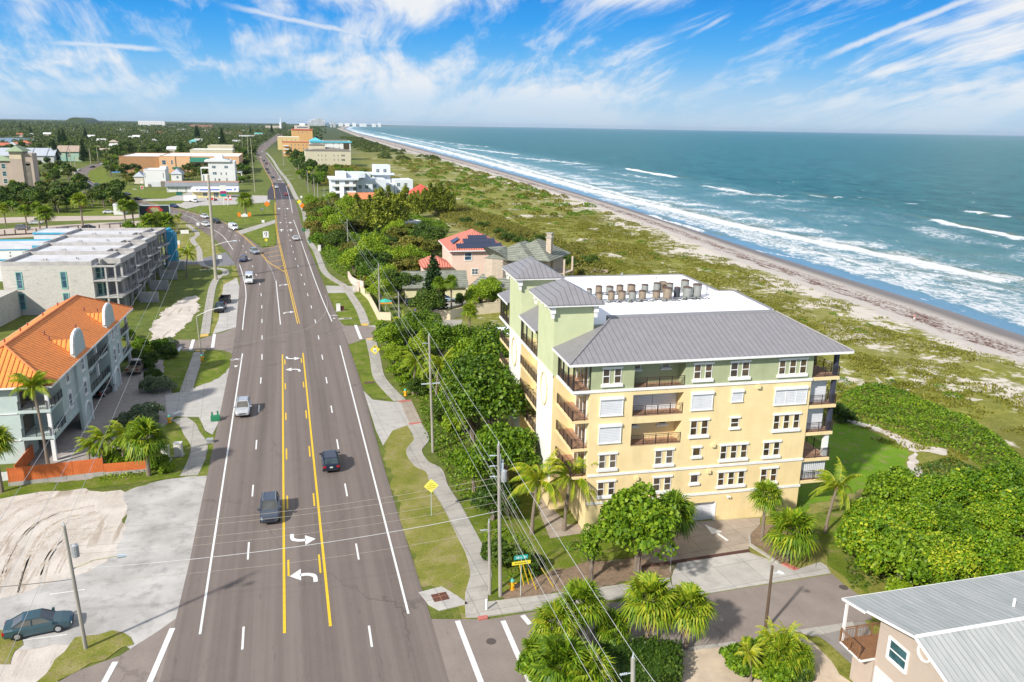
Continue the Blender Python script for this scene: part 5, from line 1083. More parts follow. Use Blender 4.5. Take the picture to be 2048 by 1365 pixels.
for x,l in ((452,'white and red fuel pump at the left of the forecourt'),(461,'red topped fuel pump at the right of the forecourt')):
    p=G(x,401); t=empty('fuel_pump',(p.x,p.y,0),l,'fuel pump'); b=MB(); b.box(-.5,.5,-.35,.35,0,2.4); b.build('cabinet',M('red_pump',(.6,.09,.07),None,1,.6),t); b=MB(); b.box(-.42,.42,-.4,-.352,.9,1.9); b.build('display',WHW,t)
p=G(448,412); t=empty('price_sign',(p.x,p.y,0),'petrol station price sign on two posts','sign'); b=MB(); b.box(-.12,.12,-.1,.1,0,4.2); b.box(1.6,1.84,-.1,.1,0,5.); b.build('post',WHW,t); b=MB(); b.box(-1.4,1.5,-.2,.2,6.8,9.4); b.build('white_panel',WHW,t); b=MB(); b.box(-1.2,1.4,-.25,-.202,4.3,5.6); b.build('green_panel',M('teal_panel',(.0,.3,.28),None,1,.6),t); b=MB(); b.box(-1.2,1.4,-.2,.2,4.2,6.79); b.build('magenta_panel',M('magenta_panel',(.40,.02,.16),None,1,.6),t)
# left: pink tower hotel
PINK=M('pink_beige_stucco',(.46,.37,.31),(.42,.335,.28),.15,.9); GTILE=M('sage_roof',(.28,.35,.22),(.24,.30,.19),.3,.9)
t,L=block('hotel','pinkish beige four storey hotel tower with pale green hip roof at the far left','hotel',(28,380),(52,381),13,20.5,PINK,'hip',3,GTILE,over=1.5)
b=MB(); b.box(-.02,L+.02,-.06,13.06,16.4,20.5); b.build('cream_top',M('cream_stucco',(.66,.55,.40),None,.2,.9),t); b=MB(); b.box(L+.0,L+5,1,10,0,19.5); b.build('arch_wing',PINK,t)
b=MB(); b.box(L*.2,L*.55,-1.2,-.01,0,3); b.build('entrance',WHW,t)
b=MB(); b.box(L+1.2,L+3.6,.9,.99,2,14); b.tube((L+2.4,.9,14),(L+2.4,.99,14),1.2,1.2,12); b.build('arched_recess',SHING,t)
b=MB(); b.box(-45,-.02,2,14,0,15.5); w1=b.build('balcony_wing',PINK,t); b=MB(); hip(b,-46,1,1,15,15.5,18); b.build('wing_roof',GTILE,t)
for i in range(6):
    for z in (11.2,7.2,3.2): window(t,face((0,2,0),(1,0,0),(0,-1,0)),-5-i*5.5,-3-i*5.5,z,z+2.6,1,'box',GLASST)
for (x0,x1,l) in ((0,32,'grey gabled townhouse leftmost of the grey roofed row'),(34,62,'second grey roofed townhouse from the left edge'),(64,92,'third grey roofed townhouse in the row'),(93,109,'smaller grey roofed townhouse at the right end of the row')): block('townhouse',l,'townhouse',(x0-2,326),(x1,326),24,6,M('grey_white_wall',(.52,.53,.52),None,.3,.9),'gable',6.5,GRR,over=1,group='grey roofed townhouses')
for (x0,x1,l) in ((116,133,'tan roofed teal house left of the dark conifer'),(134,163,'tan roofed teal and yellow house with wide roof')): block('townhouse',l,'townhouse',(x0,323),(x1,323),22,8.5,M('teal_wall',(.22,.5,.46),(.5,.5,.3),.1,.9),'gable',5.5,M('tan_shingle',(.40,.31,.24),(.34,.26,.2),.3,.9),over=1,wins=[(.1,.3,4,6,1)])
block('low_wall','long pale wall beside the bend of the left road','wall',(121,349),(150,349),2,2.6,TAN)
block('white_shed','white shed with a flat roof beside the sandy car park','shed',(228,430),(249,430),7,3.8,WHW,'flat')
# pink house with solar panels
PKH=M('pink_stucco',(.74,.57,.47),(.70,.53,.43),.3,.9,grime=.1); SAL=tiles('salmon_roof_tile',(.62,.20,.14),(.40,.11,.08),0,.6); SALY=tiles('salmon_roof_tile_side',(.62,.20,.14),(.40,.11,.08),1,.6); SOL=M('solar_panel',(.015,.022,.05),(.02,.03,.07),2,.2,spec=.7)
pk=empty('pink_house',(38.3,189.5,0),'pink two storey house with salmon tile roof and dark solar panels','house',rad(-3))
b=MB(); b.box(0,13.4,0,17,0,8.6); b.box(10.2,15.,-.4,6,0,5.2); b.build('wall',PKH,pk); 
b=MB(); v=[(-.9,-.9,8.7),(14.3,-.9,8.7),(14.3,17.9,8.7),(-.9,17.9,8.7),(6.7,6.7,12.6),(6.7,10.3,12.6)]
b.add(v,[(0,1,4),(2,3,5)]); b.add([(x,y,z-.2) for x,y,z in v[:4]],[(3,2,1,0)]); b.build('tile_roof',SAL,pk); b=MB(); b.add(v,[(1,2,5,4),(3,0,4,5)]); b.build('tile_roof_side',SALY,pk)
b=MB(); b.box(-.95,14.35,-.96,-.905,8.45,8.72); b.box(-.96,-.905,-.9,17.9,8.45,8.72); b.build('gutter',WHITE,pk)
def onroof(x0,x1,f0,f1):
    def pt(x,f): y=-.9+7.6*f; return (x,y,8.7+3.9*f+.12)
    return [pt(x0,f0),pt(x1,f0),pt(x1,f1),pt(x0,f1)]
b=MB()
for q in (onroof(1.2,12.6,.1,.33),onroof(3.2,11.2,.34,.57),onroof(4.6,9.4,.58,.74)): b.add(q+[(x,y,z-.08) for x,y,z in q],[(0,1,2,3),(0,4,5,1),(1,5,6,2),(2,6,7,3),(3,7,4,0)])
q=[(-.1+1.2,3.,9.75),(-.1+1.2,8.,9.75),(2.9,7.6,10.8),(2.9,4.4,10.8)]; b.add([(x-.4,y,z+.12) for x,y,z in q],[(0,3,2,1)]); pieces(b,'solar_panel',SOL,pk)
Fp=face((0,0,0),(1,0,0),(0,-1,0)); window(pk,Fp,3.2,4.9,6.2,8.1,1,'box',GLASSB); window(pk,Fp,5.0,6.5,2.6,4.0,2,'box',GLASSB); window(pk,Fp,6.9,8.3,.2,1.2,1,'box',GLASSB)
b=MB(); b.add([(10.0,-2.0,5.1),(13.6,-2.0,5.1),(13.6,-.41,6.3),(10.0,-.41,6.3)],[(0,1,2,3)]); b.build('porch_roof',SAL,pk); b=MB(); b.box(11.4,13.,-.46,-.41,0,2.2); b.build('door',M('brown_door',(.22,.1,.05),None,2,.6),pk)
b=MB(); hip(b,-7.5,.0,-1,9,4.8,7.0); b.build('low_tile_roof',SAL,pk); b=MB(); b.box(-7,-.01,0,8.5,0,4.7); b.build('side_wing',PKH,pk)
# stone house with mossy roof
STN=M('stone_facing',(.55,.45,.35),(.40,.33,.26),3.,.9,.5); st_=empty('stone_house',(45.5,175.5,0),'beige stone faced house with mossy grey hipped roof and two chimneys','house',rad(-40))
b=MB(); b.box(0,9,0,13,0,8.8); b.box(2,11.5,3,14,0,8.6); b.tube((0.5,.8,0),(.5,.8,8.8),3.2,3.2,8); b.build('wall',STN,st_)
b=MB(); hip(b,-2.0,10,-1.5,14,8.9,12.2); b.build('roof',SHINGG,st_); b=MB(); hip(b,1,13,1.5,15.5,8.95,12.7); b.build('main_roof',SHINGG,st_); b=MB(); b.tube((.5,.8,8.85),(1.6,2.6,11.3),4.1,.2,8); b.build('turret_roof',SHINGG,st_)
for x,y in ((11.0,6.0),(8.5,12.5)): b=MB(); b.box(x-.6,x+.6,y-.6,y+.6,10,13.6); c_=b.build('chimney',STN,st_); b=MB(); b.box(x-.75,x+.75,y-.75,y+.75,13.6,13.8); b.build('chimney_cap',CONC,c_)
Fq=face((0,-.0,0),(1,0,0),(0,-1,0))
for s0 in (3.6,6.6): 
    for z in (5.4,1.2): window(st_,Fq,s0,s0+1.2,z,z+1.9,1,'box',GLASST)
Fq=face((-2.7,0,0),(0,-1,0),(-1,0,0))
for z in (5.2,1.4): window(st_,Fq,-1.5,-.3,z,z+1.9,1,'plain',GLASST)
Fq=face((0,0,0),(0,-1,0),(-1,0,0))
for s0 in (-6,-10):
    for z in (5.4,1.2): window(st_,Fq,s0,s0+1.1,z,z+1.9,1,'box',GLASST)
b=MB(); b.box(11.6,15,6,12,5.4,5.6); 
for x,y in ((14.7,6.3),(14.7,11.7),(11.9,6.2)): b.box(x-.2,x+.2,y-.2,y+.2,0,8.8)
b.build('porch',STN,st_)
b=MB(); b.add([(-3,-6.5,3.4),(7,-6.5,3.4),(7,-.1,5.0),(-3,-.1,5.0)],[(0,1,2,3)]); b.build('lean_to_roof',SHINGG,st_); b=MB(); b.box(-2.6,6.6,-6.1,-.1,0,3.3); b.build('lean_to_wall',STN,st_)
# low garage house with shingle roof in the lane
gh=empty('lane_house',(24.3,172.5,0),'low cream house with mossy shingle gable roof behind the palms in the lane','house',rad(-6)); b=MB(); b.box(0,13.5,0,9,0,3.3); b.build('wall',M('cream_yellow_wall',(.66,.60,.36),None,.4,.9),gh); b=MB(); gable(b,-.6,14.1,-.7,9.7,3.4,6.2); b.build('roof',SHINGG,gh); b=MB(); b.add([(3.6,-1.0,3.4),(5.2,-1.0,5.0),(6.8,-1.0,3.4),(3.6,3.4,3.9),(5.2,3.4,5.6),(6.8,3.4,3.9)],[(0,1,2),(0,3,4,1),(1,4,5,2)]); b.build('dormer',SHINGG,gh); window(gh,face((0,-1.02,0),(1,0,0),(0,-1,0)),4.6,5.9,1.2,3.1,1,'box',GLASSB)
# small white flat building in the trees, stepped white block, yellow house
t,L=block('garden_pavilion','small white flat roofed building among the trees','pavilion',(808,468),(842,464),9,3.7,WHW,'flat',rmat=M('dirty_white_roof',(.5,.5,.52),(.36,.36,.38),.6,.9),wins=[(.3,.8,.6,2.4,2)])
WB=M('bluish_white_wall',(.66,.70,.73),(.60,.64,.68),.2,.85)
t,L=block('stepped_block','white stepped apartment block with terraces above the coast road','apartment block',(664,398),(712,400),22,9.6,WB,None)
for q,z0,z1 in (((-1,14,-1,20),9.6,10.5),((3,8,3,14),10.5,13.6),((8.5,18,5,16),10.5,13.2),((13.4,22,8,24),0,9.5),((22.1,30,14,30),0,9.0),((17,21.5,12,22),9.5,12.6),((26,35,34,46),0,15.6),((24.5,37,32,48),10.2,11.2),((35.6,46,22,38),0,8.2),((30.2,35,20,31),0,6.)): b=MB(); b.box(*q,z0,z1); b.build('terrace_volume',WB,t)
for x0,y0,zs in ((14.5,8,(1,4.5)),(18,8,(1,4.5,)),(23,14,(1,4.5)),(27,34,(11.6,)),(31,34,(11.6,)),(37,22,(1.,4.6)),(41,22,(1,4.6))):
    for z in zs: window(t,face((0,y0,0),(1,0,0),(0,-1,0)),x0,x0+1.8,z,z+1.9,2,'box',GLASST)
b=MB()
for z in (3,6.4): b.box(0,L,-2.0,-.01,z,z+.25); b.box(0,L,-2.0,-1.9,z+.25,z+1.2)
b.build('balcony',WHITE,t); b=MB().tr(face((0,0,0),(1,0,0),(0,-1,0)))
for z in (.6,4,7):
    for x in (2,7,11): b.box(x,x+2,.002,.06,z,z+1.9)
b.build('window_strip',GLASST,t); b=MB(); b.xprism([(-6,0),(-2.1,0),(-2.1,6.3),(-2.6,6.3)],4,6); b.build('stair_flight',WHITE,t)
t,L=block('yellow_house','yellow house with red roof half hidden by feathery trees','house',(828,420),(868,419),14,6.6,M('bright_yellow_wall',(.78,.60,.12),None,.4,.9),'hip',4.5,M('red_roof',(.58,.09,.06),(.5,.08,.05),.5,.8),wins=[(.7,.85,2.5,5,1),(.2,.3,2.5,5,1)],over=1.4)
t,L=block('orange_roof_house','long low house with orange roof glimpsed above the bushes','house',(700,418),(760,418),10,4.4,TAN,'gable',2.6,M('orange_roof',(.62,.22,.10),None,.5,.8))
# white neighbour with steps behind the condo, white boundary fence
nb=empty('pool_house',(P0.x,P0.y,0),'low white flat roofed building with broad white steps north of the yellow block','house',A0); b=MB(); b.box(-9.8,6,57.8,71,0,2.5); b.build('wall',WHITE,nb); b=MB()
for i in range(6): b.box(-13.2+i*.6,-9.82,58.5,68.5,i*.22,(i+1)*.22)
b.build('steps',WHITE,nb); b=MB(); b.box(-10.1,6.3,57.5,71.3,2.5,2.7); b.build('roof_slab',WROOF,nb)
# grey roofed house bottom right
BEIGE=stripes('beige_stucco_house',(.44,.36,.30),(.40,.33,.27),2,3.,.01,.9,bump=0,var=.04); ROOFZ=None
mz,t_,b_=newmat('pale_metal_roof'); k=NT(t_); P=k.co(); x=k.sep(P)[0]; fr=k.ma('FRACT',k.ma('DIVIDE',x,.42)); tri=k.ma('ABSOLUTE',k.ma('SUBTRACT',fr,.5)); seam=k.mr(tri,.42,.5); n=k.noise(k.map(P,(3,.25,1)),1.,4,.6)
k.L(k.mix(seam,k.mix(k.mr(n,.3,.7),(.43,.43,.42),(.30,.32,.30)),(.24,.25,.26)),b_.inputs['Base Color']); b_.inputs['Roughness'].default_value=.5; k.L(k.bump(seam,.8,.04),b_.inputs['Normal']); ROOFZ=mz
br_=empty('beige_house',(37.2,36.5,-.15),'beige house with pale ribbed metal roof and timber balcony at the bottom right','house',rad(-1))
# gable roof: ridge along x; nearest eave south. west gable wall visible
SY0,RZ=-7.5,7.95
b=MB(); prof=[(SY0,0),(SY0,5.6),(-2.0,RZ-.25),(2.0,6.8),(2.0,0)]; b.xprism(prof,0,20); b.build('wall',BEIGE,br_)
b=MB()
A_=(-.7,-2.0,RZ);B_=(24,-2.0,RZ)
th=.12
b.add([(-.9,-2,RZ),(24,-2,RZ),(24,2.3,6.98),(-.9,2.3,6.98)],[(0,1,2,3)]); b.add([(-1.1,2.3,6.97),(24,2.3,6.97),(24,4.6,6.55),(-1.1,4.6,6.55)],[(0,1,2,3)]); b.add([(-.9,SY0-.8,5.4),(24,SY0-.8,5.4),(24,-2,RZ),(-.9,-2,RZ)],[(0,1,2,3)]); b.build('metal_roof',ROOFZ,br_)
b=MB(); b.path([(-.93,SY0-.8,5.32),(-.93,-2,RZ-.08),(-.93,2.3,6.9)],.11,4); b.path([(-1.13,2.3,6.88),(-1.13,4.6,6.47),(24,4.62,6.47)],.1,4); b.path([(-.9,-2,RZ+.02),(24,-2,RZ+.02)],.12,6); b.build('fascia',WHITE,br_)
b=MB(); 
for x_,y_ in ((-1.0,4.2),(3.5,4.2),(8,4.2)): b.box(x_-.08,x_+.08,y_-.08,y_+.08,3.35,6.3)
b.box(-1.1,12,2.05,4.3,3.15,3.35); pieces(b,'balcony_frame',WHITE,br_)
b=MB(); b.box(-.0,11,2.06,4.1,0,3.1); b.build('porch_wall',BEIGE,br_)
WOOD=M('varnished_wood',(.26,.13,.06),(.2,.1,.05),3,.6); railing(br_,face((0,4.2,0),(1,0,0),(0,1,0)),-1.2,11.9,3.36,1.05,.22,WOOD,rt=.04); railing(br_,face((-1.2,0,0),(0,1,0),(-1,0,0)),2.2,4.2,3.36,1.05,.2,WOOD,rt=.04); b=MB(); b.box(-1.1,12,2.05,4.2,3.351,3.4); b.build('balcony_deck',WOOD,br_)
Fw=face((0,0,0),(0,-1,0),(-1,0,0)); window(br_,Fw,-.9,.7,4.3,5.7,1,'box',GLASST); b=MB().tr(Fw); b.path([(2.0+.5*math.cos(a),.08,6.6+.5*math.sin(a)) for a in np.linspace(0,2*math.pi,17)],.09,5); b.build('round_vent_ring',WHITE,br_); b=MB().tr(Fw); b.box(-1.8,2.4,.002,.1,-.1,2.9); b.build('garage_door',SHUT,br_); window(br_,Fw,5.4,6.6,3.6,4.9,1,'box',GLASST)
p=(8.5,-.4,7.95); b=MB(); b.tube((8.5,-.2,7.3),(8.5,-.2,8.1),.09,.09,8); b.build('roof_pipe',WHITE,br_)
# scattered houses among the trees on the left
hw=[M('house_wall_%s'%n,c,None,.3,.9) for n,c in (('white',(.70,.68,.64)),('cream',(.62,.54,.42)),('pink',(.55,.40,.34)),('aqua',(.35,.52,.50)))]; hr=[M('house_roof_%s'%n,c,None,.3,.9) for n,c in (('grey',(.42,.42,.42)),('tan',(.42,.34,.27)),('red',(.50,.16,.10)),('white',(.66,.66,.66)),('teal',(.16,.48,.42)),('brown',(.30,.20,.15)))]
far=[(5,303,22,2,2),(18,297,10,0,0),(32,296,9,0,2),(44,297,10,2,2),(38,274,12,0,2),(62,274,12,1,0),(94,275,14,1,3),(147,262,22,1,3),(203,287,18,0,3),(225,294,14,1,1),(228,299,16,3,3),(259,280,12,2,3),(271,281,10,0,3),(240,262,16,1,3),(250,263,14,3,1),(287,266,12,0,0),(320,268,14,1,2),(113,286,8,0,3),(178,281,6,0,3),(190,304,14,1,5),(205,311,10,0,1),(385,292,13,3,4),(397,286,14,0,0),(350,310,12,0,3),(342,311,14,1,3),(305,287,10,0,0),(452,267,12,2,2),(478,272,9,0,2),(492,277,26,0,0),(487,264,16,3,3),(516,273,12,0,4),(440,281,9,0,3),(470,289,9,3,0),(410,266,10,1,1),(543,255,20,0,3),(520,253,20,1,3),(495,253,16,0,3),(470,255,14,0,3),(360,262,12,0,3),(340,257,16,1,3),(560,256,14,0,0)]
hc=['white','cream','pink','aqua']; rc_=['grey','tan','red','white','teal','brown']
for i,(x,y,wp,wi,ri) in enumerate(far):
    a=G(x-wp/2,y);c=G(x+wp/2,y); L=min((c-a).length,48); L=max(L,12); dth=max(10,L*.5)
    t=empty('bungalow',(a.x,a.y,0),'%s house with %s roof among the trees inland'%(hc[wi],rc_[ri]),'house',random.uniform(-.15,.15),'houses among the trees inland')
    h_=4.2 if i%3 else 6.6
    b=MB(); b.box(0,L,0,dth,0,h_); b.build('wall',hw[wi],t); b=MB(); (hip if i%2 else gable)(b,-.8,L+.8,-.8,dth+.8,h_,h_+3.2); b.build('roof',hr[ri],t)
    if y>270:
        b=MB().tr(face((0,0,0),(1,0,0),(0,-1,0)))
        for q in (.15,.45,.75): b.box(L*q,L*q+1.6,.002,.05,1.2,2.8)
        pieces(b,'window',GLASS,t)
# tank of water inland
for nm,pts in (('lagoon',[(-60,278),(20,276.5),(86,279.5),(84,282),(55,286),(0,288),(-60,292)]),('river',[(20,258.5),(135,259.3),(215,261.5),(215,262.6),(130,260.4),(20,259.6)])):
    sheet(nm,pts,M(nm+'_water',(.12,.16,.20),(.16,.21,.25),.02,.25,spec=.6),.5 if nm=='lagoon' else .5)
# ============================================================= VEHICLES
def paint(name,c,metal=.25): 
    m,t,b=newmat(name); b.inputs['Base Color'].default_value=rgba(c); b.inputs['Roughness'].default_value=.32; b.inputs['Metallic'].default_value=metal; b.inputs['Coat Weight'].default_value=.6; b.inputs['Coat Roughness'].default_value=.05
    k=NT(t); d=k.noise(k.co(),2.5,4,.6); k.L(k.mix(k.mr(d,.4,.7),c,tuple(x*.85+.01 for x in c)),b.inputs['Base Color']); return m
CARG=glassm('car_glass',(.02,.03,.035),.04,(.05,.07,.075)); TYRE=M('tyre_rubber',(.018,.018,.018),None,3,.9); RIM=M('alloy_rim',(.50,.50,.51),(.38,.38,.4),4,.35,metal=.6)
HEADL=M('headlight_lens',(.75,.78,.80),None,3,.2); TAILL=M('tail_light_lens',(.42,.015,.012),None,3,.25); TRIMB=M('black_plastic_trim',(.025,.025,.028),None,3,.6); PLATE=M('licence_plate',(.62,.68,.60),None,6,.5)
def loft(b,secs):
    """secs: (x, half width, z bottom, z shoulder, z top)"""
    n=9; vs=[]
    for x,hw,zb,zs,zt in secs:
        vs+=[(x,-hw*.90,zb),(x,-hw,zb+(zs-zb)*.35),(x,-hw,zs),(x,-hw*.86,zt),(x,0,zt+.035),(x,hw*.86,zt),(x,hw,zs),(x,hw,zb+(zs-zb)*.35),(x,hw*.90,zb)]
    fs=[]
    for i in range(len(secs)-1):
        for j in range(n-1): a=i*n+j; fs.append((a,a+1,a+n+1,a+n))
        fs.append((i*n+n-1,i*n,(i+1)*n,(i+1)*n+n-1))
    fs.append(tuple(range(n-1,-1,-1))); fs.append(tuple(range((len(secs)-1)*n,len(secs)*n)))
    return b.add(vs,fs)
KINDS=dict(
 sedan=dict(L=4.6,W=.90,body=[(-2.3,.72,.38,.72,.80),(-2.22,.82,.26,.85,.98),(-1.6,.90,.22,.88,1.02),(-.9,.90,.20,.86,.98),(.9,.90,.20,.84,.95),(1.6,.89,.22,.78,.86),(2.12,.82,.26,.68,.74),(2.3,.68,.36,.58,.62)],
   gh=[(-1.85,.98,.74),(-1.0,1.42,.60),(.25,1.43,.60),(1.08,.96,.74)],wb=1.35,wr=.33),
 suv=dict(L=4.7,W=.95,body=[(-2.35,.82,.42,.85,.98),(-2.28,.90,.32,.98,1.10),(-1.6,.95,.28,1.02,1.12),(.7,.95,.26,1.0,1.10),(1.5,.94,.28,.95,1.05),(2.1,.88,.32,.85,.97),(2.35,.74,.42,.66,.74)],
   gh=[(-2.22,1.1,.80),(-1.85,1.66,.68),(.25,1.68,.68),(1.05,1.10,.80)],wb=1.40,wr=.37),
 van=dict(L=5.4,W=1.0,body=[(-2.7,.92,.42,1.6,2.2),(-2.6,.98,.34,1.7,2.35),(1.0,.98,.32,1.6,2.32),(1.35,.98,.32,1.25,2.1),(1.9,.97,.34,1.1,1.35),(2.4,.90,.38,.9,1.1),(2.7,.78,.44,.68,.78)],
   gh=[(1.12,1.35,.90),(1.16,2.1,.84),(1.38,2.08,.84),(2.0,1.3,.86)],wb=1.65,wr=.36),
 pickup=dict(L=5.4,W=.98,body=[(-2.7,.90,.50,.98,1.06),(-2.6,.96,.40,1.0,1.14),(-.62,.97,.36,1.02,1.14),(-.6,.97,.36,1.04,1.14),(1.2,.97,.34,1.02,1.12),(1.9,.96,.36,1.0,1.10),(2.45,.90,.40,.92,1.02),(2.7,.80,.50,.75,.85)],
   gh=[(-.68,1.12,.84),(-.5,1.74,.72),(.7,1.76,.72),(1.35,1.12,.84)],wb=1.7,wr=.40))
def vehicle(kind,pos,head,pm,label,cat,detail=True,trim=None,group=None,rack=False):
    K=KINDS[kind]; t=empty({'sedan':'parked_sedan','suv':'sport_utility_car','van':'delivery_van','pickup':'pickup_truck'}[kind],(pos[0],pos[1],.052),label,cat,rad(head),group)
    b=MB(); loft(b,K['body'])
    if kind=='pickup':
        b=MB(); loft(b,[s for s in K['body'] if s[0]>-.7][0:]); b.box(-2.65,-.62,-.97,-.85,.42,1.12); b.box(-2.65,-.62,.85,.97,.42,1.12); b.box(-2.7,-2.58,-.95,.95,.45,1.1); b.box(-2.58,-.62,-.85,.85,.42,.62)
    g=K['gh']; W_=K['W']
    (x0,z0,w0),(x1,z1,w1),(x2,z2,w2),(x3,z3,w3)=g
    b.add([(x1,-w1,z1),(x2,-w2,z2),(x2,w2,z2),(x1,w1,z1),(x1+.12,-w1*.9,z1+.06),(x2-.12,-w2*.9,z2+.06),(x2-.12,w2*.9,z2+.06),(x1+.12,w1*.9,z1+.06)],[(0,3,2,1),(4,5,6,7),(0,1,5,4),(1,2,6,5),(2,3,7,6),(3,0,4,7)])
    for s in (-1,1):
        b.path([(x0,s*(w0+.01),z0-.02),(x1,s*(w1+.01),z1+.01),(x2,s*(w2+.01),z2+.01),(x3,s*(w3+.01),z3-.02)],.045,5)
        if kind!='van': xm=(x1+x2)/2; b.path([(xm,s*(w0+.02),z0),(xm,s*(w1+.02),z1)],.035,4)
    o=b.build('body',pm,t,False)
    if detail:
        b=MB(); b.add([(x0,-w0,z0-.03),(x3,-w3,z3-.03),(x3,w3,z3-.03),(x0,w0,z0-.03),(x1,-w1,z1),(x2,-w2,z2),(x2,w2,z2),(x1,w1,z1)],[(0,1,5,4),(1,2,6,5),(2,3,7,6),(3,0,4,7)]); b.build('windows',CARG,t)
    else:
        b=MB(); b.add([(x0,-w0,z0-.03),(x3,-w3,z3-.03),(x3,w3,z3-.03),(x0,w0,z0-.03),(x1,-w1,z1),(x2,-w2,z2),(x2,w2,z2),(x1,w1,z1)],[(0,1,5,4),(1,2,6,5),(2,3,7,6),(3,0,4,7)]); b.build('windows',CARG,t)
    wr=K['wr']
    for sx in (-1,1):
        for sy in (-1,1):
            b=MB(); b.tube((sx*K['wb'],sy*(W_-.20),wr),(sx*K['wb'],sy*(W_+.005),wr),wr,wr,14 if detail else 8); w_=b.build('wheel',TYRE,t)
            if detail: b=MB(); b.tube((sx*K['wb'],sy*(W_+.006),wr),(sx*K['wb'],sy*(W_+.02),wr),wr*.62,wr*.55,10); b.build('rim',RIM,w_)
    if detail:
        xf=K['body'][-1][0]; zf=K['body'][-1][3]; xr=K['body'][0][0]; zr_=K['body'][0][3]; 
        for s in (-1,1):
            b=MB(); b.add([(xf-.32,s*W_*.93,zf+.10),(xf-.02,s*.55,zf+.02),(xf-.02,s*.55,zf-.10),(xf-.32,s*W_*.95,zf-.05)],[(0,1,2,3)]); b.box(*sorted((xf-.2,xf-.015)),*sorted((s*.48,s*.74)),zf-.08,zf+.04); b.build('headlight',HEADL,t)
            b=MB(); b.box(xr-.02,xr+.14,*sorted((s*.58,s*W_*.93)),zr_-.12,zr_+.10); b.build('tail_light',TAILL,t)
            b=MB(); b.box(x3-.25,x3-.05,*sorted((s*(W_+.0),s*(W_+.2))),z3-.02,z3+.15); b.build('wing_mirror',pm,t)
        b=MB(); b.box(xf-.06,xf+.02,-.42,.42,zf-.10,zf+.03); b.box(xf-.1,xf+.015,-.68,.68,.34,.46); b.build('grille',TRIMB,t)
        b=MB(); b.box(xr-.035,xr-.015,-.17,.17,zr_-.15,zr_-.0); b.build('number_plate',PLATE,t)
        b=MB(); b.box(xr-.03,xr+.02,-.7,.7,.40,.52); b.build('rear_bumper',TRIMB,t)
        if rack: 
            for s in (-1,1): b=MB(); b.path([(x1+.1,s*w1*.9,z1+.05),(x1+.2,s*w1*.9,z1+.13),(x2-.2,s*w2*.9,z2+.13),(x2-.1,s*w2*.9,z2+.05)],.025,5); b.build('roof_rail',GREYM,t)
    return t
pc={n:paint('car_paint_'+n,c) for n,c in dict(slate=(.055,.07,.10),navy=(.010,.018,.045),silver=(.50,.51,.53),teal=(.035,.085,.105),white=(.72,.73,.74),black=(.014,.015,.018),blue=(.015,.035,.13),red=(.38,.02,.02),bluesilver=(.30,.36,.42),tan=(.36,.28,.20),darkgreen=(.03,.07,.06),darkred=(.14,.02,.02),grey=(.16,.17,.19),lightblue=(.35,.45,.52)).items()}
S_,N_=-90,90
def C(px,py): p=G(px,py); return (p.x,p.y)
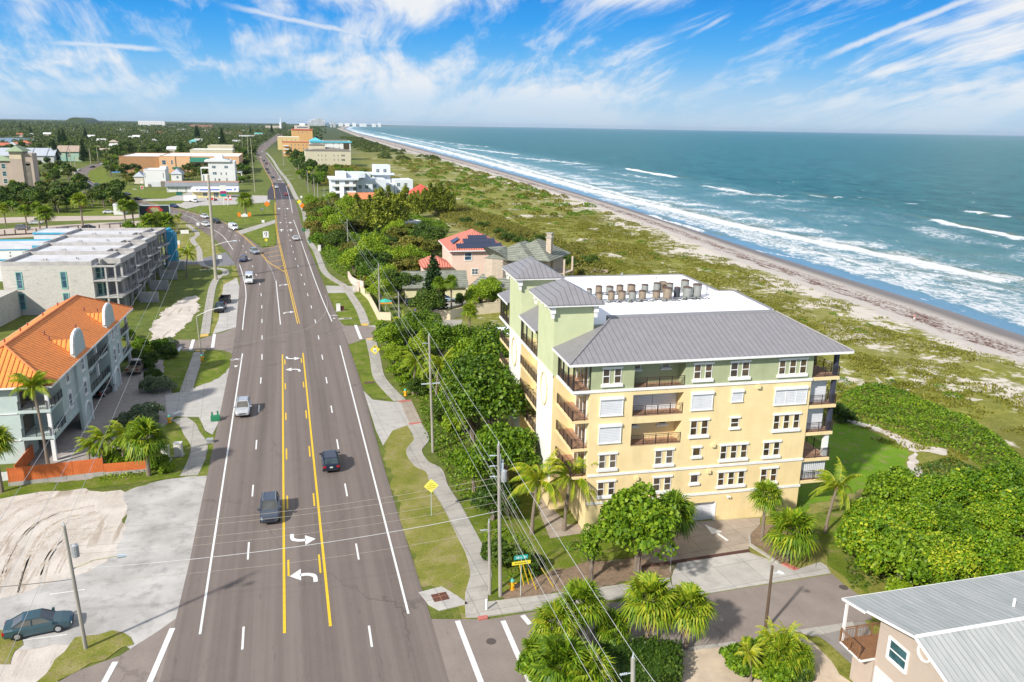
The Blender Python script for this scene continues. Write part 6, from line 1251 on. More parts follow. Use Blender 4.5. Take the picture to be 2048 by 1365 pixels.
cars=[('suv',(541,1031),S_,'slate','slate blue sport utility car nearest the camera in the left lanes','car',1),
('suv',(661,932),N_,'navy','dark navy car with red tail lights driving away on the right','car',1),
('suv',(487,826),S_,'silver','silver sport utility car heading toward the camera beside the concrete driveway','car',1),
('sedan',(80,1262),8,'teal','teal four door sedan parked on the sandy lot','car',1),
('pickup',(275,742),N_-6,'tan','tan pickup truck parked beside the bushes at the mint house','pickup truck',1),
('sedan',(208,788),N_-18,'black','black sedan parked under the mint house','car',1),
('van',(499,566),S_+1,'white','white van heading toward the camera just after the junction with the driveway','van',1),
('sedan',(487,523),S_-8,'blue','dark blue car in the outer lane beside the grass island','car',1),
('suv',(510,508),S_+20,'bluesilver','blue silver sport utility car beside the yellow hatched gore','car',1),
('van',(467,460),S_+22,'white','white van on the curving left branch','van',1),
('suv',(433,447),S_+28,'black','black sport utility car behind the white cars on the left branch','car',1),
('suv',(412,453),S_+28,'white','white sport utility car nearest the camera in the pair beside the tall pole','car',1),
('suv',(410,437),S_+28,'white','white sport utility car farther of the pair beside the tall pole','car',1),
('sedan',(591,481),N_+8,'white','white sedan driving away beside the green verge','car',1),
('suv',(349,416),S_+38,'blue','blue car on the left branch near the billboard','car',0),
('sedan',(572,391),N_+8,'red','red car on the fresh asphalt','car',1),
('suv',(553,377),S_+5,'white','white car on the fresh asphalt coming toward the camera','car',1),
('suv',(559,362),N_+10,'white','white car driving away just beyond the fresh asphalt','car',0),
('sedan',(546,357),S_+12,'navy','dark blue car coming on the left lane beyond the fresh asphalt','car',0),
('sedan',(537,347),S_+12,'blue','blue car behind another on the far straight road','car',0),
('suv',(534,341),S_+12,'black','black car following the blue car on the far road','car',0),
('suv',(533,329),S_+12,'darkred','dark red car beside the far verge','car',0),
('sedan',(528,323),N_+14,'navy','navy car on the far road bend','car',0),
('suv',(522,317),N_+14,'white','white car at the far road bend','car',0),
('suv',(517,312),S_+14,'black','black car leading the queue at the far bend','car',0),
('suv',(514,309),S_+14,'grey','grey car at the far end of the queue','car',0),
('sedan',(526,305),S_-14,'white','small white car beyond the far bend','car',0),('suv',(540,292),S_-14,'silver','silver car on the most distant stretch of road','car',0),
('van',(215,379),S_+45,'white','white van crossing the left junction','van',1),
('suv',(196,373),S_+45,'darkgreen','dark green car beside the dark asphalt patch','car',0),
('sedan',(173,360),S_+40,'blue','blue car leaving the left bend','car',0),
('sedan',(153,349),S_+10,'silver','silver car low in the left bend','car',0),
('sedan',(158,342),S_-20,'white','white car in the middle of the left bend','car',0),
('sedan',(185,336),S_-50,'black','black car at the top of the left bend','car',0),
('sedan',(207,329.5),S_-60,'white','white car farthest up the left road','car',0),
('sedan',(255,391),S_+45,'navy','navy car on the inner lane of the left branch','car',0),
('sedan',(277,401),S_+50,'black','black car half hidden by palms on the left branch','car',0),
('suv',(391,405),S_,'white','white pickup style car towing the box trailer at the petrol station','car',0),
('suv',(425,402),S_+60,'darkred','dark red car parked at the fuel pumps','car',0),
('suv',(300,373.5),N_,'tan','beige car parked before the white two storey house','car',0),
('van',(257,362),S_,'white','white work van parked near the small cottage','van',0),
('suv',(46,460),4,'grey','grey sport utility car in the shell car park','car',1),
('sedan',(72,449),6,'white','white sedan in the shell car park','car',1),
('sedan',(83,441.5),6,'black','black sedan behind the white one in the car park','car',0),
('sedan',(178,458),4,'black','black sedan half hidden by the block parapet in the car park','car',0),
('sedan',(218,427.5),4,'white','white sedan beside the white shed','car',0),
('suv',(338,533),S_-10,'white','white sport utility car in the dark driveway beside the blue fin wall','car',1),
('suv',(831,613),0,'black','black car in the lane beneath the spreading trees','car',1),
('sedan',(893,604),0,'lightblue','light blue car behind the palms at the lane house','car',0),
('suv',(1078,757),N_,'lightblue','pale car parked under the big tree beside the yellow block','car',0)]
for kd,pp,h_,pn,lab,cat,dt in cars:
    vehicle(kd,C(*pp),h_,pc[pn],lab,cat,bool(dt),rack=(pn in ('silver','slate')))
# black pickup with trailer on the pull-out
t=vehicle('pickup',C(441,622),S_-4,pc['black'],'old black pickup truck with white grille parked on the concrete pull-out','pickup truck',True)
p=G(450,606); t=empty('utility_trailer',(p.x,p.y,.05),'black open utility trailer behind the pickup on the pull-out','trailer',rad(S_-4)); b=MB(); b.box(-2.2,2.0,-1.,1.,.6,.72); b.box(-2.2,2.,-1.0,-.92,.72,1.35); b.box(-2.2,2.,.92,1.0,.72,1.35); b.box(-2.2,-2.1,-.92,.92,.72,1.3); b.box(1.9,2.,-.92,.92,.72,1.3); b.build('bed',BLK,t); b=MB(); b.path([(2.0,0,.6),(3.6,0,.55)],.06,5); b.build('tow_bar',BLK,t)
for s in (-1,1): b=MB(); b.tube((-.2,s*1.02,.35),(-.2,s*1.2,.35),.35,.35,12); b.build('wheel',TYRE,t)
p=G(381,404); t=empty('box_trailer',(p.x,p.y,.03),'white box trailer on the petrol station forecourt','trailer',rad(0)); b=MB(); b.box(-3,3,-1.2,1.2,.5,3.0); b.build('box',WHITE,t)
for s in (-1,1): b=MB(); b.tube((0,s*1.1,.4),(0,s*1.25,.4),.4,.4,10); b.build('wheel',TYRE,t)
# ============================================================= POLES AND WIRES
WOODP=M('weathered_pole',(.36,.335,.29),(.26,.24,.205),1.2,.95,.5,det=8,stretch=(3,3,.3)); CONP=M('spun_concrete_pole',(.40,.37,.29),(.32,.295,.23),1.5,.95,.5,det=8); DKW=M('dark_wood_pole',(.13,.085,.055),(.09,.06,.04),2,.9); INS=M('grey_insulator',(.50,.56,.60),None,3,.4); WIRE=M('bright_wire',(.62,.63,.62),None,1,.35,metal=.2); WIRED=M('dull_wire',(.38,.35,.28),None,1,.5)
def utility(px,py,tx,ty,label,r=.16,h=None,arms=1,mat=None,group=None,extras='',lean=True,base=None):
    q=Vector(base) if base else G(px,py); hh=h or HT(tx,ty,q); top=G(tx,ty,hh) if lean else Vector((q.x,q.y,hh))
    t=empty('utility_pole',(q.x,q.y,0),label,'utility pole',0,group); d=top-q
    b=MB(); b.path([(0,0,-.2),(d.x*.5,d.y*.5,hh*.5),(d.x,d.y,hh)],[r,r*.85,r*.68],9); b.build('pole',mat or WOODP,t)
    f=lambda s:Vector((d.x*s,d.y*s,hh*s))
    for i in range(arms):
        z=1-.10*(i+1)*9/hh if hh>8 else .9; c_=f(z); b=MB(); b.path([c_+Vector((-.05,0,0)),c_+Vector((-.75,0,.04))],.035,5)
        for j in range(4): b.tube(c_+Vector((-.35-.1*j,0,.02)),c_+Vector((-.39-.1*j,0,.02)),.07,.07,7)
        b.build('insulator_arm',INS,t)
    b=MB(); b.tube(f(1),f(1)+Vector((0,0,.32)),.05,.03,6); b.build('top_pin',INS,t)
    if 'x' in extras:
        c_=f(.60); b=MB(); b.box(c_.x-1.1,c_.x+1.1,c_.y-.06,c_.y+.06,c_.z-.06,c_.z+.06); b.build('cross_arm',INS,t)
    if 't' in extras:
        c_=f(.80); b=MB(); b.tube(c_+Vector((.42,0,-.45)),c_+Vector((.42,0,.45)),.26,.26,12); b.tube(c_+Vector((.42,0,.45)),c_+Vector((.42,0,.55)),.2,.08,10); b.build('transformer',GREYM,t)
    if 'c' in extras:
        c_=f(.985); b=MB()
        for dx in (.25,.4): b.tube(c_+Vector((dx,.05,-1.4)),c_+Vector((dx,.05,-2.2)),.07,.07,7); b.tube(c_+Vector((dx,.05,-1.3)),c_+Vector((dx,.05,-1.1)),.045,.03,6)
        b.box(c_.x+.1,c_.x+.2,c_.y-.05,c_.y+.05,c_.z-2.6,c_.z-.6); b.build('cutouts',INS,t)
    t['h']=hh; del t['h']
    return q,top,hh
UG='utility poles along the coast road'
poles=[]
Q=Vector((16.6,32.2,0)); hh=HT(1266,1316,Q)
poles.append(utility(0,0,1266,1316,'weathered pole cut off at the bottom edge with a ribbed insulator arm',.17,hh,1,base=Q,group=UG))
for a in ((1001,1193,997,890,'tall weathered utility pole beside the street name sign corner',.17,3,'tc'),(866,905,858,672,'utility pole beside the pavement before the big leafy tree',.17,1,'x'),
 (760,636,757,530,'utility pole at the pink wall by the green parasol',.17,1,''),(697,509,694,440,'utility pole rising out of the brownish bushes',.16,1,''),(650,411,648,377,'utility pole at the edge of the white stepped block car park',.16,1,'x')):
    poles.append(utility(a[0],a[1],a[2],a[3],a[4],a[5],None,a[6],extras=a[7],group=UG))
SHORT=[(980,1190,978,1045,'short bare pole standing left of the tall corner pole',.15),(799,660,797,587,'shorter utility pole between the palms and the lane',.15),(681,455,678,422,'short pole above the dark bushes near the feathery trees',.14)]
for a in SHORT: utility(a[0],a[1],a[2],a[3],a[4],a[5],None,1,group=UG)
lp=utility(172,1298,128,1052,'leaning weathered pole with transformer and lamp on the sandy lot',.15,10.4,0,extras='t')
q,top,hh=lp
t=empty('lamp_arm',tuple(q+ (top-q)*.66),'street lamp on a long arm fixed to the leaning pole','street lamp'); b=MB(); b.path([(0,0,0),(1.4,.3,.35),(2.9,.6,.3)],.035,6); b.build('arm',M('yellowed_arm',(.5,.45,.25),None,2,.5),t); b=MB(); b.tube((2.9,.6,.28),(3.5,.7,.22),.16,.13,8); b.build('lamp_head',INS,t)
bp=utility(432,560,416,350,'very tall concrete transmission pole at the left verge',.42,25.5,0,mat=CONP)
t=empty('lamp_arm',(bp[0].x+.35,bp[0].y,9.2),'street lamp arm reaching over the road from the tall concrete pole','street lamp'); b=MB(); b.path([(0,0,-.6),(2.2,-.2,.1),(4.4,-.4,.45)],.06,6); b.build('arm',WHITE,t); b=MB(); b.tube((4.4,-.4,.42),(5.3,-.5,.38),.2,.15,8); b.build('lamp_head',INS,t)
q=G(403,712); h_=HT(392,632,q); t=empty('street_lamp',(q.x,q.y,0),'slender concrete street lamp at the left junction','street lamp'); b=MB(); b.path([(0,0,0),(-.25,0,h_)],[.14,.09],8); b.build('pole',CONP,t); b=MB(); b.path([(-.25,0,h_-.1),(1.6,-.2,h_+.8),(3.4,-.5,h_+1.3)],.05,6); b.build('arm',WHITE,t); b=MB(); b.tube((3.4,-.5,h_+1.3),(4.1,-.6,h_+1.3),.17,.12,8); b.build('lamp_head',INS,t)
q=G(1530,1262); h_=HT(1540,1131,q); t=empty('street_lamp',(q.x,q.y,0),'dark wooden pole with a white lamp beside the side street','street lamp'); b=MB(); b.path([(0,0,0),(0,0,h_)],[.13,.10],8); b.build('pole',DKW,t); b=MB(); b.path([(0,0,h_-.7),(.45,-.15,h_-.55)],.03,5); b.build('arm',INS,t); b=MB(); b.tube((.45,-.15,h_-.5),(.8,-.3,h_-.62),.14,.1,8); b.tube((.8,-.3,h_-.62),(.95,-.36,h_-.68),.1,.03,8); b.build('lamp_head',WHITE,t)
FARP=[(568,332,565,300),(591,340,590,320),(599,357,597,330),(606,352,605,329),(617,385,614,342),(630,398,627,355),(636,398,635,367),(510,385,501,277),(497,320,495,272),(485,303,484,274),(182,329,178,297),(197,325,193,295),(214.6,317,211.6,294.6),(239.5,311,235,289),(252,308.5,250.5,289.5),(263,302.6,261,286.5),(285,298,283.5,281),(143,338,138.5,298),(151,335.6,148,313),(359,311,357,296),(394,296,392,284),(344,306,342,289),(318,303,317,287)]
words_=['beside the far pavement','second beside the far pavement','in front of the tan block','right of the pole before the tan block','near the white stepped block','left of the pair at the lane mouth','right of the pair at the lane mouth','very tall one left of the coast road','tall one behind the very tall pole','behind the tall pair left of the coast road','left of the top bend of the left road','second at the top bend of the left road','third at the top bend','leaning left behind the shops','next to the leaning pole behind the shops','third behind the shops roof','fourth behind the shops roof','beside the teal houses','shorter one beside the teal houses','above the brown eaved shop','thin one among the woods','second thin one among the woods','third thin one among the woods']
fp=[]
for a,wd_ in zip(FARP,words_): fp.append(utility(a[0],a[1],a[2],a[3],'distant utility pole '+wd_,.22 if a[1]>340 else .32,None,0,mat=CONP if a[0]<400 or a[0]>495 and a[0]<515 else WOODP,group='distant utility poles'))
def wirething(name,pts,r,mat,label,sag=.02,group=None,cat='power line'):
    out_=[]
    for a,b3 in zip(pts[:-1],pts[1:]):
        a=Vector(a);b3=Vector(b3);L=(b3-a).length
        for i in range(12):
            f=i/12; p=a.lerp(b3,f); p.z-=4*f*(1-f)*L*sag; out_.append(p)
    out_.append(Vector(pts[-1])); b=MB(); b.path(out_,r,4); return tag(b.build(name,mat),label,cat,group)
WG='power lines between the coast road poles'
behind=Vector((18.5,5,11.5))
for i,(dz,dx,r,mt,lab) in enumerate(((.3,0,.022,WIRE,'topmost bright wire strung along the right side poles'),(-1.0,-.75,.020,WIRE,'bright wire on the ribbed insulators left of the poles'),(-1.9,-.75,.020,WIRE,'second bright wire below the ribbed insulators'),(-3.4,.15,.014,WIRED,'thin dull wire below the bright ones'),(-4.3,.25,.016,WIRED,'lower dull wire on the right side poles'),(-5.6,.1,.022,WIRE,'lowest cable on the right side poles'))):
    pts=[Vector((17.6+dx,4,poles[0][2]+dz))]+[Vector((p[1].x+dx,p[1].y,p[2]+dz if p[2]+dz>2 else p[2]*.6)) for p in poles]; wirething('power_line',pts,r*.62,mt,lab,.006,WG)
q1,t1,h1=lp; q2,t2,h2=poles[1]
for i,(z1,z2,r,mt,lab) in enumerate(((.97,10.9,.013,WIRED,'upper thin wire crossing the road from the leaning pole'),(.93,10.4,.013,WIRED,'second thin wire crossing above the dark car'),(.84,9.4,.013,WIRED,'third thin wire crossing the road'),(.78,8.7,.012,WIRED,'fourth thin wire crossing above the turn arrow'),(.66,7.9,.022,WIRE,'thick bright cable crossing the road'),(.56,6.3,.012,WIRED,'lowest thin wire crossing the road'))):
    a=q1+(t1-q1)*z1; wirething('crossing_wire',[(a.x,a.y,a.z),(q2.x,q2.y,z2)],r,mt,lab,.022,'wires crossing the road')
for i,(dx,z,y,lab) in enumerate(((-55,0,1150,'dark cable running off left from the leaning pole'),)):
    a=q1+(t1-q1)*.58; e_=G(-80,1180,5.6); wirething('service_cable',[a,e_],.03,BLK,lab,.01)
# three long diagonal lines from the tall concrete pole over the left lots
for i,(px,py,fz,lab) in enumerate(((0,1025,.99,'long pale line from the tall pole over the mint house, leftmost'),(80,1021,.93,'long pale line from the tall pole over the mint house, middle'),(140,1021,.86,'long pale line from the tall pole over the orange fence, rightmost'))):
    s_=bp[0]+(bp[1]-bp[0])*fz; d=ray(px,py); xt=-17.2; tt_=xt/d.x; e_=Vector((xt,d.y*tt_,HC+d.z*tt_)); e2=s_+(e_-s_)*1.25; wirething('transmission_line',[s_,e2],.014,WIRE,lab,.003,'transmission lines from the tall pole')
# yellow guy wires by the corner pole
for i,(bx,by) in enumerate(((1048,1172),(1058,1170),(1073,1181),(1108,1175))):
    g=G(bx,by); t=empty('guy_wire',(g.x,g.y,0),('first','second','third','fourth')[i]+' guy wire from the left, with a yellow guard, beside the street sign','guy wire',0,'guy wires of the corner pole'); s_=Vector((q2.x,q2.y,h2*(.75-.05*i)))-g; b=MB(); b.path([s_*.0,s_*.25],.05,6); b.build('yellow_guard',M('yellow_guard_plastic',(.75,.52,.03),None,2,.5),t); b=MB(); b.path([s_*.25,s_],.012,4); b.build('wire',WIRED,t)
# ============================================================= SIGNS AND SMALL STREET THINGS
SY_=M('sign_yellow',(.85,.72,.05),None,1,.5); SO_=M('sign_orange',(.85,.25,.02),None,1,.5); SG_=M('sign_green_teal',(.03,.42,.36),None,1,.5); SW_=M('sign_white',(.82,.82,.82),None,1,.5); SB_=M('sign_black',(.015,.015,.015),None,1,.5); POST=M('sign_post',(.45,.52,.48),None,2,.5)
def textmesh(s,size,mat,parent,loc,rx=90,name='lettering'):
    cu=bpy.data.curves.new(name,'FONT'); cu.body=s; cu.size=size; cu.align_x='CENTER'; cu.align_y='CENTER'; cu.extrude=.004
    o=bpy.data.objects.new(name+'_tmp',cu); col.objects.link(o); dg=bpy.context.evaluated_depsgraph_get(); me=bpy.data.meshes.new_from_object(o.evaluated_get(dg)); bpy.data.objects.remove(o); me.materials.clear(); me.materials.append(mat)
    x=link(name,me,parent); x.location=loc; x.rotation_euler=(rad(rx),0,0); return x
def signpost(px,py,label,h=2.4,name='road_sign',cat='road sign',rz=0,n=1):
    q=G(px,py); t=empty(name,(q.x,q.y,0),label,cat,rad(rz)); b=MB(); b.tube((0,0,0),(0,0,h),.035,.035,6); b.build('post',POST,t); return t
def diamond(t,s,z,mat,y=-.05):
    b=MB(); b.add([(0,y,z-s),(s,y,z),(0,y,z+s),(-s,y,z),(0,y+.02,z-s),(s,y+.02,z),(0,y+.02,z+s),(-s,y+.02,z)],[(0,1,2,3),(7,6,5,4),(0,4,5,1),(1,5,6,2),(2,6,7,3),(3,7,4,0)]); return b.build('plate',mat,t)
t=signpost(863,1032,'yellow diamond sign with three lines of worn lettering beside the verge',3.4); d_=diamond(t,.75,3.3,M('sign_pale_yellow',(.86,.80,.16),(.82,.74,.12),2,.5)); b=MB(); OL=M('worn_lettering',(.50,.42,.02),None,2,.6)
for r_,(z,n) in enumerate(((3.52,3),(3.3,6),(3.08,5))):
    for i in range(n): x=(i-(n-1)/2)*.15; b.box(x-.05,x+.05,-.056,-.051,z-.06,z+.06)
b.build('lettering',OL,d_)
t=signpost(751,738,'yellow diamond speed sign with a white panel reading 35 beside the pavement',3.0); d_=diamond(t,.82,3.2,SY_); b=MB(); b.box(-.26,.26,-.06,-.051,2.78,3.45); pn_=b.build('white_panel',SW_,d_); textmesh('35',.42,SB_,pn_,(0,-.066,3.02)); b=MB(); b.add([(-.16,-.056,3.62),(.16,-.056,3.62),(0,-.056,3.86)],[(0,1,2)]); b.box(-.05,.05,-.058,-.052,3.52,3.62); b.build('arrow_mark',SB_,d_)
t=signpost(1041,1194,'teal street name sign above a yellow plate on a corner post',3.6,'street_name_sign'); b=MB(); b.box(-.6,.55,-.05,-.02,3.55,3.9); pl=b.build('teal_plate',SG_,t); b=MB()
for i,w_ in enumerate((.07,.07,.05,.05,0,.07,.05)): 
    if w_: b.box(-.42+i*.13,-.42+i*.13+w_,-.056,-.051,3.63,3.82-.05*(i in(2,3,6)))
b.build('lettering',SW_,pl); b=MB(); b.box(-.8,.8,-.05,-.02,3.05,3.36); pl=b.build('yellow_plate',SY_,t); b=MB()
for i in range(9): b.box(-.55+i*.13,-.55+i*.13+.06,-.056,-.051,3.15,3.25)
b.build('lettering',SB_,pl)
t=signpost(1340,1145,'grey back of an octagonal stop sign by the garage drive',2.6,cat='stop sign'); b=MB(); b.tube((0,.03,2.4),(0,.05,2.4),.42,.42,8); b.build('plate',INS,t)
t=signpost(533,492,'white merge sign over a small yellow diamond on the gore island',3.2); b=MB(); b.box(-.85,.85,-.06,-.02,2.6,4.6); pl=b.build('plate',SW_,t); b=MB(); b.box(-.45,-.2,-.07,-.061,3.7,4.1); b.box(.2,.4,-.07,-.061,3.5,4.3); b.box(-.05,.2,-.07,-.061,3.0,3.6); b.box(-.2,.4,-.07,-.061,4.15,4.3); b.build('merge_symbol',SB_,pl); diamond(t,.55,1.9,SY_)
for (x,y,m_,s_,z_,lab) in ((535,425,SO_,1.3,3.6,'orange diamond work sign left of the fresh asphalt'),(606,428,SO_,1.3,3.4,'orange diamond work sign right of the coast road'),(599,417,SY_,1.1,3.0,'fluorescent yellow diamond sign beside the far pavement'),(617,352,SY_,1.1,3.,'small yellow diamond sign far up the verge')): t=signpost(x,y,lab,z_+s_*.5); diamond(t,s_,z_,m_)
for (x,y,lab) in ((527,456,'small white rectangular sign on the grass island'),(525,430,'white shield shaped route sign on the large island'),(284,373,'white sign beside the left branch pavement'),(490,442,'small white sign above the gore island path'),(97+300,462,'small white sign at the entrance walk'),(603,404,'small white route marker right of the orange sign'),(441,532,'green and white direction sign on the left verge')): t=signpost(x,y,lab,2.6); b=MB(); b.box(-.5,.5,-.05,-.02,1.9,2.9); b.build('plate',SW_,t)
for x,y,lab in ((285,384,'red and white do not enter sign on the left branch verge'),(425,408,'red and white round sign on the island tip')): t=signpost(x,y,lab,2.6); b=MB(); b.box(-.75,.75,-.05,-.02,1.6,3.1); pl=b.build('plate',SW_,t); b=MB(); b.tube((0,-.06,2.35),(0,-.08,2.35),.6,.6,14); b.build('red_disc',M('sign_red',(.6,.03,.02),None,1,.5),pl)
# billboard with a plain red and cream lozenge
q=G(312,452); t=empty('billboard',(q.x,q.y,0),'dark billboard with a red and cream lozenge among the palms','billboard',rad(4)); z0=HT(312,434,q);z1=HT(312,411,q); w_=5.2
b=MB(); b.box(-3,-2.7,0,.3,0,z0); b.box(2.7,3,0,.3,0,z0); b.build('post',GREYM,t); b=MB(); b.box(-w_,w_,-.1,.35,z0,z1); bd=b.build('board',M('billboard_dark',(.02,.028,.035),None,.5,.5),t); b=MB(); b.box(-w_-.12,w_+.12,-.2,-.101,z1-.15,z1+.15); b.box(-w_-.12,w_+.12,-.2,-.101,z0-.15,z0+.15); b.box(-w_-.15,-w_+.15,-.2,-.101,z0,z1); b.box(w_-.15,w_+.15,-.2,-.101,z0,z1); b.build('frame',M('pale_teal_frame',(.5,.62,.60),None,1,.6),bd)
zm=(z0+z1)/2+.2; hz=(z1-z0)*.42
def loz(sc,y,mat,nm,dx=0): b=MB(); b.add([(dx-3.1*sc,y,zm+.2),(dx-1.2*sc,y,zm+hz*sc),(dx+1.4*sc,y,zm+hz*sc),(dx+3.0*sc,y,zm+.1),(dx+1.0*sc,y,zm-hz*sc),(dx-.8*sc,y,zm-hz*sc)],[(5,4,3,2,1,0)]); return b.build(nm,mat,bd)
loz(1.,-.12,M('billboard_red',(.40,.03,.035),(.45,.08,.05),.8,.5),'red_lozenge'); loz(.62,-.14,M('billboard_cream',(.42,.36,.2),(.3,.3,.15),1.5,.5),'cream_lozenge')
# hydrants
def hydrant(px,py,lab):
    q=G(px,py); t=empty('fire_hydrant',(q.x,q.y,.02),lab,'fire hydrant'); HY=bpy.data.materials.get('hydrant_yellow') or M('hydrant_yellow',(.80,.42,.02),(.7,.34,.02),3,.5); HG=bpy.data.materials.get('hydrant_cap_green') or M('hydrant_cap_green',(.12,.48,.38),None,3,.5)
    b=MB(); b.tube((0,0,0),(0,0,.08),.2,.2,10); b.tube((0,0,.08),(0,0,.62),.14,.13,10); b.tube((-.27,0,.45),(.27,0,.45),.07,.07,8); b.tube((0,-.24,.42),(0,0,.42),.085,.085,8); b.build('barrel',HY,t); b=MB(); b.tube((0,0,.62),(0,0,.72),.17,.15,10); b.tube((0,0,.72),(0,0,.83),.13,.04,10); b.build('bonnet',HG,t); t.scale=(1.3,)*3
hydrant(339,846,'yellow fire hydrant with green cap on the lawn beside the concrete driveway'); hydrant(404,722,'yellow fire hydrant beside the left junction pavement'); hydrant(1024,1180,'yellow fire hydrant beside the tall corner pole'); hydrant(811,792,'yellow fire hydrant hidden at the hedge beside the red tactile pad')
# cabinets, bins, boxes
def cab(px,py,w_,d_,h_,lab,mat,rz=0,nm='utility_cabinet',cat='utility cabinet'):
    q=G(px,py); t=empty(nm,(q.x,q.y,.02),lab,cat,rad(rz)); b=MB(); b.box(-w_/2,w_/2,-d_/2,d_/2,.08,h_); b.build('housing',mat,t); b=MB(); b.box(-w_/2-.05,w_/2+.05,-d_/2-.05,d_/2+.05,h_,h_+.06); b.build('lid',mat,t); b=MB(); b.box(-w_/2-.15,w_/2+.15,-d_/2-.15,d_/2+.15,-.02,.08); b.build('plinth',CONC,t); b=MB(); b.box(-w_*.35,w_*.35,-d_/2-.02,-d_/2-.002,.25,h_-.2); b.build('door',WHITE if mat is WHITE else mat,t); return t
CABW=M('cabinet_offwhite',(.62,.60,.54),(.55,.53,.48),2,.7); GRB=M('green_plastic',(.02,.20,.09),None,2,.6)
cab(332,922,.85,.7,1.75,'off white utility cabinet closer to the palms',CABW,-8); cab(358,912,.85,.7,1.6,'off white utility cabinet nearer the curving pavement',CABW,-8); cab(420,886,.7,.6,.45,'low grey box on the verge beside the road edge',GREYM,0,'junction_box','junction box')
cab(677,623,.8,.5,1.5,'white street cabinet on the verge beside brown crates',WHITE,0); cab(684,622,.7,.6,.9,'dark red brown crate heap beside the white street cabinet',M('maroon_box',(.12,.03,.03),None,2,.7),10,'crate','crate'); cab(639,503,.9,.6,1.8,'white cabinet half in the hedge',WHITE)
cab(709,583,.7,.5,1.4,'cream meter box at the pink wall driveway',CABW)
def bin_(px,py,lab):
    q=G(px,py); t=empty('wheelie_bin',(q.x,q.y,.03),lab,'wheelie bin'); b=MB(); b.add([(-.26,-.3,.05),(.26,-.3,.05),(.26,.3,.05),(-.26,.3,.05),(-.33,-.38,1.0),(.33,-.38,1.0),(.33,.36,1.0),(-.33,.36,1.0)],[(0,3,2,1),(4,5,6,7),(0,1,5,4),(1,2,6,5),(2,3,7,6),(3,0,4,7)]); b.build('tub',GRB,t); b=MB(); b.box(-.35,.35,-.42,.38,1.0,1.07); b.build('lid',GRB,t); b=MB(); b.tube((-.3,.32,.12),(.3,.32,.12),.12,.12,8); b.build('wheel',TYRE,t)
bin_(606,463,'green wheelie bin leftmost beside the far pavement'); bin_(610,463,'green wheelie bin beside its twin near the far pavement'); bin_(620,487,'single green wheelie bin beside the white sedan'); bin_(581,346,'dark green wheelie bin on the far verge')
q=G(431,842); t=empty('fallen_bin',(q.x,q.y,.05),'green plastic bin lying on its side at the driveway corner','wheelie bin'); b=MB(); b.box(-.55,.6,-.35,.35,.02,.65); b.build('tub',GRB,t); b=MB(); b.box(-.5,-.3,.36,.6,.1,1.0); b.box(.2,.4,.36,.6,.1,1.1); pieces(b,'raised_handle',GRB,t)
# storm drains
q=G(881,1197); t=empty('storm_drain',(q.x,q.y,0),'concrete storm drain surround with rusty square grate at the verge','storm drain',rad(6)); b=MB(); b.prism([(-1.5,1.4),(.6,1.6),(1.4,-.2),(1.9,-1.6),(-.6,-1.7),(-1.2,-.6)],-.05,.06); b.build('apron',CONCW,t); b=MB(); b.box(-.65,.65,-.45,.65,.062,.09); b.build('grate',M('rusty_iron_grate',(.16,.06,.035),(.08,.035,.025),9,.9,.6),t); b=MB(); b.box(-.05,.05,-.45,.65,.09,.12); b.box(-.65,.65,.07,.15,.09,.121); b.build('grate_bars',M('rust_bar',(.25,.12,.08),None,3,.9),t)
q=G(738,766); t=empty('storm_drain',(q.x,q.y,0),'small brown drain grate in the lawn beside the pavement','storm drain'); b=MB(); b.box(-.75,.75,-.4,.4,-.02,.07); b.build('grate',M('brown_grate',(.14,.075,.05),(.08,.05,.04),8,.9),t)
q=G(690,638); t=empty('storm_drain',(q.x,q.y,0),'pale drain slab with dark opening at the cross road kerb','storm drain'); b=MB(); b.box(-1.3,1.3,-.5,.5,-.02,.08); b.build('slab',CONCW,t); b=MB(); b.box(-.2,.95,-.3,.25,.081,.10); b.build('opening',BLK,t)
for (x,y,lab) in ((982,1284,'round manhole cover between the zebra bars on the side street'),(1687,1176,'round manhole cover at the end of the side street')): q=G(x,y); b=MB(); b.tube((0,0,.02),(0,0,.055),.38,.38,16); o=b.build('manhole_cover',M('cast_iron',(.07,.055,.05),(.11,.09,.08),14,.8,.4)); o.location=(q.x,q.y,0); tag(o,lab,'manhole cover')
q=G(973,1222); b=MB(); b.path([(0,0,.1),(-.02,0,1.05)],.09,8); o=b.build('white_bollard',WHITE); o.location=(q.x,q.y,0); tag(o,'small white post leaning at the pavement corner','bollard')
# bench on the left verge
q=G(410,541); t=empty('park_bench',(q.x,q.y,.02),'small bench on a slab at the left verge beside the tall pole','bench'); b=MB(); b.box(-1.2,1.2,-.6,.6,0,.06); b.build('slab',CONC,t); b=MB(); b.box(-.8,.8,-.2,.2,.42,.48); b.build('seat',DKW,t); b=MB(); b.box(-.8,.8,.2,.26,.55,.9); b.build('backrest',DKW,t)
for s in (-.7,.7): b=MB(); b.box(s-.04,s+.04,-.2,.26,.06,.5); b.build('leg',BLK,t)
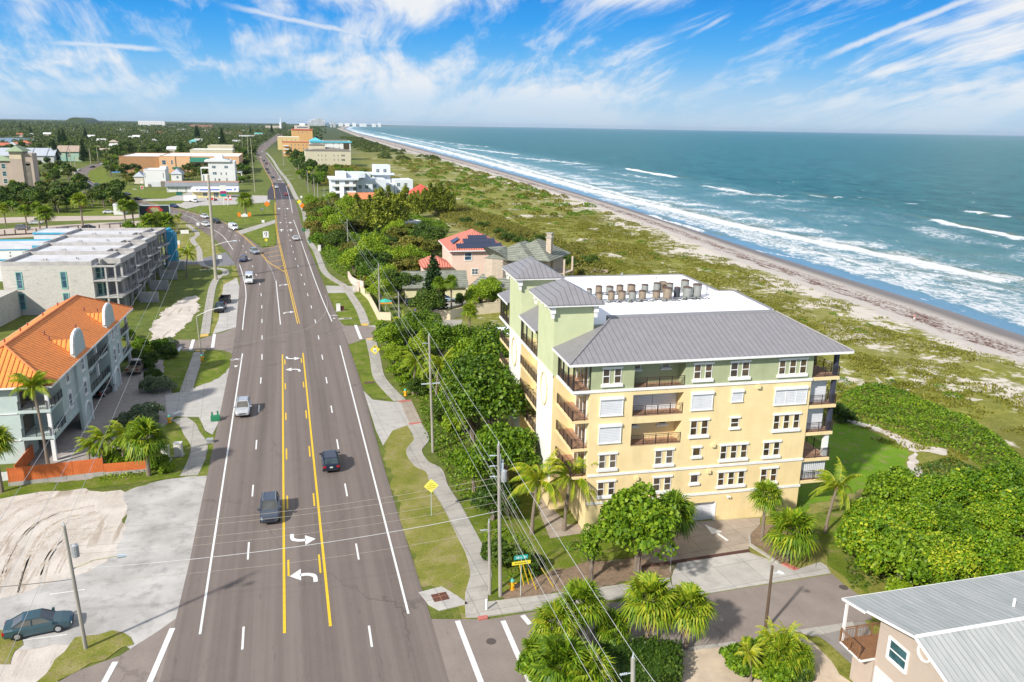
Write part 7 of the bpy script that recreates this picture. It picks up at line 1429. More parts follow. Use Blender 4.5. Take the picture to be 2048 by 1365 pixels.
# fences and walls
ORF=stripes('orange_fence_board',(.62,.15,.035),(.30,.07,.02),0,.15,.1,.8,bump=.5,var=.15); 
a=G(20,973);c=G(208,951);e_=G(292,944); 
def fence(name,lab,p0,p1,h,mat,cap=None,base=0,step=2.4,cat='fence'):
    d=p1-p0; t=empty(name,(p0.x,p0.y,0),lab,cat,math.atan2(d.y,d.x)); L=d.length; n=max(1,int(L/step))
    for i in range(n): b=MB(); b.box(L*i/n+.02,L*(i+1)/n-.02,-.03,.03,base+.02,h); b.build('panel',mat,t)
    b=MB()
    for i in range(n+1): b.box(L*i/n-.05,L*i/n+.05,-.05,.05,0,h+.05)
    pieces(b,'post',mat,t)
    if base: b=MB(); b.box(-.1,L+.1,-.1,.1,-.05,base); b.build('footing',CONC,t)
    return t
fence('board_fence','tall orange board fence beside the sandy lot',a,c,2.05,ORF,base=.45); fence('board_fence','lower orange board fence running to the palm',c,e_,1.35,ORF,base=.35)
fence('board_fence','short dark orange fence at the corner of the mint house',G(33,958),G(68,915),1.6,ORF)
q0=G(-40,968);q1_=G(26,960); fence('white_rail','white topped low wall at the left edge beside the orange fence',q0,q1_,1.0,WHITE,cat='low wall')
PW_=M('pale_pink_wall2',(.72,.58,.50),(.66,.52,.45),.6,.9,.2); CW_=M('cream_boundary_wall',(.70,.60,.42),(.64,.54,.38),.6,.9,.2)
def wall(lab,pts,h,th,mat,nm='boundary_wall'):
    P_=[Vector(G(*p)[:2]) for p in pts]; o=P_[0]; t=empty(nm,(o.x,o.y,0),lab,'wall'); b=MB()
    for a_,b2 in zip(P_[:-1],P_[1:]):
        d=(b2-a_).normalized(); n_=Vector((-d.y,d.x))*th/2; a2=a_-o;c2=b2-o; b.prism([(a2+n_)[:],(c2+n_)[:],(c2-n_)[:],(a2-n_)[:]],0,h)
    b.build('wall',mat,t); b=MB()
    for a_,b2 in zip(P_[:-1],P_[1:]):
        d=(b2-a_).normalized(); n_=Vector((-d.y,d.x))*(th/2+.05); a2=a_-o;c2=b2-o; b.prism([(a2+n_)[:],(c2+n_)[:],(c2-n_)[:],(a2-n_)[:]],h,h+.08)
    b.build('coping',mat,t)
wall('curved pale pink wall beside the pavement',[(697,556),(703,567),(715,574),(728,577)],1.6,.3,PW_); wall('pale pink gate pillar by the concrete driveway',[(713,583),(719,583)],2.2,.8,PW_); wall('cream wall running back from the pink pillar',[(722,585),(737,600),(750,625),(757,640),(782,641)],1.5,.25,CW_)
wall('cream wall behind the palm trunks in the lane',[(866,640),(900,640),(926,633)],1.9,.25,CW_); wall('brick gate pillar at the end of the cream lane wall',[(860,641),(864,641)],2.6,.7,STN,'gate_pillar'); wall('beige wall behind the tree in the lane',[(950,630),(1000,625)],2.2,.25,CW_)
wall('white fence wall with pillars before the brick court',[(925,702),(926,697),(950,696),(978,690)],2.3,.3,WHITE,'white_wall')
q=G(905,700); t=empty('leaning_boards',(q.x,q.y,0),'white boards and frame leaning by the white fence wall','boards',rad(10)); b=MB()
for i in range(5): b.path([(-1.6+i*.35,-.8,.05),(-.2+i*.35,.6,1.9)],.07,4)
b.box(.6,1.6,.3,.45,0,2.3); b.build('boards',WHITE,t)
fence('beach_boardwalk_rail','weathered boardwalk railing in the dune scrub behind the white roof',G(1140,540),G(1215,548),1.1,M('weathered_timber',(.33,.27,.21),(.25,.2,.16),2,.9),step=3,cat='railing'); fence('stair_rail','weathered stair railing beside the stone house',G(1120,525),G(1165,560),1.3,M('weathered_timber2',(.25,.2,.16),None,2,.9),step=2,cat='railing')
BLKF=M('black_picket',(.015,.015,.016),None,2,.5); q0=G(1360,1355);q1_=G(1360,1302); railing(tag(empty('picket_fence',(q0.x,q0.y,0),'black picket fence at the end of the clipped hedge','fence',math.atan2(q1_.y-q0.y,q1_.x-q0.x))),Matrix.Identity(4),0,(q1_-q0).length,0,1.6,.12,BLKF)
q0=G(2000,1200); railing(empty('picket_fence',(q0.x,q0.y,0),'dark picket fence behind the metal roofed house','fence'),Matrix.Identity(4),0,8,0,1.8,.14,BLKF)
wall('low post wall at the shell car park front',[(-30,474),(120,466),(240,460),(330,449)],.35,.3,DKW,'timber_edging')
for i in range(15):
    x=10+i*21; y=470-(x/330)*20; q=G(x,y); b=MB(); b.tube((0,0,0),(0,0,1.5),.22,.2,7); o=b.build('car_park_post',DKW); o.location=(q.x,q.y,0); tag(o,'thick dark timber post along the front of the car park','post','timber posts of the shell car park')
# parasol, portable toilet, small sign boards
q=G(771,622); t=empty('parasol',(q.x,q.y,0),'teal and orange parasol beside the cream wall','parasol'); b=MB(); b.tube((0,0,0),(0,0,2.4),.04,.04,6); b.build('pole',WHITE,t); b=MB(); b.tube((0,0,2.1),(0,0,2.6),1.5,.1,10); b.build('canopy',M('teal_canvas',(.04,.42,.32),None,2,.8),t); b=MB(); b.box(-1.3,1.3,-1.4,-1.3,1.75,2.1); b.build('orange_valance',M('orange_canvas',(.75,.33,.03),None,2,.8),t)
q=G(357,497); t=empty('portable_toilet',(q.x,q.y,0),'white and yellow portable toilet on the left verge','portable toilet'); b=MB(); b.box(-.55,.55,-.55,.55,0,1.2); b.build('lower_cabin',M('ochre_plastic',(.70,.45,.12),None,2,.7),t); b=MB(); b.box(-.55,.55,-.55,.55,1.2,2.3); b.build('upper_cabin',WHITE,t)
for x,y,w_,h_,lab in ((336,470,2.2,1.6,'white notice board on two legs beside the bushes'),(370,473,2.6,1.2,'small white entrance board near the left pavement')): q=G(x,y); t=empty('notice_board',(q.x,q.y,0),lab,'notice board'); b=MB(); b.box(-w_/2,w_/2,-.05,.05,.9,.9+h_); b.build('board',WHITE,t); b=MB(); b.box(-w_/2,-w_/2+.1,-.05,.05,0,.9); b.box(w_/2-.1,w_/2,-.05,.05,0,.9); pieces(b,'leg',GREYM,t)
q=G(489,435); t=empty('orange_barriers',(q.x,q.y,0),'pair of orange work barriers with a white panel on the big island','barrier'); b=MB(); b.box(-2.6,-1.4,-.1,.1,.3,2.0); b.box(1.4,2.6,-.1,.1,.3,2.0); pieces(b,'orange_panel',SO_,t); b=MB(); b.box(-1.3,1.3,-.2,0,.2,1.2); b.build('white_panel',WHITE,t)
for x,y in ((546,374),(577,374),(358,441)): q=G(x,y); t=empty('traffic_drum',(q.x,q.y,.05),{546:'orange traffic drum at the left start of the fresh asphalt',577:'orange traffic drum at the right start of the fresh asphalt',358:'orange traffic cone beside the left branch'}[x],'traffic drum'); b=MB(); b.tube((0,0,0),(0,0,1.1),.45,.32,9); b.build('drum',SO_,t); b=MB(); b.tube((0,0,.5),(0,0,.7),.42,.39,9); b.build('white_band',WHITE,t)
# dumpster
q=G(359,391); t=empty('dumpster',(q.x,q.y,0),'dark green dumpster beside the grey shop row','dumpster'); b=MB(); b.box(-1.4,1.4,-.9,.9,.1,1.6); b.build('tub',M('dumpster_green',(.01,.13,.10),None,2,.7),t); b=MB(); b.box(-1.4,1.4,-.95,.95,1.6,1.75); b.build('lid',BLK,t)
# clutter behind the white house
q=G(392,362); t=empty('blue_tarpaulin_shed',(G(116.,0+356).x,0,0),'blue tarpaulin covered stall left of the brown shop','stall'); q=G(236,352); t.location=(q.x,q.y,0); b=MB(); b.box(-4,4,-2,2,2.2,3.4); b.build('canopy',M('blue_tarpaulin',(.03,.22,.55),(.3,.45,.6),.4,.7),t); b=MB(); b.box(-3.8,-3.6,-1.9,-1.7,0,2.2); b.box(3.6,3.8,-1.9,-1.7,0,2.2); pieces(b,'leg',GREYM,t)
# white rubble on the verge, sprinkler of spray on the sea is foam only
# ============================================================= PEOPLE ON THE BEACH
SKIN=M('skin',(.42,.25,.17),None,4,.6); 
def person(x,y,z,rz,shirt,short,lab,stride=.22,s=1.):
    t=empty('person',(x,y,z),lab,'person',rad(rz)); t.scale=(s,s,s)
    me=bpy.data.meshes.new('body'); 
    V=[(0,0,.95),(0,0,1.15),(0,0,1.38),(0,0,1.50),(0,0,1.62),(0,.02,1.72), (-.09,0,.90),(-.11,stride*.5,.50),(-.11,stride*.2,.08),(-.11,stride*.2+.14,.04),(.09,0,.90),(.11,-stride*.3,.50),(.11,-stride*.9,.09),(.11,-stride*.9+.14,.04),
       (-.19,0,1.40),(-.24,-.06,1.14),(-.25,.06,.92),(-.25,.1,.84),(.19,0,1.40),(.24,.04,1.14),(.26,.2,.98),(.26,.26,.92)]
    E=[(0,1),(1,2),(2,3),(3,4),(4,5),(0,6),(6,7),(7,8),(8,9),(0,10),(10,11),(11,12),(12,13),(2,14),(14,15),(15,16),(16,17),(2,18),(18,19),(19,20),(20,21)]
    R_=[.13,.125,.15,.055,.085,.07,.09,.065,.045,.04,.09,.065,.045,.04,.055,.042,.034,.03,.055,.042,.034,.03]
    me.from_pydata([Vector(v) for v in V],E,[]); me.update(); o=bpy.data.objects.new('body',me); col.objects.link(o); o.parent=t
    mo=o.modifiers.new('skin','SKIN'); 
    for i,r_ in enumerate(R_): me.skin_vertices[0].data[i].radius=(r_,r_*.8)
    me.skin_vertices[0].data[0].use_root=True
    o.modifiers.new('sub','SUBSURF').levels=1; me.materials.append(SKIN)
    b=MB(); b.path([(0,0,.98),(0,0,1.15),(0,0,1.32),(0,0,1.44)],[.165,.155,.185,.11],10); b.path([(-.16,0,1.40),(-.24,-.03,1.2)],[.08,.06],7); b.path([(.16,0,1.40),(.24,.02,1.2)],[.08,.06],7); b.build('shirt',shirt,t,True)
    b=MB(); b.path([(0,0,1.02),(0,0,.88)],[.17,.17],10); b.path([(-.09,0,.93),(-.11,stride*.45,.55)],[.12,.10],8); b.path([(.09,0,.93),(.11,-stride*.3,.55)],[.12,.10],8); b.build('shorts',short,t,True)
    b=MB(); b.tube((0,.0,1.66),(0,-.01,1.78),.10,.06,8); b.build('hair',DKW,t,True)
    return t
OC=M('coral_cloth',(.62,.22,.16),None,3,.8); WC=M('white_cloth',(.7,.7,.7),None,3,.8); NC=M('navy_cloth',(.02,.03,.10),None,3,.8)
q=G(1827,648,-.6); person(q.x,q.y,gz(q.x,q.y),20,OC,WC,'person in coral and white standing on the sand by the seaweed line')
q=G(1813,632,-.9); 
for x,y,l,sh in ((835,338,'tiny figure in navy walking on the distant wet sand',NC),(862,322,'tiny pale dressed figure at the distant water edge',WC),(871,323,'tiny coral dressed figure at the distant water edge',OC)): q=G(x,y,-1.2); person(q.x,q.y,gz(q.x,q.y),0,sh,NC,l)
q=G(831,632); person(q.x,q.y,0.0,90,M('royal_blue_cloth',(.02,.05,.35),None,3,.8),NC,'person in royal blue standing in the lane by the black car')
# ============================================================= VEGETATION
LG=leafmat('leaf_green',(.035,.085,.004),(.11,.21,.008),(.26,.36,.018)); LGB=leafmat('leaf_bright',(.07,.15,.005),(.19,.30,.012),(.38,.46,.03)); LGD=leafmat('leaf_dark',(.022,.055,.008),(.06,.115,.012),(.13,.18,.02))
LGT=leafmat('leaf_deep_green',(.026,.065,.004),(.08,.16,.008),(.22,.31,.018)); LBR=leafmat('leaf_brown_green',(.055,.075,.010),(.16,.17,.02),(.32,.26,.05)); LSG=leafmat('leaf_sea_grape',(.035,.095,.004),(.13,.26,.008),(.46,.48,.03)); LPALM=leafmat('palm_fan',(.045,.11,.005),(.15,.25,.010),(.42,.42,.03)); LCOCO=leafmat('coconut_leaflet',(.07,.15,.005),(.22,.33,.010),(.62,.54,.03),.35)
LFAR=leafmat('distant_leaf',(.028,.05,.010),(.07,.105,.016),(.17,.19,.035)); LPINE=leafmat('conifer_needles',(.012,.036,.010),(.03,.07,.014),(.06,.11,.018)); LCAS=leafmat('feathery_needles',(.06,.10,.008),(.19,.23,.018),(.40,.42,.05)); LSAGE=leafmat('sage_leaf',(.08,.12,.06),(.17,.22,.11),(.28,.33,.18))
BARK=M('bark_grey',(.22,.18,.14),(.14,.11,.085),3,.95,.5); PBARK=M('palm_trunk',(.26,.21,.16),(.15,.115,.085),6,.95,.8,stretch=(1,1,5)); DEADF=leafmat('dead_frond',(.16,.10,.05),(.28,.18,.08),(.42,.28,.12))
def cards(P_,size,rs,up=.3,asp=.7,N_=None):
    n=len(P_); d=rs.normal(size=(n,3)); 
    if N_ is not None: d=d*1.15+N_
    d[:,2]+=up; d/=np.linalg.norm(d,axis=1)[:,None]; a=np.cross(d,rs.normal(size=(n,3))); a/=np.linalg.norm(a,axis=1)[:,None]; b=np.cross(d,a)
    s=(size*rs.uniform(.6,1.35,n))[:,None]; a=a*s*.5; b=b*s*.5*asp
    V=np.stack([P_-a,P_-b,P_+a,P_+b],1).reshape(-1,3); return V,np.arange(4*n).reshape(n,4)
def blob_pts(rs,c,r,n,flat=1.):
    d=rs.normal(size=(n,3)); d/=np.linalg.norm(d,axis=1)[:,None]; d[:,2]=np.where(d[:,2]<-.3,-d[:,2]*.6,d[:,2]); rr=r*rs.uniform(.62,1.05,n)**.6
    return c+d*rr[:,None]*np.array([1,1,flat]),d
def broad(seed,R,H,lobes=16,per=240,leaf=.36,mat=None,name='crown',trunk=True,flat=.8,open_=0.,limbs=True,tb=.35):
    rs=np.random.default_rng(seed); Ps=[];Ns=[];cs=[]
    zc=H-R*flat*.9
    for i in range(lobes):
        th=rs.uniform(0,6.28); ph=rs.uniform(-.5,1.1); rr=R*rs.uniform(.35,.80); c=np.array([math.cos(th)*math.cos(ph)*rr,math.sin(th)*math.cos(ph)*rr,zc+math.sin(ph)*rr*flat]); c[2]=max(c[2],R*.25)
        r=R*rs.uniform(.24,.44); p,d=blob_pts(rs,c,r,int(per*(r/R/.34)**2),.85); Ps.append(p);Ns.append(d);cs.append(c)
    if open_==0: p,d=blob_pts(rs,np.array([0,0,zc]),R*.62,int(per*1.6),.9); Ps.append(p);Ns.append(d)
    P_=np.concatenate(Ps);N_=np.concatenate(Ns); P_[:,2]=np.maximum(P_[:,2],.08); V,F=cards(P_,leaf,rs,.35,.75,N_); out=[(name,npmesh(name,V,F,mat or LG))]
    if trunk:
        b=MB(); b.path([(0,0,-.1),(R*.05,0,H*.25),(0,R*.04,H*.5)],[R*.07+.06,R*.055+.04,R*.04+.03],7)
        if limbs:
            for c in cs[:9]: m_=Vector((c[0]*.45,c[1]*.45,H*tb+.3*c[2]*.6)); b.path([(0,0,H*.25),m_,Vector(c)],[R*.045+.02,R*.028+.015,.02],5)
        out.append(('trunk',b.me('trunk',BARK)))
    return out
def sabal(seed,H,R=1.9,nf=34,mat=None,seg=17,dead=7):
    rs=np.random.default_rng(seed); V=[];F=[];DV=[];DF=[]
    lean=rs.uniform(-.3,.3,2)*H*.06; top=np.array([lean[0],lean[1],H])
    def fan(V,F,a,e,L,droop,fr):
        d=np.array([math.cos(a)*math.cos(e),math.sin(a)*math.cos(e),math.sin(e)]); side=np.array([-math.sin(a),math.cos(a),0]); upv=np.cross(d,side)*-1
        hub=top+d*L*.45; b0=len(V); V+= [top,top+side*.04,hub+side*.03,hub]; F.append((b0,b0+1,b0+2,b0+3))
        roll=rs.uniform(-.5,.5)
        for j in range(seg):
            t=(j/(seg-1)-.5)*3.9; dirv=d*math.cos(t)+side*math.sin(t)*math.cos(roll)+upv*math.sin(t)*math.sin(roll); dirv=dirv/np.linalg.norm(dirv); l=fr*(1-.28*abs(t)/1.9)*rs.uniform(.85,1.1)
            w=np.cross(dirv,upv); w=w/ (np.linalg.norm(w)+1e-6)*.052*fr; mid=hub+dirv*l*.6; tip=hub+dirv*l+np.array([0,0,-droop*l*rs.uniform(.6,1.3)])
            b0=len(V); V+=[hub-w*.3,hub+w*.3,mid+w,mid-w]; F.append((b0,b0+1,b0+2,b0+3)); b0=len(V); V+=[mid-w,mid+w,tip+w*.12,tip-w*.12]; F.append((b0,b0+1,b0+2,b0+3))
    for i in range(nf):
        e=rs.uniform(-.55,1.35); fan(V,F,i*2.4+rs.uniform(-.3,.3),e,R*.95,.28+.25*(e<.2),R*.62)
    for i in range(dead): fan(DV,DF,rs.uniform(0,6.28),-1.0+rs.uniform(-.2,.2),R*.8,.3,R*.5)
    out=[('crown',npmesh('crown',np.array(V),np.array(F),mat or LPALM))]
    if dead: out.append(('dead_fronds',npmesh('dead_fronds',np.array(DV),np.array(DF),DEADF)))
    b=MB(); b.path([(0,0,-.1),(lean[0]*.3,lean[1]*.3,H*.45),(lean[0],lean[1],H-.05)],[.21,.17,.19],9)
    for i in range(int((H)*5)): 
        z=H-.1-i*.12
        if z<H*.55: break
        a=i*2.4; b.tube((lean[0]+.16*math.cos(a),lean[1]+.16*math.sin(a),z-.1),(lean[0]+.27*math.cos(a),lean[1]+.27*math.sin(a),z+.08),.035,.015,4)
    out.append(('trunk',b.me('trunk',PBARK))); return out
def coconut(seed,H,L=3.4,nf=19,wind=(-.5,-.3),lean=(.6,.3),mat=None):
    rs=np.random.default_rng(seed); V=[];F=[]; top=np.array([lean[0],lean[1],H]); b=MB()
    for i in range(nf):
        a=i*2.4+rs.uniform(-.25,.25); e=rs.uniform(-.15,1.25); d=np.array([math.cos(a)*math.cos(e),math.sin(a)*math.cos(e),math.sin(e)]); p=top.copy(); pts=[p.copy()]; n=16; l=L*rs.uniform(.8,1.1)
        g=np.array([wind[0]*.10,wind[1]*.10,-.135-.03*rs.random()])
        for j in range(n): d=d+g*(j/n+.25); d=d/np.linalg.norm(d); p=p+d*l/n; pts.append(p.copy())
        b.path([tuple(q) for q in pts],[.035*(1-.8*j/n) for j in range(n+1)],4)
        for j in range(2,n+1):
            q=pts[j]; dd=pts[j]-pts[j-1]; dd/=np.linalg.norm(dd); sd=np.cross(dd,[0,0,1.]); sd/=np.linalg.norm(sd)+1e-6
            for s in (-1,1):
                for h_ in (0,.5):
                    ll=.78*math.sin(math.pi*min(1,(j+h_)/n*.86+.12))*rs.uniform(.8,1.15); v=sd*s*.62+dd*.55+np.array([0,0,-.62])+np.array([wind[0],wind[1],0])*.35; v/=np.linalg.norm(v); q0=q-dd*h_*l/n; w=dd*.055; tip=q0+v*ll; k0=len(V); V+=[q0-w,q0+w,tip+w*.2,tip-w*.2]; F.append((k0,k0+1,k0+2,k0+3))
    out=[('crown',npmesh('crown',np.array(V),np.array(F),mat or LCOCO)),('frond_stems',b.me('frond_stems',M('frond_stem',(.50,.42,.05),(.4,.36,.06),2,.6) if not bpy.data.materials.get('frond_stem') else bpy.data.materials['frond_stem']))]
    b=MB(); b.path([(0,0,-.1),(lean[0]*.15,lean[1]*.15,H*.3),(lean[0]*.5,lean[1]*.5,H*.65),(lean[0],lean[1],H)],[.24,.16,.14,.15],9); out.append(('trunk',b.me('trunk',PBARK)))
    b=MB()
    for i in range(5): a=i*1.3; b.tube(tuple(top+np.array([.2*math.cos(a),.2*math.sin(a),-.35])),tuple(top+np.array([.25*math.cos(a),.25*math.sin(a),-.1])),.10,.08,6)
    out.append(('coconuts',b.me('coconuts',M('coconut_husk',(.28,.22,.06),None,3,.7) if not bpy.data.materials.get('coconut_husk') else bpy.data.materials['coconut_husk']))); return out
def norfolk(seed,H,R):
    rs=np.random.default_rng(seed); P_=[]
    nt_=int(H/.55); 
    for i in range(nt_):
        f=i/nt_; z=H*(.10+.9*f); r=R*(1-f)**.8+.15
        for k_ in range(6 if f<.85 else 4):
            a=k_*1.05+i*.5+rs.uniform(-.15,.15); m_=max(4,int(14*r/R)); t=np.linspace(.1,1,m_)
            for tt_ in t:
                for _ in range(4): P_.append([math.cos(a)*r*tt_+rs.normal()*.10,math.sin(a)*r*tt_+rs.normal()*.10,z+.25*tt_**2*r*.4+rs.normal()*.08])
    V,F=cards(np.array(P_),.62,rs,.9,.6); b=MB(); b.path([(0,0,0),(0,0,H)],[.22,.04],7); return [('crown',npmesh('crown',V,F,LPINE)),('trunk',b.me('trunk',BARK))]
def casuarina(seed,H,R,lob=26):
    rs=np.random.default_rng(seed); P_=[];b=MB(); b.path([(0,0,0),(.2,0,H*.5),(.3,.1,H*.85)],[.3,.18,.06],7)
    for i in range(lob):
        a=rs.uniform(0,6.28); r=R*rs.uniform(.15,.8); z0=H*rs.uniform(.12,.5); z1=min(H,z0+H*rs.uniform(.3,.55)); o=np.array([math.cos(a)*r,math.sin(a)*r]); n=420
        t=rs.uniform(0,1,n); w=(1-t)*.24*R+.12; q=np.stack([o[0]*(.55+.6*t)+rs.normal(size=n)*w+.5*t,o[1]*(.55+.6*t)+rs.normal(size=n)*w,z0+(z1-z0)*t],1); P_.append(q); b.path([(0,0,z0*.7),(o[0]*.8,o[1]*.8,z0+(z1-z0)*.5)],[.08,.03],4)
    V,F=cards(np.concatenate(P_),.95,rs,.2,.30); return [('crown',npmesh('crown',V,F,LCAS)),('trunk',b.me('trunk',BARK))]
def place(proto,x,y,label,cat='tree',name='broadleaf_tree',group=None,s=1.,rz=None,z=0.):
    t=empty(name,(x,y,z),label,cat,random.uniform(0,6.28) if rz is None else rz,group); t.scale=(s,s,s) if isinstance(s,(int,float)) else s
    for nm,me in proto: link(nm,me,t)
    return t
# prototypes
PB=[broad(11,4.6,8.5,26,330,.34,LGT),broad(12,4.0,7.0,22,330,.34,LGB),broad(13,3.6,6.6,22,340,.32,LG),broad(14,2.6,3.6,14,280,.30,LGD),broad(15,2.6,3.4,14,260,.30,LGB)]
PBR=[broad(21,3.4,5.2,18,240,.36,LBR),broad(22,3.0,4.6,18,230,.36,LG),broad(23,3.8,6.0,20,240,.38,LGD)]
PGR=[broad(31,4.2,5.4,26,360,.34,LSG,flat=.75),broad(32,3.6,4.8,24,360,.34,LG,flat=.75),broad(33,3.8,5.6,22,340,.30,LSG,flat=.85)]
PFT=[broad(41,4.2,7.5,12,70,.9,LFAR,limbs=False),broad(42,3.6,6.0,12,70,.85,LG,limbs=False),broad(43,4.6,8.5,12,75,.95,LGD,limbs=False),broad(44,3.2,4.6,10,60,.85,LBR,limbs=False)]
SB=[sabal(51,3.6,2.2,50),sabal(52,5.2,2.0,46),sabal(53,2.4,2.3,44,dead=3),sabal(54,7.4,1.9,44)]
CN=[coconut(61,5.0,3.4,20,(-.9,-.5),(.5,.2)),coconut(62,5.6,3.6,20,(-.9,-.5),(.8,.3)),coconut(63,9.6,3.0,22,(.15,0),(-.6,.3))]
NP=[norfolk(71,13,3.0)]; CS=[casuarina(81,13,5.2),casuarina(82,11.5,3.6,18)]
def at(px,py): p=G(px,py); return p.x,p.y
# ---- near trees, placed by their foot in the picture
x,y=at(1276,1150); place(PB[2],x,y,'dense rounded tree in front of the garage wall, left of the drive',s=1.22)
x,y=at(1318,1105); place(SB[0],x+1.2,y,'fan palm tucked behind the dense tree by the garage door','palm','sabal_palm',s=1.1)
sp_=broad(16,2.3,5.0,12,110,.26,LG,open_=1,tb=.45); x,y=at(1183,1160); place(sp_,x,y,'thin open crowned young tree left of the dense garage tree')
BIG=[(985,905,0,1.36,'largest leafy tree against the white tower of the yellow block'),(948,895,0,1.05,'leafy tree over the pavement beside the utility pole'),(1010,985,2,1.18,'tree at the foot of the yellow block near the coconut palms'),(962,790,0,.95,'tree behind the utility pole in the middle of the green mass'),(1005,800,0,1.24,'bright tree nearest the brick court'),(948,985,2,.8,'low leafy tree beside the curving pavement'),(985,1040,3,1.06,'dark shrub like tree right of the curving pavement'),(1035,880,0,1.12,'tall leafy tree touching the balconies')]
for px,py,i,s,l in BIG: x,y=at(px,py); place(PB[i],x,y,l,s=s)
GRP=[(1745,1140),(1800,1165),(1870,1175),(1945,1160),(2025,1150),(1735,1085),(1810,1095),(1890,1095),(1970,1085),(2050,1080),(1790,1035),(1865,1030),(1945,1025),(2030,1020),(2110,1100),(2110,1040)]
GL=['at the left tip of the thicket above the side street','first along the lower edge of the thicket','second along the lower edge','third along the lower edge behind the metal roof','at the right frame edge above the metal roof','left of the thicket beside the coconut palm','in the heart of the thicket, left','in the heart of the thicket, middle','in the heart of the thicket, right','at the right frame edge, middle','at the upper left of the thicket below the lawn','upper middle of the thicket','upper right of the thicket','upper right corner of the thicket','beyond the right frame edge, lower','beyond the right frame edge, upper']
for i,((px,py),l) in enumerate(zip(GRP,GL)): x,y=at(px,py); place(PGR[i%3],x,y,'yellow green sea grape '+l,name='sea_grape_tree',group='sea grape trees at the right',s=random.uniform(.72,1.02))
# palms
pal=[(1109,1330,0,.95,'fan palm at the left of the corner cluster over the zebra bars'),(1158,1299,0,1.05,'tall fan palm with dry skirt, second in the side street row'),(1223,1299,2,.75,'small fan palm between two large ones'),(1294,1294,0,1.12,'large bright fan palm in the middle of the side street row'),(1372,1300,0,1.0,'fan palm at the right end of the side street row'),(1118,1395,2,1.1,'fan palm cut by the bottom edge, left'),(1176,1410,2,1.0,'fan palm cut by the bottom edge beside the hedge'),(1075,1345,2,.7,'smallest fan palm at the zebra bar end'),
(1523,1083,1,.92,'taller fan palm on the mulch bed right of the garage drive'),(1577,1120,2,1.2,'wide low fan palm in front on the mulch bed'),(939,674,1,.95,'single fan palm in the brick court'),(879,634,3,.95,'left fan palm of the trio in the lane'),(903,636,3,1.0,'right fan palm of the trio in the lane'),(889,631,3,.85,'middle thinner fan palm of the trio in the lane'),
(298,952,0,1.25,'fan palm with thick trunk at the end of the orange fence'),(4,985,1,1.1,'fan palm at the left frame edge beside the mint wall'),(722,563,1,.8,'fan palm behind the curved pink wall, right'),(707,556,1,.85,'fan palm behind the curved pink wall, left'),(492,434,0,1.9,'round fan palm on the large grass island'),
(12,452,1,.9,'fan palm at the far left of the shell car park'),(55,462,1,1.,'fan palm before the grey car in the car park'),(80,458,1,1.05,'fan palm with leaning trunk in the car park'),(97,482,1,1.25,'large fan palm in front of the car park posts'),(166,453,1,1.35,'dense fan palm in the middle of the car park'),(252,457,1,1.15,'fan palm at the right of the car park'),(148,414,1,.9,'slim palm on the lawn above the car park'),(268,455,1,1.1,'fan palm left of the billboard'),(335,468,2,1.3,'low fan palm right of the billboard'),(300,470,2,1.3,'low fan palm beneath the billboard'),(320,462,2,1.2,'fan palm behind the notice board'),
(683,395,1,.9,'palm in front of the white stepped block'),(675,328,3,1.5,'palm against the tan block wall'),(30,398,1,1.,'palm under the hotel balcony wing'),(48,372,1,1.,'palm beside the hotel balconies'),(115,352,1,1.1,'palm right of the hotel tower'),(276,358,1,1.,'palm by the small cottage'),(428,363,2,1.2,'palm in front of the tall white house'),(365,333,3,1.3,'tall palm before the peach shop'),(1560,1352,2,.75,'low fan leaved plant below the wooden lamp pole'),(1595,1350,2,.6,'small fan leaved plant on the sandy yard')]
for px,py,i,s,l in pal:
    if l=='x': continue
    x,y=at(px,py); place(SB[i],x,y,l,'palm','sabal_palm',s=s*(1.35 if (px<345 and 395<py<485) else 1))
for px,py,i,s,l in ((1063,1069,0,1.08,'windblown coconut palm left of the yellow block corner'),(1128,1062,0,1.1,'windblown coconut palm bending at the yellow block corner'),(1650,1066,1,.85,'yellowing coconut palm right of the yellow block'),(826,790,0,.95,'yellowing coconut palm left of the crossarmed pole'),(872,800,0,1.,'yellowing coconut palm behind the crossarmed pole'),(97,932,2,.98,'tall coconut palm in front of the mint house corner'),(180,945,0,.62,'small drooping palm by the parking bays'),(205,940,0,.75,'second small palm left of the hedge'),(247,935,0,.8,'third small palm in the bed by the cabinets'),(373,556,1,1.05,'slim tall palm on the left verge before the grey townhouses'),(355,462,1,.8,'coconut palm at the end of the billboard group'),(795,690,1,.7,'palm in the hedge above the red pad')):
    x,y=at(px,py); place(CN[i],x,y,l,'palm','coconut_palm',s=s,rz=random.uniform(-.4,.4))
x,y=at(868,628); place(NP[0],x,y,'dark norfolk pine beside the pink house','conifer','norfolk_pine',s=.98)
for px,py,s,l in ((775,476,1.42,'tall feathery pine left of the gap before the white stepped block'),(745,470,1.15,'feathery pine on the left side of the group'),(798,462,1.1,'feathery pine right of the tallest'),(838,436,.95,'feathery pine before the yellow house'),(874,430,1.15,'feathery pine right of the yellow house'),(893,430,.95,'small rounded feathery tree nearest the dunes'),(725,462,.95,'shorter feathery pine near the car park')):
    x,y=at(px,py); place(CS[0] if s>.9 else CS[1],x,y,l,'tree','feathery_pine',s=s)
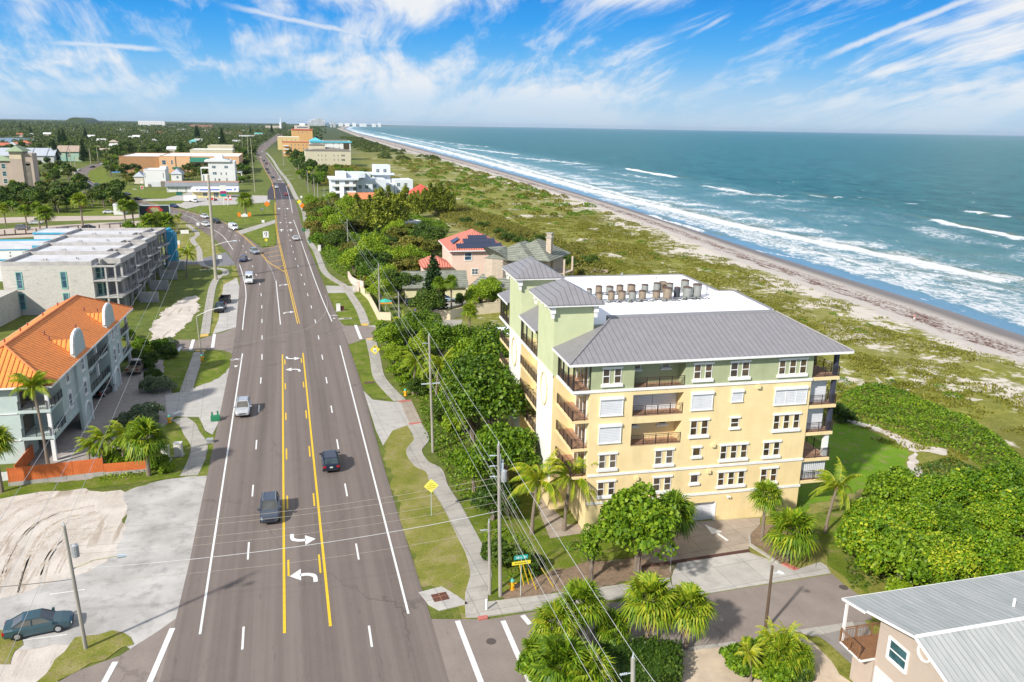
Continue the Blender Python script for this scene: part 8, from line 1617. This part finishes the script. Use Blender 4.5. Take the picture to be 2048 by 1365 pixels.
for px,py,h,l in ((112,325,20,'dark pointed conifer left of the teal houses'),(168,326,21,'broad dark conifer right of the teal houses'),(130,297,26,'dark conifer pair behind the teal houses, right'),(122,296,24,'dark conifer pair behind the teal houses, left'),(172,282,24,'dark conifer in the woods'),(394,281,30,'pair of dark tall conifers above the shops'),(446,297,30,'slender dark conifer above the brown eaved shop'),(397,280,28,'second of the dark tall pair above the shops'),(544,272,34,'slim dark conifer beside the distant coast road'),(62,270,22,'dark conifer near the river'),(42,262,24,'dark conifer before the river'),(502,270,26,'dark conifer far right in the woods')):
    x,y=at(px,py); place(NP[0],x,y,l,'conifer','dark_conifer',s=(h/13*.8,h/13*.8,h/13))
# shrubs near
sh=[(318,782,15,1.35,'rounded silvery bush on the corner island','sage'),(290,845,15,1.5,'large silvery hedge mound beside the driveway','sage'),(262,850,15,1.1,'smaller mound at the left of the silvery hedge','sage')]
PSG=broad(91,1.9,1.9,16,420,.17,LSAGE,trunk=False,flat=.9); PSM=broad(92,1.5,1.8,12,230,.22,LG,trunk=False); PSD=broad(93,1.5,1.7,12,230,.24,LGD,trunk=False); PSY=broad(94,1.4,1.5,12,230,.22,LGB,trunk=False)
for px,py,_,s,l,k_ in sh: x,y=at(px,py); place(PSG,x,y,l,'bush','rounded_bush',s=s)
shr=[(285,700,1,1.3,'bush right of the mint house balcony'),(262,720,2,1.2,'dark bush at the mint house end'),(300,735,2,1.4,'dark bush behind the tan pickup'),(290,712,3,1.2,'yellow green bush over the tan pickup'),(320,705,1,1.4,'bush at the junction corner'),(338,697,0,1.0,'clipped bush at the junction edge'),(335,715,2,1.2,'dark bush below the junction'),(310,760,2,1.1,'dark bush between pickup and silver bush'),(255,680,1,1.3,'loose small tree at the end of the mint house'),
 (255,900,1,1.2,'bush among the small palms'),(225,925,3,1.1,'yellow leaved shrub by the orange fence'),(250,935,3,1.1,'yellow shrub behind the orange fence, middle'),(275,925,1,1.2,'green shrub near the thick trunked palm'),(320,935,1,1.0,'spiky bush left of the cabinets'),(335,945,3,.8,'variegated shrub below the cabinets'),(200,915,1,1.0,'shrub under the small palms'),(285,870,1,1.1,'bush below the silvery hedge'),
 (998,1130,2,1.3,'dark spiky bush behind the short pole'),(1050,1140,2,1.1,'dark bush behind the street sign'),(1478,1345,1,1.15,'feathery green shrub at the bottom edge'),(1515,1352,3,1.0,'tall leafy bush below the wooden lamp pole'),(1560,1340,1,.95,'broad leaved bush right of the lamp pole'),(1592,1362,2,.9,'dark leaved bush at the bottom edge'),(1535,1300,3,.75,'bright bush at the foot of the lamp pole'),(1085,1365,1,1.5,'bush at the bottom corner of the zebra bars'),
 (1790,1190,3,1.,'small yellowish bush before the metal roofed house'),(1500,1325,1,1.0,'feathery shrub behind the bottom edge bushes'),(1545,1370,1,1.1,'green bush cut by the bottom edge'),(1575,1318,3,.8,'loose bright bush right of the wooden lamp pole'),(1680,840,2,1.3,'grey green bush at the building corner by the thicket'),(425,470,1,.1,'x')]
PP=[PSG,PSM,PSD,PSY]
for px,py,i,s,l in shr:
    if l=='x': continue
    x,y=at(px,py); place(PP[i],x,y,l,'bush','leafy_bush',s=s)
# hedge strip between right pavement and the lots
random.seed(5)
k_=0
names_h=['first','second','third','fourth','fifth','sixth','seventh','eighth','ninth','tenth','eleventh','twelfth','thirteenth','fourteenth','fifteenth','sixteenth','seventeenth','eighteenth']
for px,py in ((772,690),(778,712),(790,735),(800,755),(815,775),(835,790),(850,770),(830,745),(812,720),(850,720),(870,745),(880,790),(862,690),(830,690),(905,820),(880,840),(905,870),(935,860)):
    x,y=at(px,py); place(random.choice([PB[4],PB[3],PB[1]]),x,y,names_h[k_]+' bush of the green hedge behind the pavement, counted from the cross road','bush','hedge_bush','bushes of the hedge behind the right pavement',s=random.uniform(.55,.8)); k_+=1
for i,(px,py,s,l) in enumerate(((960,625,.9,'bright leafy tree in the lane before the yellow block'),(985,618,.8,'second bright tree touching the green tower'),(925,612,.7,'dark broad leaved bush behind the trio of palms'),(800,600,1.1,'spreading tree behind the cream wall'),(770,590,1.,'bright tree beside the utility pole at the parasol'),(840,598,.9,'dark spreading tree over the lane'),(800,655,.7,'dark palm like clump above the lane, left'),(830,652,.75,'dark clump above the lane, middle'),(855,655,.6,'dark clump above the lane, right'),(955,672,.35,'small flowering bush at the white fence wall'),(910,668,.35,'small bush behind the white fence wall'),(1005,665,.4,'small bush at the green tower foot'))):
    x,y=at(px,py); place((PB[1],PB[1],PB[3],PBR[2],PB[1],PBR[2],PB[3],PB[3],PB[3],PB[4],PB[4],PB[4])[i],x,y,l,s=s)
for i,(px,py,s,l) in enumerate(((852,640,1.0,'dark tree behind the brick pillar in the lane'),(820,560,1.2,'yellow green tree left of the norfolk pine'),(790,565,1.2,'olive tree behind the lane house roof'),(760,610,.8,'bushy tree inside the pink wall'),(748,580,.8,'low tree behind the curved pink wall'),(735,560,.7,'dark rounded tree above the curved pink wall'),(1150,562,.7,'low scrub tree beside the weathered stairs'),(1100,558,.6,'scrub tree behind the stone house porch'),(1040,585,.5,'small tree beside the stone house lean-to'),(975,605,.8,'bright weeping tree above the beige lane wall'),(880,725,.9,'dark broad tree at the edge of the brick court'),(905,745,1.0,'dense tree below the brick court'),(950,770,1.1,'bright tree top below the white steps'),(790,700,.8,'dark shrubby tree by the coconut palms'),(845,700,.8,'dark tree between the two coconut palms'))):
    x,y=at(px,py); place((PBR[2],PBR[0],PBR[0],PB[1],PB[0],PBR[2],PBR[0],PBR[1],PB[4],PB[1],PBR[2],PB[0],PB[1],PBR[2],PB[0])[i],x,y,l,s=s)
for px,py,s,rz,l in ((1530,1335,.42,0,'broad fronded plant left of the lamp pole foot'),(1575,1345,.45,1,'broad fronded plant at the right of the yard bushes'),(1502,1365,.4,2,'fronded plant cut by the bottom edge')):
    x,y=at(px,py); place(CN[1],x,y,l,'plant','banana_plant',s=s,rz=rz)
# clipped hedge at the bottom: leaf box
def hedge(label,pts,h,leaf,mat,dens=55,name='clipped_hedge'):
    w_=[Vector(G(*p)[:2]) for p in pts]; o=w_[0]; rs=np.random.default_rng(len(pts)+int(h*10)); t=empty(name,(o.x,o.y,0),label,'hedge'); P_=[]
    xs_=[p.x for p in w_];ys_=[p.y for p in w_]; A=(max(xs_)-min(xs_))*(max(ys_)-min(ys_)); n=int(A*dens)
    q=np.stack([rs.uniform(min(xs_),max(xs_),n),rs.uniform(min(ys_),max(ys_),n)],1); q=q[inpoly(q,[tuple(p) for p in w_])]; zt=h*(.92+.10*fbm(q[:,0],q[:,1],2.5,4)); P_.append(np.stack([q[:,0],q[:,1],zt-rs.uniform(0,.2,len(q))],1))
    for a,b2 in zip(w_,w_[1:]+w_[:1]):
        m_=int((b2-a).length*h*dens); f=rs.uniform(0,1,m_)[:,None]; e_=np.array(a)[None]*(1-f)+np.array(b2)[None]*f+rs.normal(size=(m_,2))*.1; P_.append(np.concatenate([e_,rs.uniform(.05,h,(m_,1))],1))
    P_=np.concatenate(P_)-np.array([o.x,o.y,0]); V,F=cards(P_,leaf,rs,.4,.8); link('foliage',npmesh('foliage',V,F,mat),t)
    b=MB(); c_=sum(w_,Vector((0,0)))/len(w_); b.prism([tuple((p-c_)*.93+c_-o) for p in w_],0,h*.82); b.build('inner_branches',LGD,t); return t
def inpoly(q,pl):
    x=q[:,0];y=q[:,1];ins=np.zeros(len(q),bool);n=len(pl)
    for i in range(n):
        x1,y1=pl[i];x2,y2=pl[(i+1)%n]; c=((y1>y)!=(y2>y)); 
        with np.errstate(divide='ignore',invalid='ignore'): xi=(x2-x1)*(y-y1)/(y2-y1+1e-12)+x1
        ins^=c&(x<xi)
    return ins
hedge('dark clipped hedge between the fan palms and the black picket fence',[(1170,1400),(1165,1345),(1210,1318),(1300,1310),(1356,1318),(1360,1375),(1300,1400)],1.7,.22,LGD)
hedge('clipped green hedge block at the left junction corner',[(322,712),(348,712),(349,700),(322,700)],1.1,.2,LG)
# thickets: leaves over a lumpy mound
def thicket(name,pts,H,dens,leaf,mat,seed,label=None,world=False,under=(.03,.045,.012)):
    w_=pts if world else poly(pts); rs=np.random.default_rng(seed); a=np.array(w_); lo=a.min(0);hi=a.max(0); n=int((hi[0]-lo[0])*(hi[1]-lo[1])*dens)
    q=np.stack([rs.uniform(lo[0],hi[0],n),rs.uniform(lo[1],hi[1],n)],1); q=q[inpoly(q,w_)]
    ed=np.full(len(q),1e9)
    for i in range(len(w_)):
        p1=np.array(w_[i]);p2=np.array(w_[(i+1)%len(w_)]);d=p2-p1; t=np.clip(((q-p1)@d)/(d@d),0,1); ed=np.minimum(ed,np.linalg.norm(q-(p1+t[:,None]*d),axis=1))
    lump=.60+.38*fbm(q[:,0],q[:,1],6.5,seed)+.20*fbm(q[:,0],q[:,1],2.2,seed+1); h=H*np.clip(lump,.2,1.3)*smoothstep(ed,-.3,2.2)
    gz_=ground_z(q[:,0],q[:,1]); dep=rs.uniform(0,1,len(q))**2*.6
    P_=np.stack([q[:,0],q[:,1],gz_+np.maximum(h-dep,.05)],1); e_=.6; gx=(fbm(q[:,0]+e_,q[:,1],5.5,seed)-fbm(q[:,0]-e_,q[:,1],5.5,seed))/(2*e_)*H*.26; gy=(fbm(q[:,0],q[:,1]+e_,5.5,seed)-fbm(q[:,0],q[:,1]-e_,5.5,seed))/(2*e_)*H*.26
    N_=np.stack([-gx,-gy,np.ones(len(q))*.8],1)*.9; V,F=cards(P_,leaf,rs,.2,.8,N_)
    o=link(name,npmesh(name,V,F,mat)); tag(o,kind='stuff'); return o
DUNE1=[(1690,785),(1740,770),(1800,785),(1850,805),(1935,838),(2000,880),(2060,930),(2100,960),(2140,1010),(2050,985),(1960,935),(1935,915),(1900,897),(1850,892),(1780,862),(1705,842),(1680,800)]
thicket('sea_grape_scrub',DUNE1,1.6,34,.28,LG,101)
thicket('sea_grape_scrub',[(1835,930),(1900,915),(1960,940),(2050,990),(2140,1020),(2140,1110),(1700,1180),(1690,1120),(1740,1050),(1790,985)],1.3,22,.28,LGD,102)
thicket('dune_scrub',[(875,400),(960,425),(1060,462),(1180,505),(1235,545),(1150,560),(1085,560),(1120,520),(1060,500),(1000,480),(905,455),(850,420)],2.6,10,.42,LBR,103)
thicket('scrub_understory',[(614,435),(640,400),(700,410),(800,430),(900,455),(870,520),(850,545),(800,560),(760,590),(735,575),(700,560),(672,545),(650,520),(628,480)],3.4,9,.45,LG,104)
thicket('roadside_scrub',[(755,660),(845,662),(880,700),(890,740),(1000,730),(1010,960),(960,1010),(915,990),(890,940),(850,870),(838,800),(800,780),(775,720)],1.6,20,.28,LG,105)
thicket('scrub_by_stepped_block',[(638,372),(640,345),(620,330),(700,333),(760,345),(860,380),(900,405),(840,420),(830,395),(800,378),(740,350),(690,356),(658,372)],2.6,4,.6,LBR,106)
thicket('bed_plants',[(1000,1130),(960,1060),(990,1040),(1060,1080),(1075,1130),(1020,1160)],.9,30,.22,LG,107)
thicket('bed_plants_left',[(190,945),(230,905),(265,870),(320,900),(330,945),(300,950),(200,965)],.8,30,.22,LGB,108)
# individual scrub trees between pavement and pink house
random.seed(9); rs_=np.random.default_rng(9)
def scatter(pts,n,mind,seed):
    w_=poly(pts); a=np.array(w_);lo=a.min(0);hi=a.max(0); rs=np.random.default_rng(seed); out=[]
    for _ in range(n*60):
        q=np.array([rs.uniform(lo[0],hi[0]),rs.uniform(lo[1],hi[1])])
        if not inpoly(q[None],w_)[0]: continue
        if any((q[0]-o[0])**2+(q[1]-o[1])**2<mind**2 for o in out): continue
        out.append(q)
        if len(out)>=n: break
    return out
for q in scatter([(612,440),(632,405),(690,425),(760,470),(850,480),(880,500),(850,540),(800,555),(760,580),(735,570),(700,550),(672,540),(645,515),(625,478)],62,4.2,31):
    place(random.choice([PBR[0],PBR[0],PBR[1],PBR[2],PB[1]]),q[0],q[1],'mid sized tree in the mixed brown and green scrub between pavement and pink house','tree','scrub_tree','scrub trees between the pavement and the pink house',s=random.uniform(.85,1.35))
for q in scatter([(900,440),(1000,455),(1100,490),(1190,530),(1160,555),(1085,510),(1000,480)],22,5,32):
    place(random.choice([PBR[0],PBR[2]]),q[0],q[1],'low brownish tree on the back of the dunes behind the houses','tree','dune_tree','brownish trees on the back of the dunes',s=(.8,.8,.5))
for q in scatter([(578,312),(612,318),(614,336),(640,345),(655,372),(640,395),(618,385),(595,350),(582,325)],48,6.5,33):
    place(random.choice([PFT[1],PFT[2]]),q[0],q[1],'bushy tree along the far coast road verge','tree','verge_tree','trees along the far coast road',s=random.uniform(.8,1.25))
for q in scatter([(628,300),(700,300),(706,312),(690,320),(628,322)],8,14,36)+scatter([(560,292),(585,278),(628,262),(652,262),(652,285),(630,296)],26,22,37):
    place(random.choice([PFT[0],PFT[2]]),q[0],q[1],'dark tree around the far condominiums by the dunes','tree','condo_tree','trees around the far condominiums',s=random.uniform(1.0,1.6))
for q in scatter([(640,340),(700,338),(770,352),(760,375),(650,350)],26,8,34):
    place(random.choice([PFT[1],PFT[3]]),q[0],q[1],'low tree in the green belt before the tan block','tree','belt_tree','trees in the belt before the tan block',s=random.uniform(.7,1.0))
# left side: park trees, then woods
LT=[[(0,398),(60,392),(150,400),(165,418),(120,428),(40,428),(0,425)],[(50,330),(100,345),(118,372),(70,376),(40,372)],[(95,330),(140,345),(150,365),(125,380),(105,368)],[(195,395),(240,398),(255,420),(220,426),(175,412)],[(155,372),(182,380),(180,400),(150,396)],[(205,328),(238,332),(238,352),(222,362),(208,345)],[(240,352),(285,350),(285,362),(262,372),(240,366)],[(365,350),(412,350),(412,362),(370,362)],[(476,330),(500,335),(505,360),(484,372),(478,350)],[(255,462),(330,455),(345,470),(330,482),(280,478)]]
LTn=[46,22,12,16,8,10,8,12,16,12]
for li,(pl_,n) in enumerate(zip(LT,LTn)):
    for q in scatter(pl_,n,4 if li>8 else 6,40+li): place(random.choice(PFT[:2]+[PFT[3],PFT[2]]) if li<9 else PBR[1],q[0],q[1],('bushy green tree in the park above the car park','tree beside the hotel tower','dark tree left of the left road bend','tree on the lawn by the white shed','tree clump at the left junction','tree beside the brown shop wall','small tree around the cottage','tree before the peach shop','tree between shops and coast road','low bush tree around the billboard')[li],'tree','park_tree',('park trees','hotel trees','bend trees','shed trees','junction trees','shop wall trees','cottage trees','peach shop trees','roadside trees','billboard bushes')[li],s=random.uniform(.75,1.15) if li<9 else random.uniform(.45,.8))
excl=[poly(road_R+road_L),poly([(-60,278),(20,276.5),(86,279.5),(84,284),(55,289),(0,291),(-60,295)]),poly([(20,258.5),(135,259.3),(215,261.5),(215,263),(130,261.4),(20,260.4)])]
boxes=[(G(x-wp/2-1,y+.8),G(x+wp/2+1,y+.8),38) for x,y,wp,_,_ in far]+[(G(236,347),G(485,350),85),(G(378,319),G(470,319),50),(G(414,307),G(468,307),50),(G(416,368),G(478,368),25),(G(-10,328),G(170,328),36),(G(20,384),G(70,384),30),(G(275,255),G(332,256),90),(G(378,258),G(427,258),80),(G(530,262),G(564,262),80),(G(554,315),G(704,335),60)]
def free(q,grow=0):
    ok=np.ones(len(q),bool)
    for e in excl: ok&=~inpoly(q,e)
    for a,b2,d in boxes: ok&=~((q[:,0]>a.x-2)&(q[:,0]<b2.x+2)&(q[:,1]>min(a.y,b2.y)-(70 if d==38 and a.y>700 else 8))&(q[:,1]<max(a.y,b2.y)+d))
    return ok
WOOD_=poly([(-200,330),(-200,262),(560,262),(545,272),(520,292),(508,305),(505,330),(478,334),(470,300),(380,302),(378,318),(240,318),(232,330),(205,322),(175,332),(170,318),(0,318),(0,330)])
a=np.array(WOOD_); rs=np.random.default_rng(55)
wx=[];
n=15000; Yc=rs.uniform(620,2300,n); Xc=rs.uniform(-1,1,n); Xc=-Yc*.36+Xc*Yc*.42
q=np.stack([Xc,Yc],1); q=q[inpoly(q,WOOD_)&free(q)]
ind=q[q[:,1]<1100]; pick=ind[rs.permutation(len(ind))[:190]]
for p_ in pick: place(random.choice(PFT),p_[0],p_[1],'rounded tree standing out of the woods on the inland side','tree','woodland_tree','trees of the inland woods',s=random.uniform(.9,1.5))
def canopy(q,hmin,hmax,sz,per,seed):
    rs=np.random.default_rng(seed); n=len(q); H=rs.uniform(hmin,hmax,n); R=H*rs.uniform(.45,.75,n); d=rs.normal(size=(n,per,3)); d/=np.linalg.norm(d,axis=2)[:,:,None]; d[:,:,2]=np.abs(d[:,:,2]); P_=np.stack([q[:,0],q[:,1],H*.45],1)[:,None,:]+d*np.stack([R,R,H*.55],1)[:,None,:]*rs.uniform(.7,1.05,(n,per,1))
    return cards(P_.reshape(-1,3),sz,rs,.5,.85,d.reshape(-1,3)*1.1)
near=q[q[:,1]<1300]; mid=q[(q[:,1]>=1300)]
V1,F1=canopy(near,4,8,1.8,36,1); V2,F2=canopy(mid,5,9,2.6,24,2)
n=11000; Yc=np.exp(rs.uniform(np.log(2300),np.log(14000),n)); u_=rs.uniform(0,1,n); X0_=-Yc*.75; X1_=np.minimum(np.interp(Yc,VY,VX)-120,Yc*.1+100); q2_=np.stack([X0_+(X1_-X0_)*u_,Yc],1); q2_=q2_[free(q2_)]
sc_=(q2_[:,1]/2300)[:,None]
rs=np.random.default_rng(3); per=16; H=rs.uniform(8,15,len(q2_)); R=np.clip(8*sc_[:,0],8,40)
d=rs.normal(size=(len(q2_),per,3)); d/=np.linalg.norm(d,axis=2)[:,:,None]; d[:,:,2]=np.abs(d[:,:,2]); P_=np.stack([q2_[:,0],q2_[:,1],H*.3],1)[:,None,:]+d*np.stack([R,R,H*.7],1)[:,None,:]; V3,F3=cards(P_.reshape(-1,3),np.repeat(np.clip(4.2*sc_[:,0],4,14),per),rs,.6,.5,d.reshape(-1,3))
tag(link('far_woods',npmesh('far_woods',np.concatenate([V1,V2,V3]),np.concatenate([F1,F2+len(V1),F3+len(V1)+len(V2)]),LFAR)),kind='stuff')
# low wooded rises on the horizon
b=MB()
for px0,px1,Y,h in ((126,176,6800,50),(560,576,7500,44)):
    X0=ray(px0,245).x/ray(px0,245).y*Y; X1=ray(px1,245).x/ray(px1,245).y*Y; n=14; pts=[(X0+(X1-X0)*i/n,-3+(h+3)*math.sin(math.pi*i/n)**.6) for i in range(n+1)]; b.yprism(pts,Y,Y+500)
tag(b.build('wooded_rises',LFAR),kind='structure')
# dune grass tufts on the near dunes, and shaggy verge grass
rs=np.random.default_rng(77); n=210000; yy=rs.uniform(70,330,n); vv=xv(yy); dd=rs.uniform(0,1,n)**.8*52; xx=vv-dd+1.5; dens=fbm(xx,yy,9,61)+.5*fbm(xx,yy,3.5,62); big_=fbm(xx,yy,34,66); keep=(dens+.9*big_>.12+.55*np.exp(-dd/6))&(rs.random(n)<.85)
q=np.stack([xx,yy],1)[keep]; q=q[~inpoly(q,poly(DUNE1))&~inpoly(q,poly([(1600,705),(1680,694),(1760,697),(1800,702),(1770,714),(1720,714),(1690,708)]))&~inpoly(q,poly([(1560,880),(1660,850),(1816,905),(1900,895),(1890,915),(1800,975),(1660,1010),(1560,1000)]))]
q=q[~((q[:,0]>P0.x-18)&(q[:,0]<P0.x+16)&(q[:,1]<P0.y+34)&(q[:,1]>P0.y-4))]
m_=len(q); z=ground_z(q[:,0],q[:,1]); h=rs.uniform(.15,.42,m_); a=rs.uniform(0,6.28,m_); w=rs.uniform(.06,.14,m_); ln=rs.normal(size=(m_,2))*.18+np.array([-.12,-.05])
B=np.stack([q[:,0],q[:,1],z-.03],1); dx=np.stack([np.cos(a)*w,np.sin(a)*w,a*0],1); T=B+np.stack([ln[:,0],ln[:,1],h],1); V=np.stack([B-dx,B+dx,T+dx*.5,T-dx*.7],1).reshape(-1,3)
LDG=leafmat('dune_grass_blade',(.17,.18,.02),(.25,.245,.035),(.36,.33,.09),.35); tag(link('dune_grass',npmesh('dune_grass',V,np.arange(4*m_).reshape(m_,4),LDG)),kind='stuff')

# low drifts of dune scrub on the seaward grassland
thicket('dune_scrub',[(1590,652),(1650,640),(1740,652),(1840,678),(1950,706),(1900,716),(1760,694),(1690,694),(1620,680)],.8,12,.3,LDG,111)
thicket('dune_scrub',[(1560,590),(1590,600),(1600,612),(1570,618),(1520,608),(1440,600),(1470,588)],.7,12,.3,LDG,112)
thicket('dune_scrub',[(1380,540),(1470,560),(1530,580),(1500,584),(1400,566),(1330,550)],.8,10,.35,LDG,113)
thicket('dune_scrub',[(1690,722),(1780,716),(1880,730),(1960,752),(1900,765),(1800,745),(1720,742)],.6,12,.28,LDG,114)
thicket('dune_scrub',[(1150,470),(1260,490),(1340,520),(1290,525),(1200,505)],.8,7,.4,LBR,115)

# rounded hummocks of scrub dotted over the dunes, too many to count
def hummocks(n,y0,y1,seed,rmax,leaf,mat,dens):
    rs=np.random.default_rng(seed); P_=[];N_=[]
    yy=rs.uniform(y0,y1,n); dd=rs.uniform(3,62,n); xx=xv(yy)-dd; ok=(fbm(xx,yy,40,seed)>-.1)&~((xx>P0.x-20)&(xx<P0.x+17)&(yy<P0.y+36)&(yy>P0.y-6))&~inpoly(np.stack([xx,yy],1),poly([(1560,880),(1660,850),(1816,905),(1900,895),(1890,915),(1800,975),(1660,1010),(1560,1000)]))
    for x,y in zip(xx[ok],yy[ok]):
        r=rs.uniform(.5,1)*rmax; h=r*rs.uniform(.25,.45); m=int(r*r*dens); a=rs.uniform(0,6.28,m); q=np.sqrt(rs.uniform(0,1,m)); st=rs.uniform(.5,1.); px_=q*r*np.cos(a)*st; py_=q*r*np.sin(a); z=gz(x,y)+h*(1-q**2)*rs.uniform(.7,1.1,m)+.05
        P_.append(np.stack([x+px_,y+py_,z],1)); N_.append(np.stack([np.cos(a)*q*.8,np.sin(a)*q*.8,q*0+.7],1))
    V,F=cards(np.concatenate(P_),leaf,rs,.1,.8,np.concatenate(N_)); tag(link('dune_hummocks',npmesh('dune_hummocks',V,F,mat)),kind='stuff')
hummocks(150,90,330,201,2.8,.30,LDG,34); hummocks(90,90,330,202,2.2,.28,LG,38); hummocks(80,100,340,203,2.6,.32,LBR,34)
hummocks(300,330,900,204,5.0,.8,LBR,7); hummocks(260,330,900,205,5.0,.8,LG,7); hummocks(260,900,2400,206,11,2.2,LFAR,1.6)
# ============================================================= AIR
HZ=MB(); HZ.box(-26000,26000,-400,38000,-12,130); hm=bpy.data.materials.new('haze_air'); hm.use_nodes=True; t_=hm.node_tree; t_.nodes.remove(t_.nodes['Principled BSDF'])
pv=t_.nodes.new('ShaderNodeVolumePrincipled'); pv.inputs['Color'].default_value=(.62,.80,1,1); pv.inputs['Density'].default_value=.000022; pv.inputs['Anisotropy'].default_value=.2; t_.links.new(pv.outputs[0],t_.nodes['Material Output'].inputs['Volume'])
tag(HZ.build('haze',hm),kind='stuff')
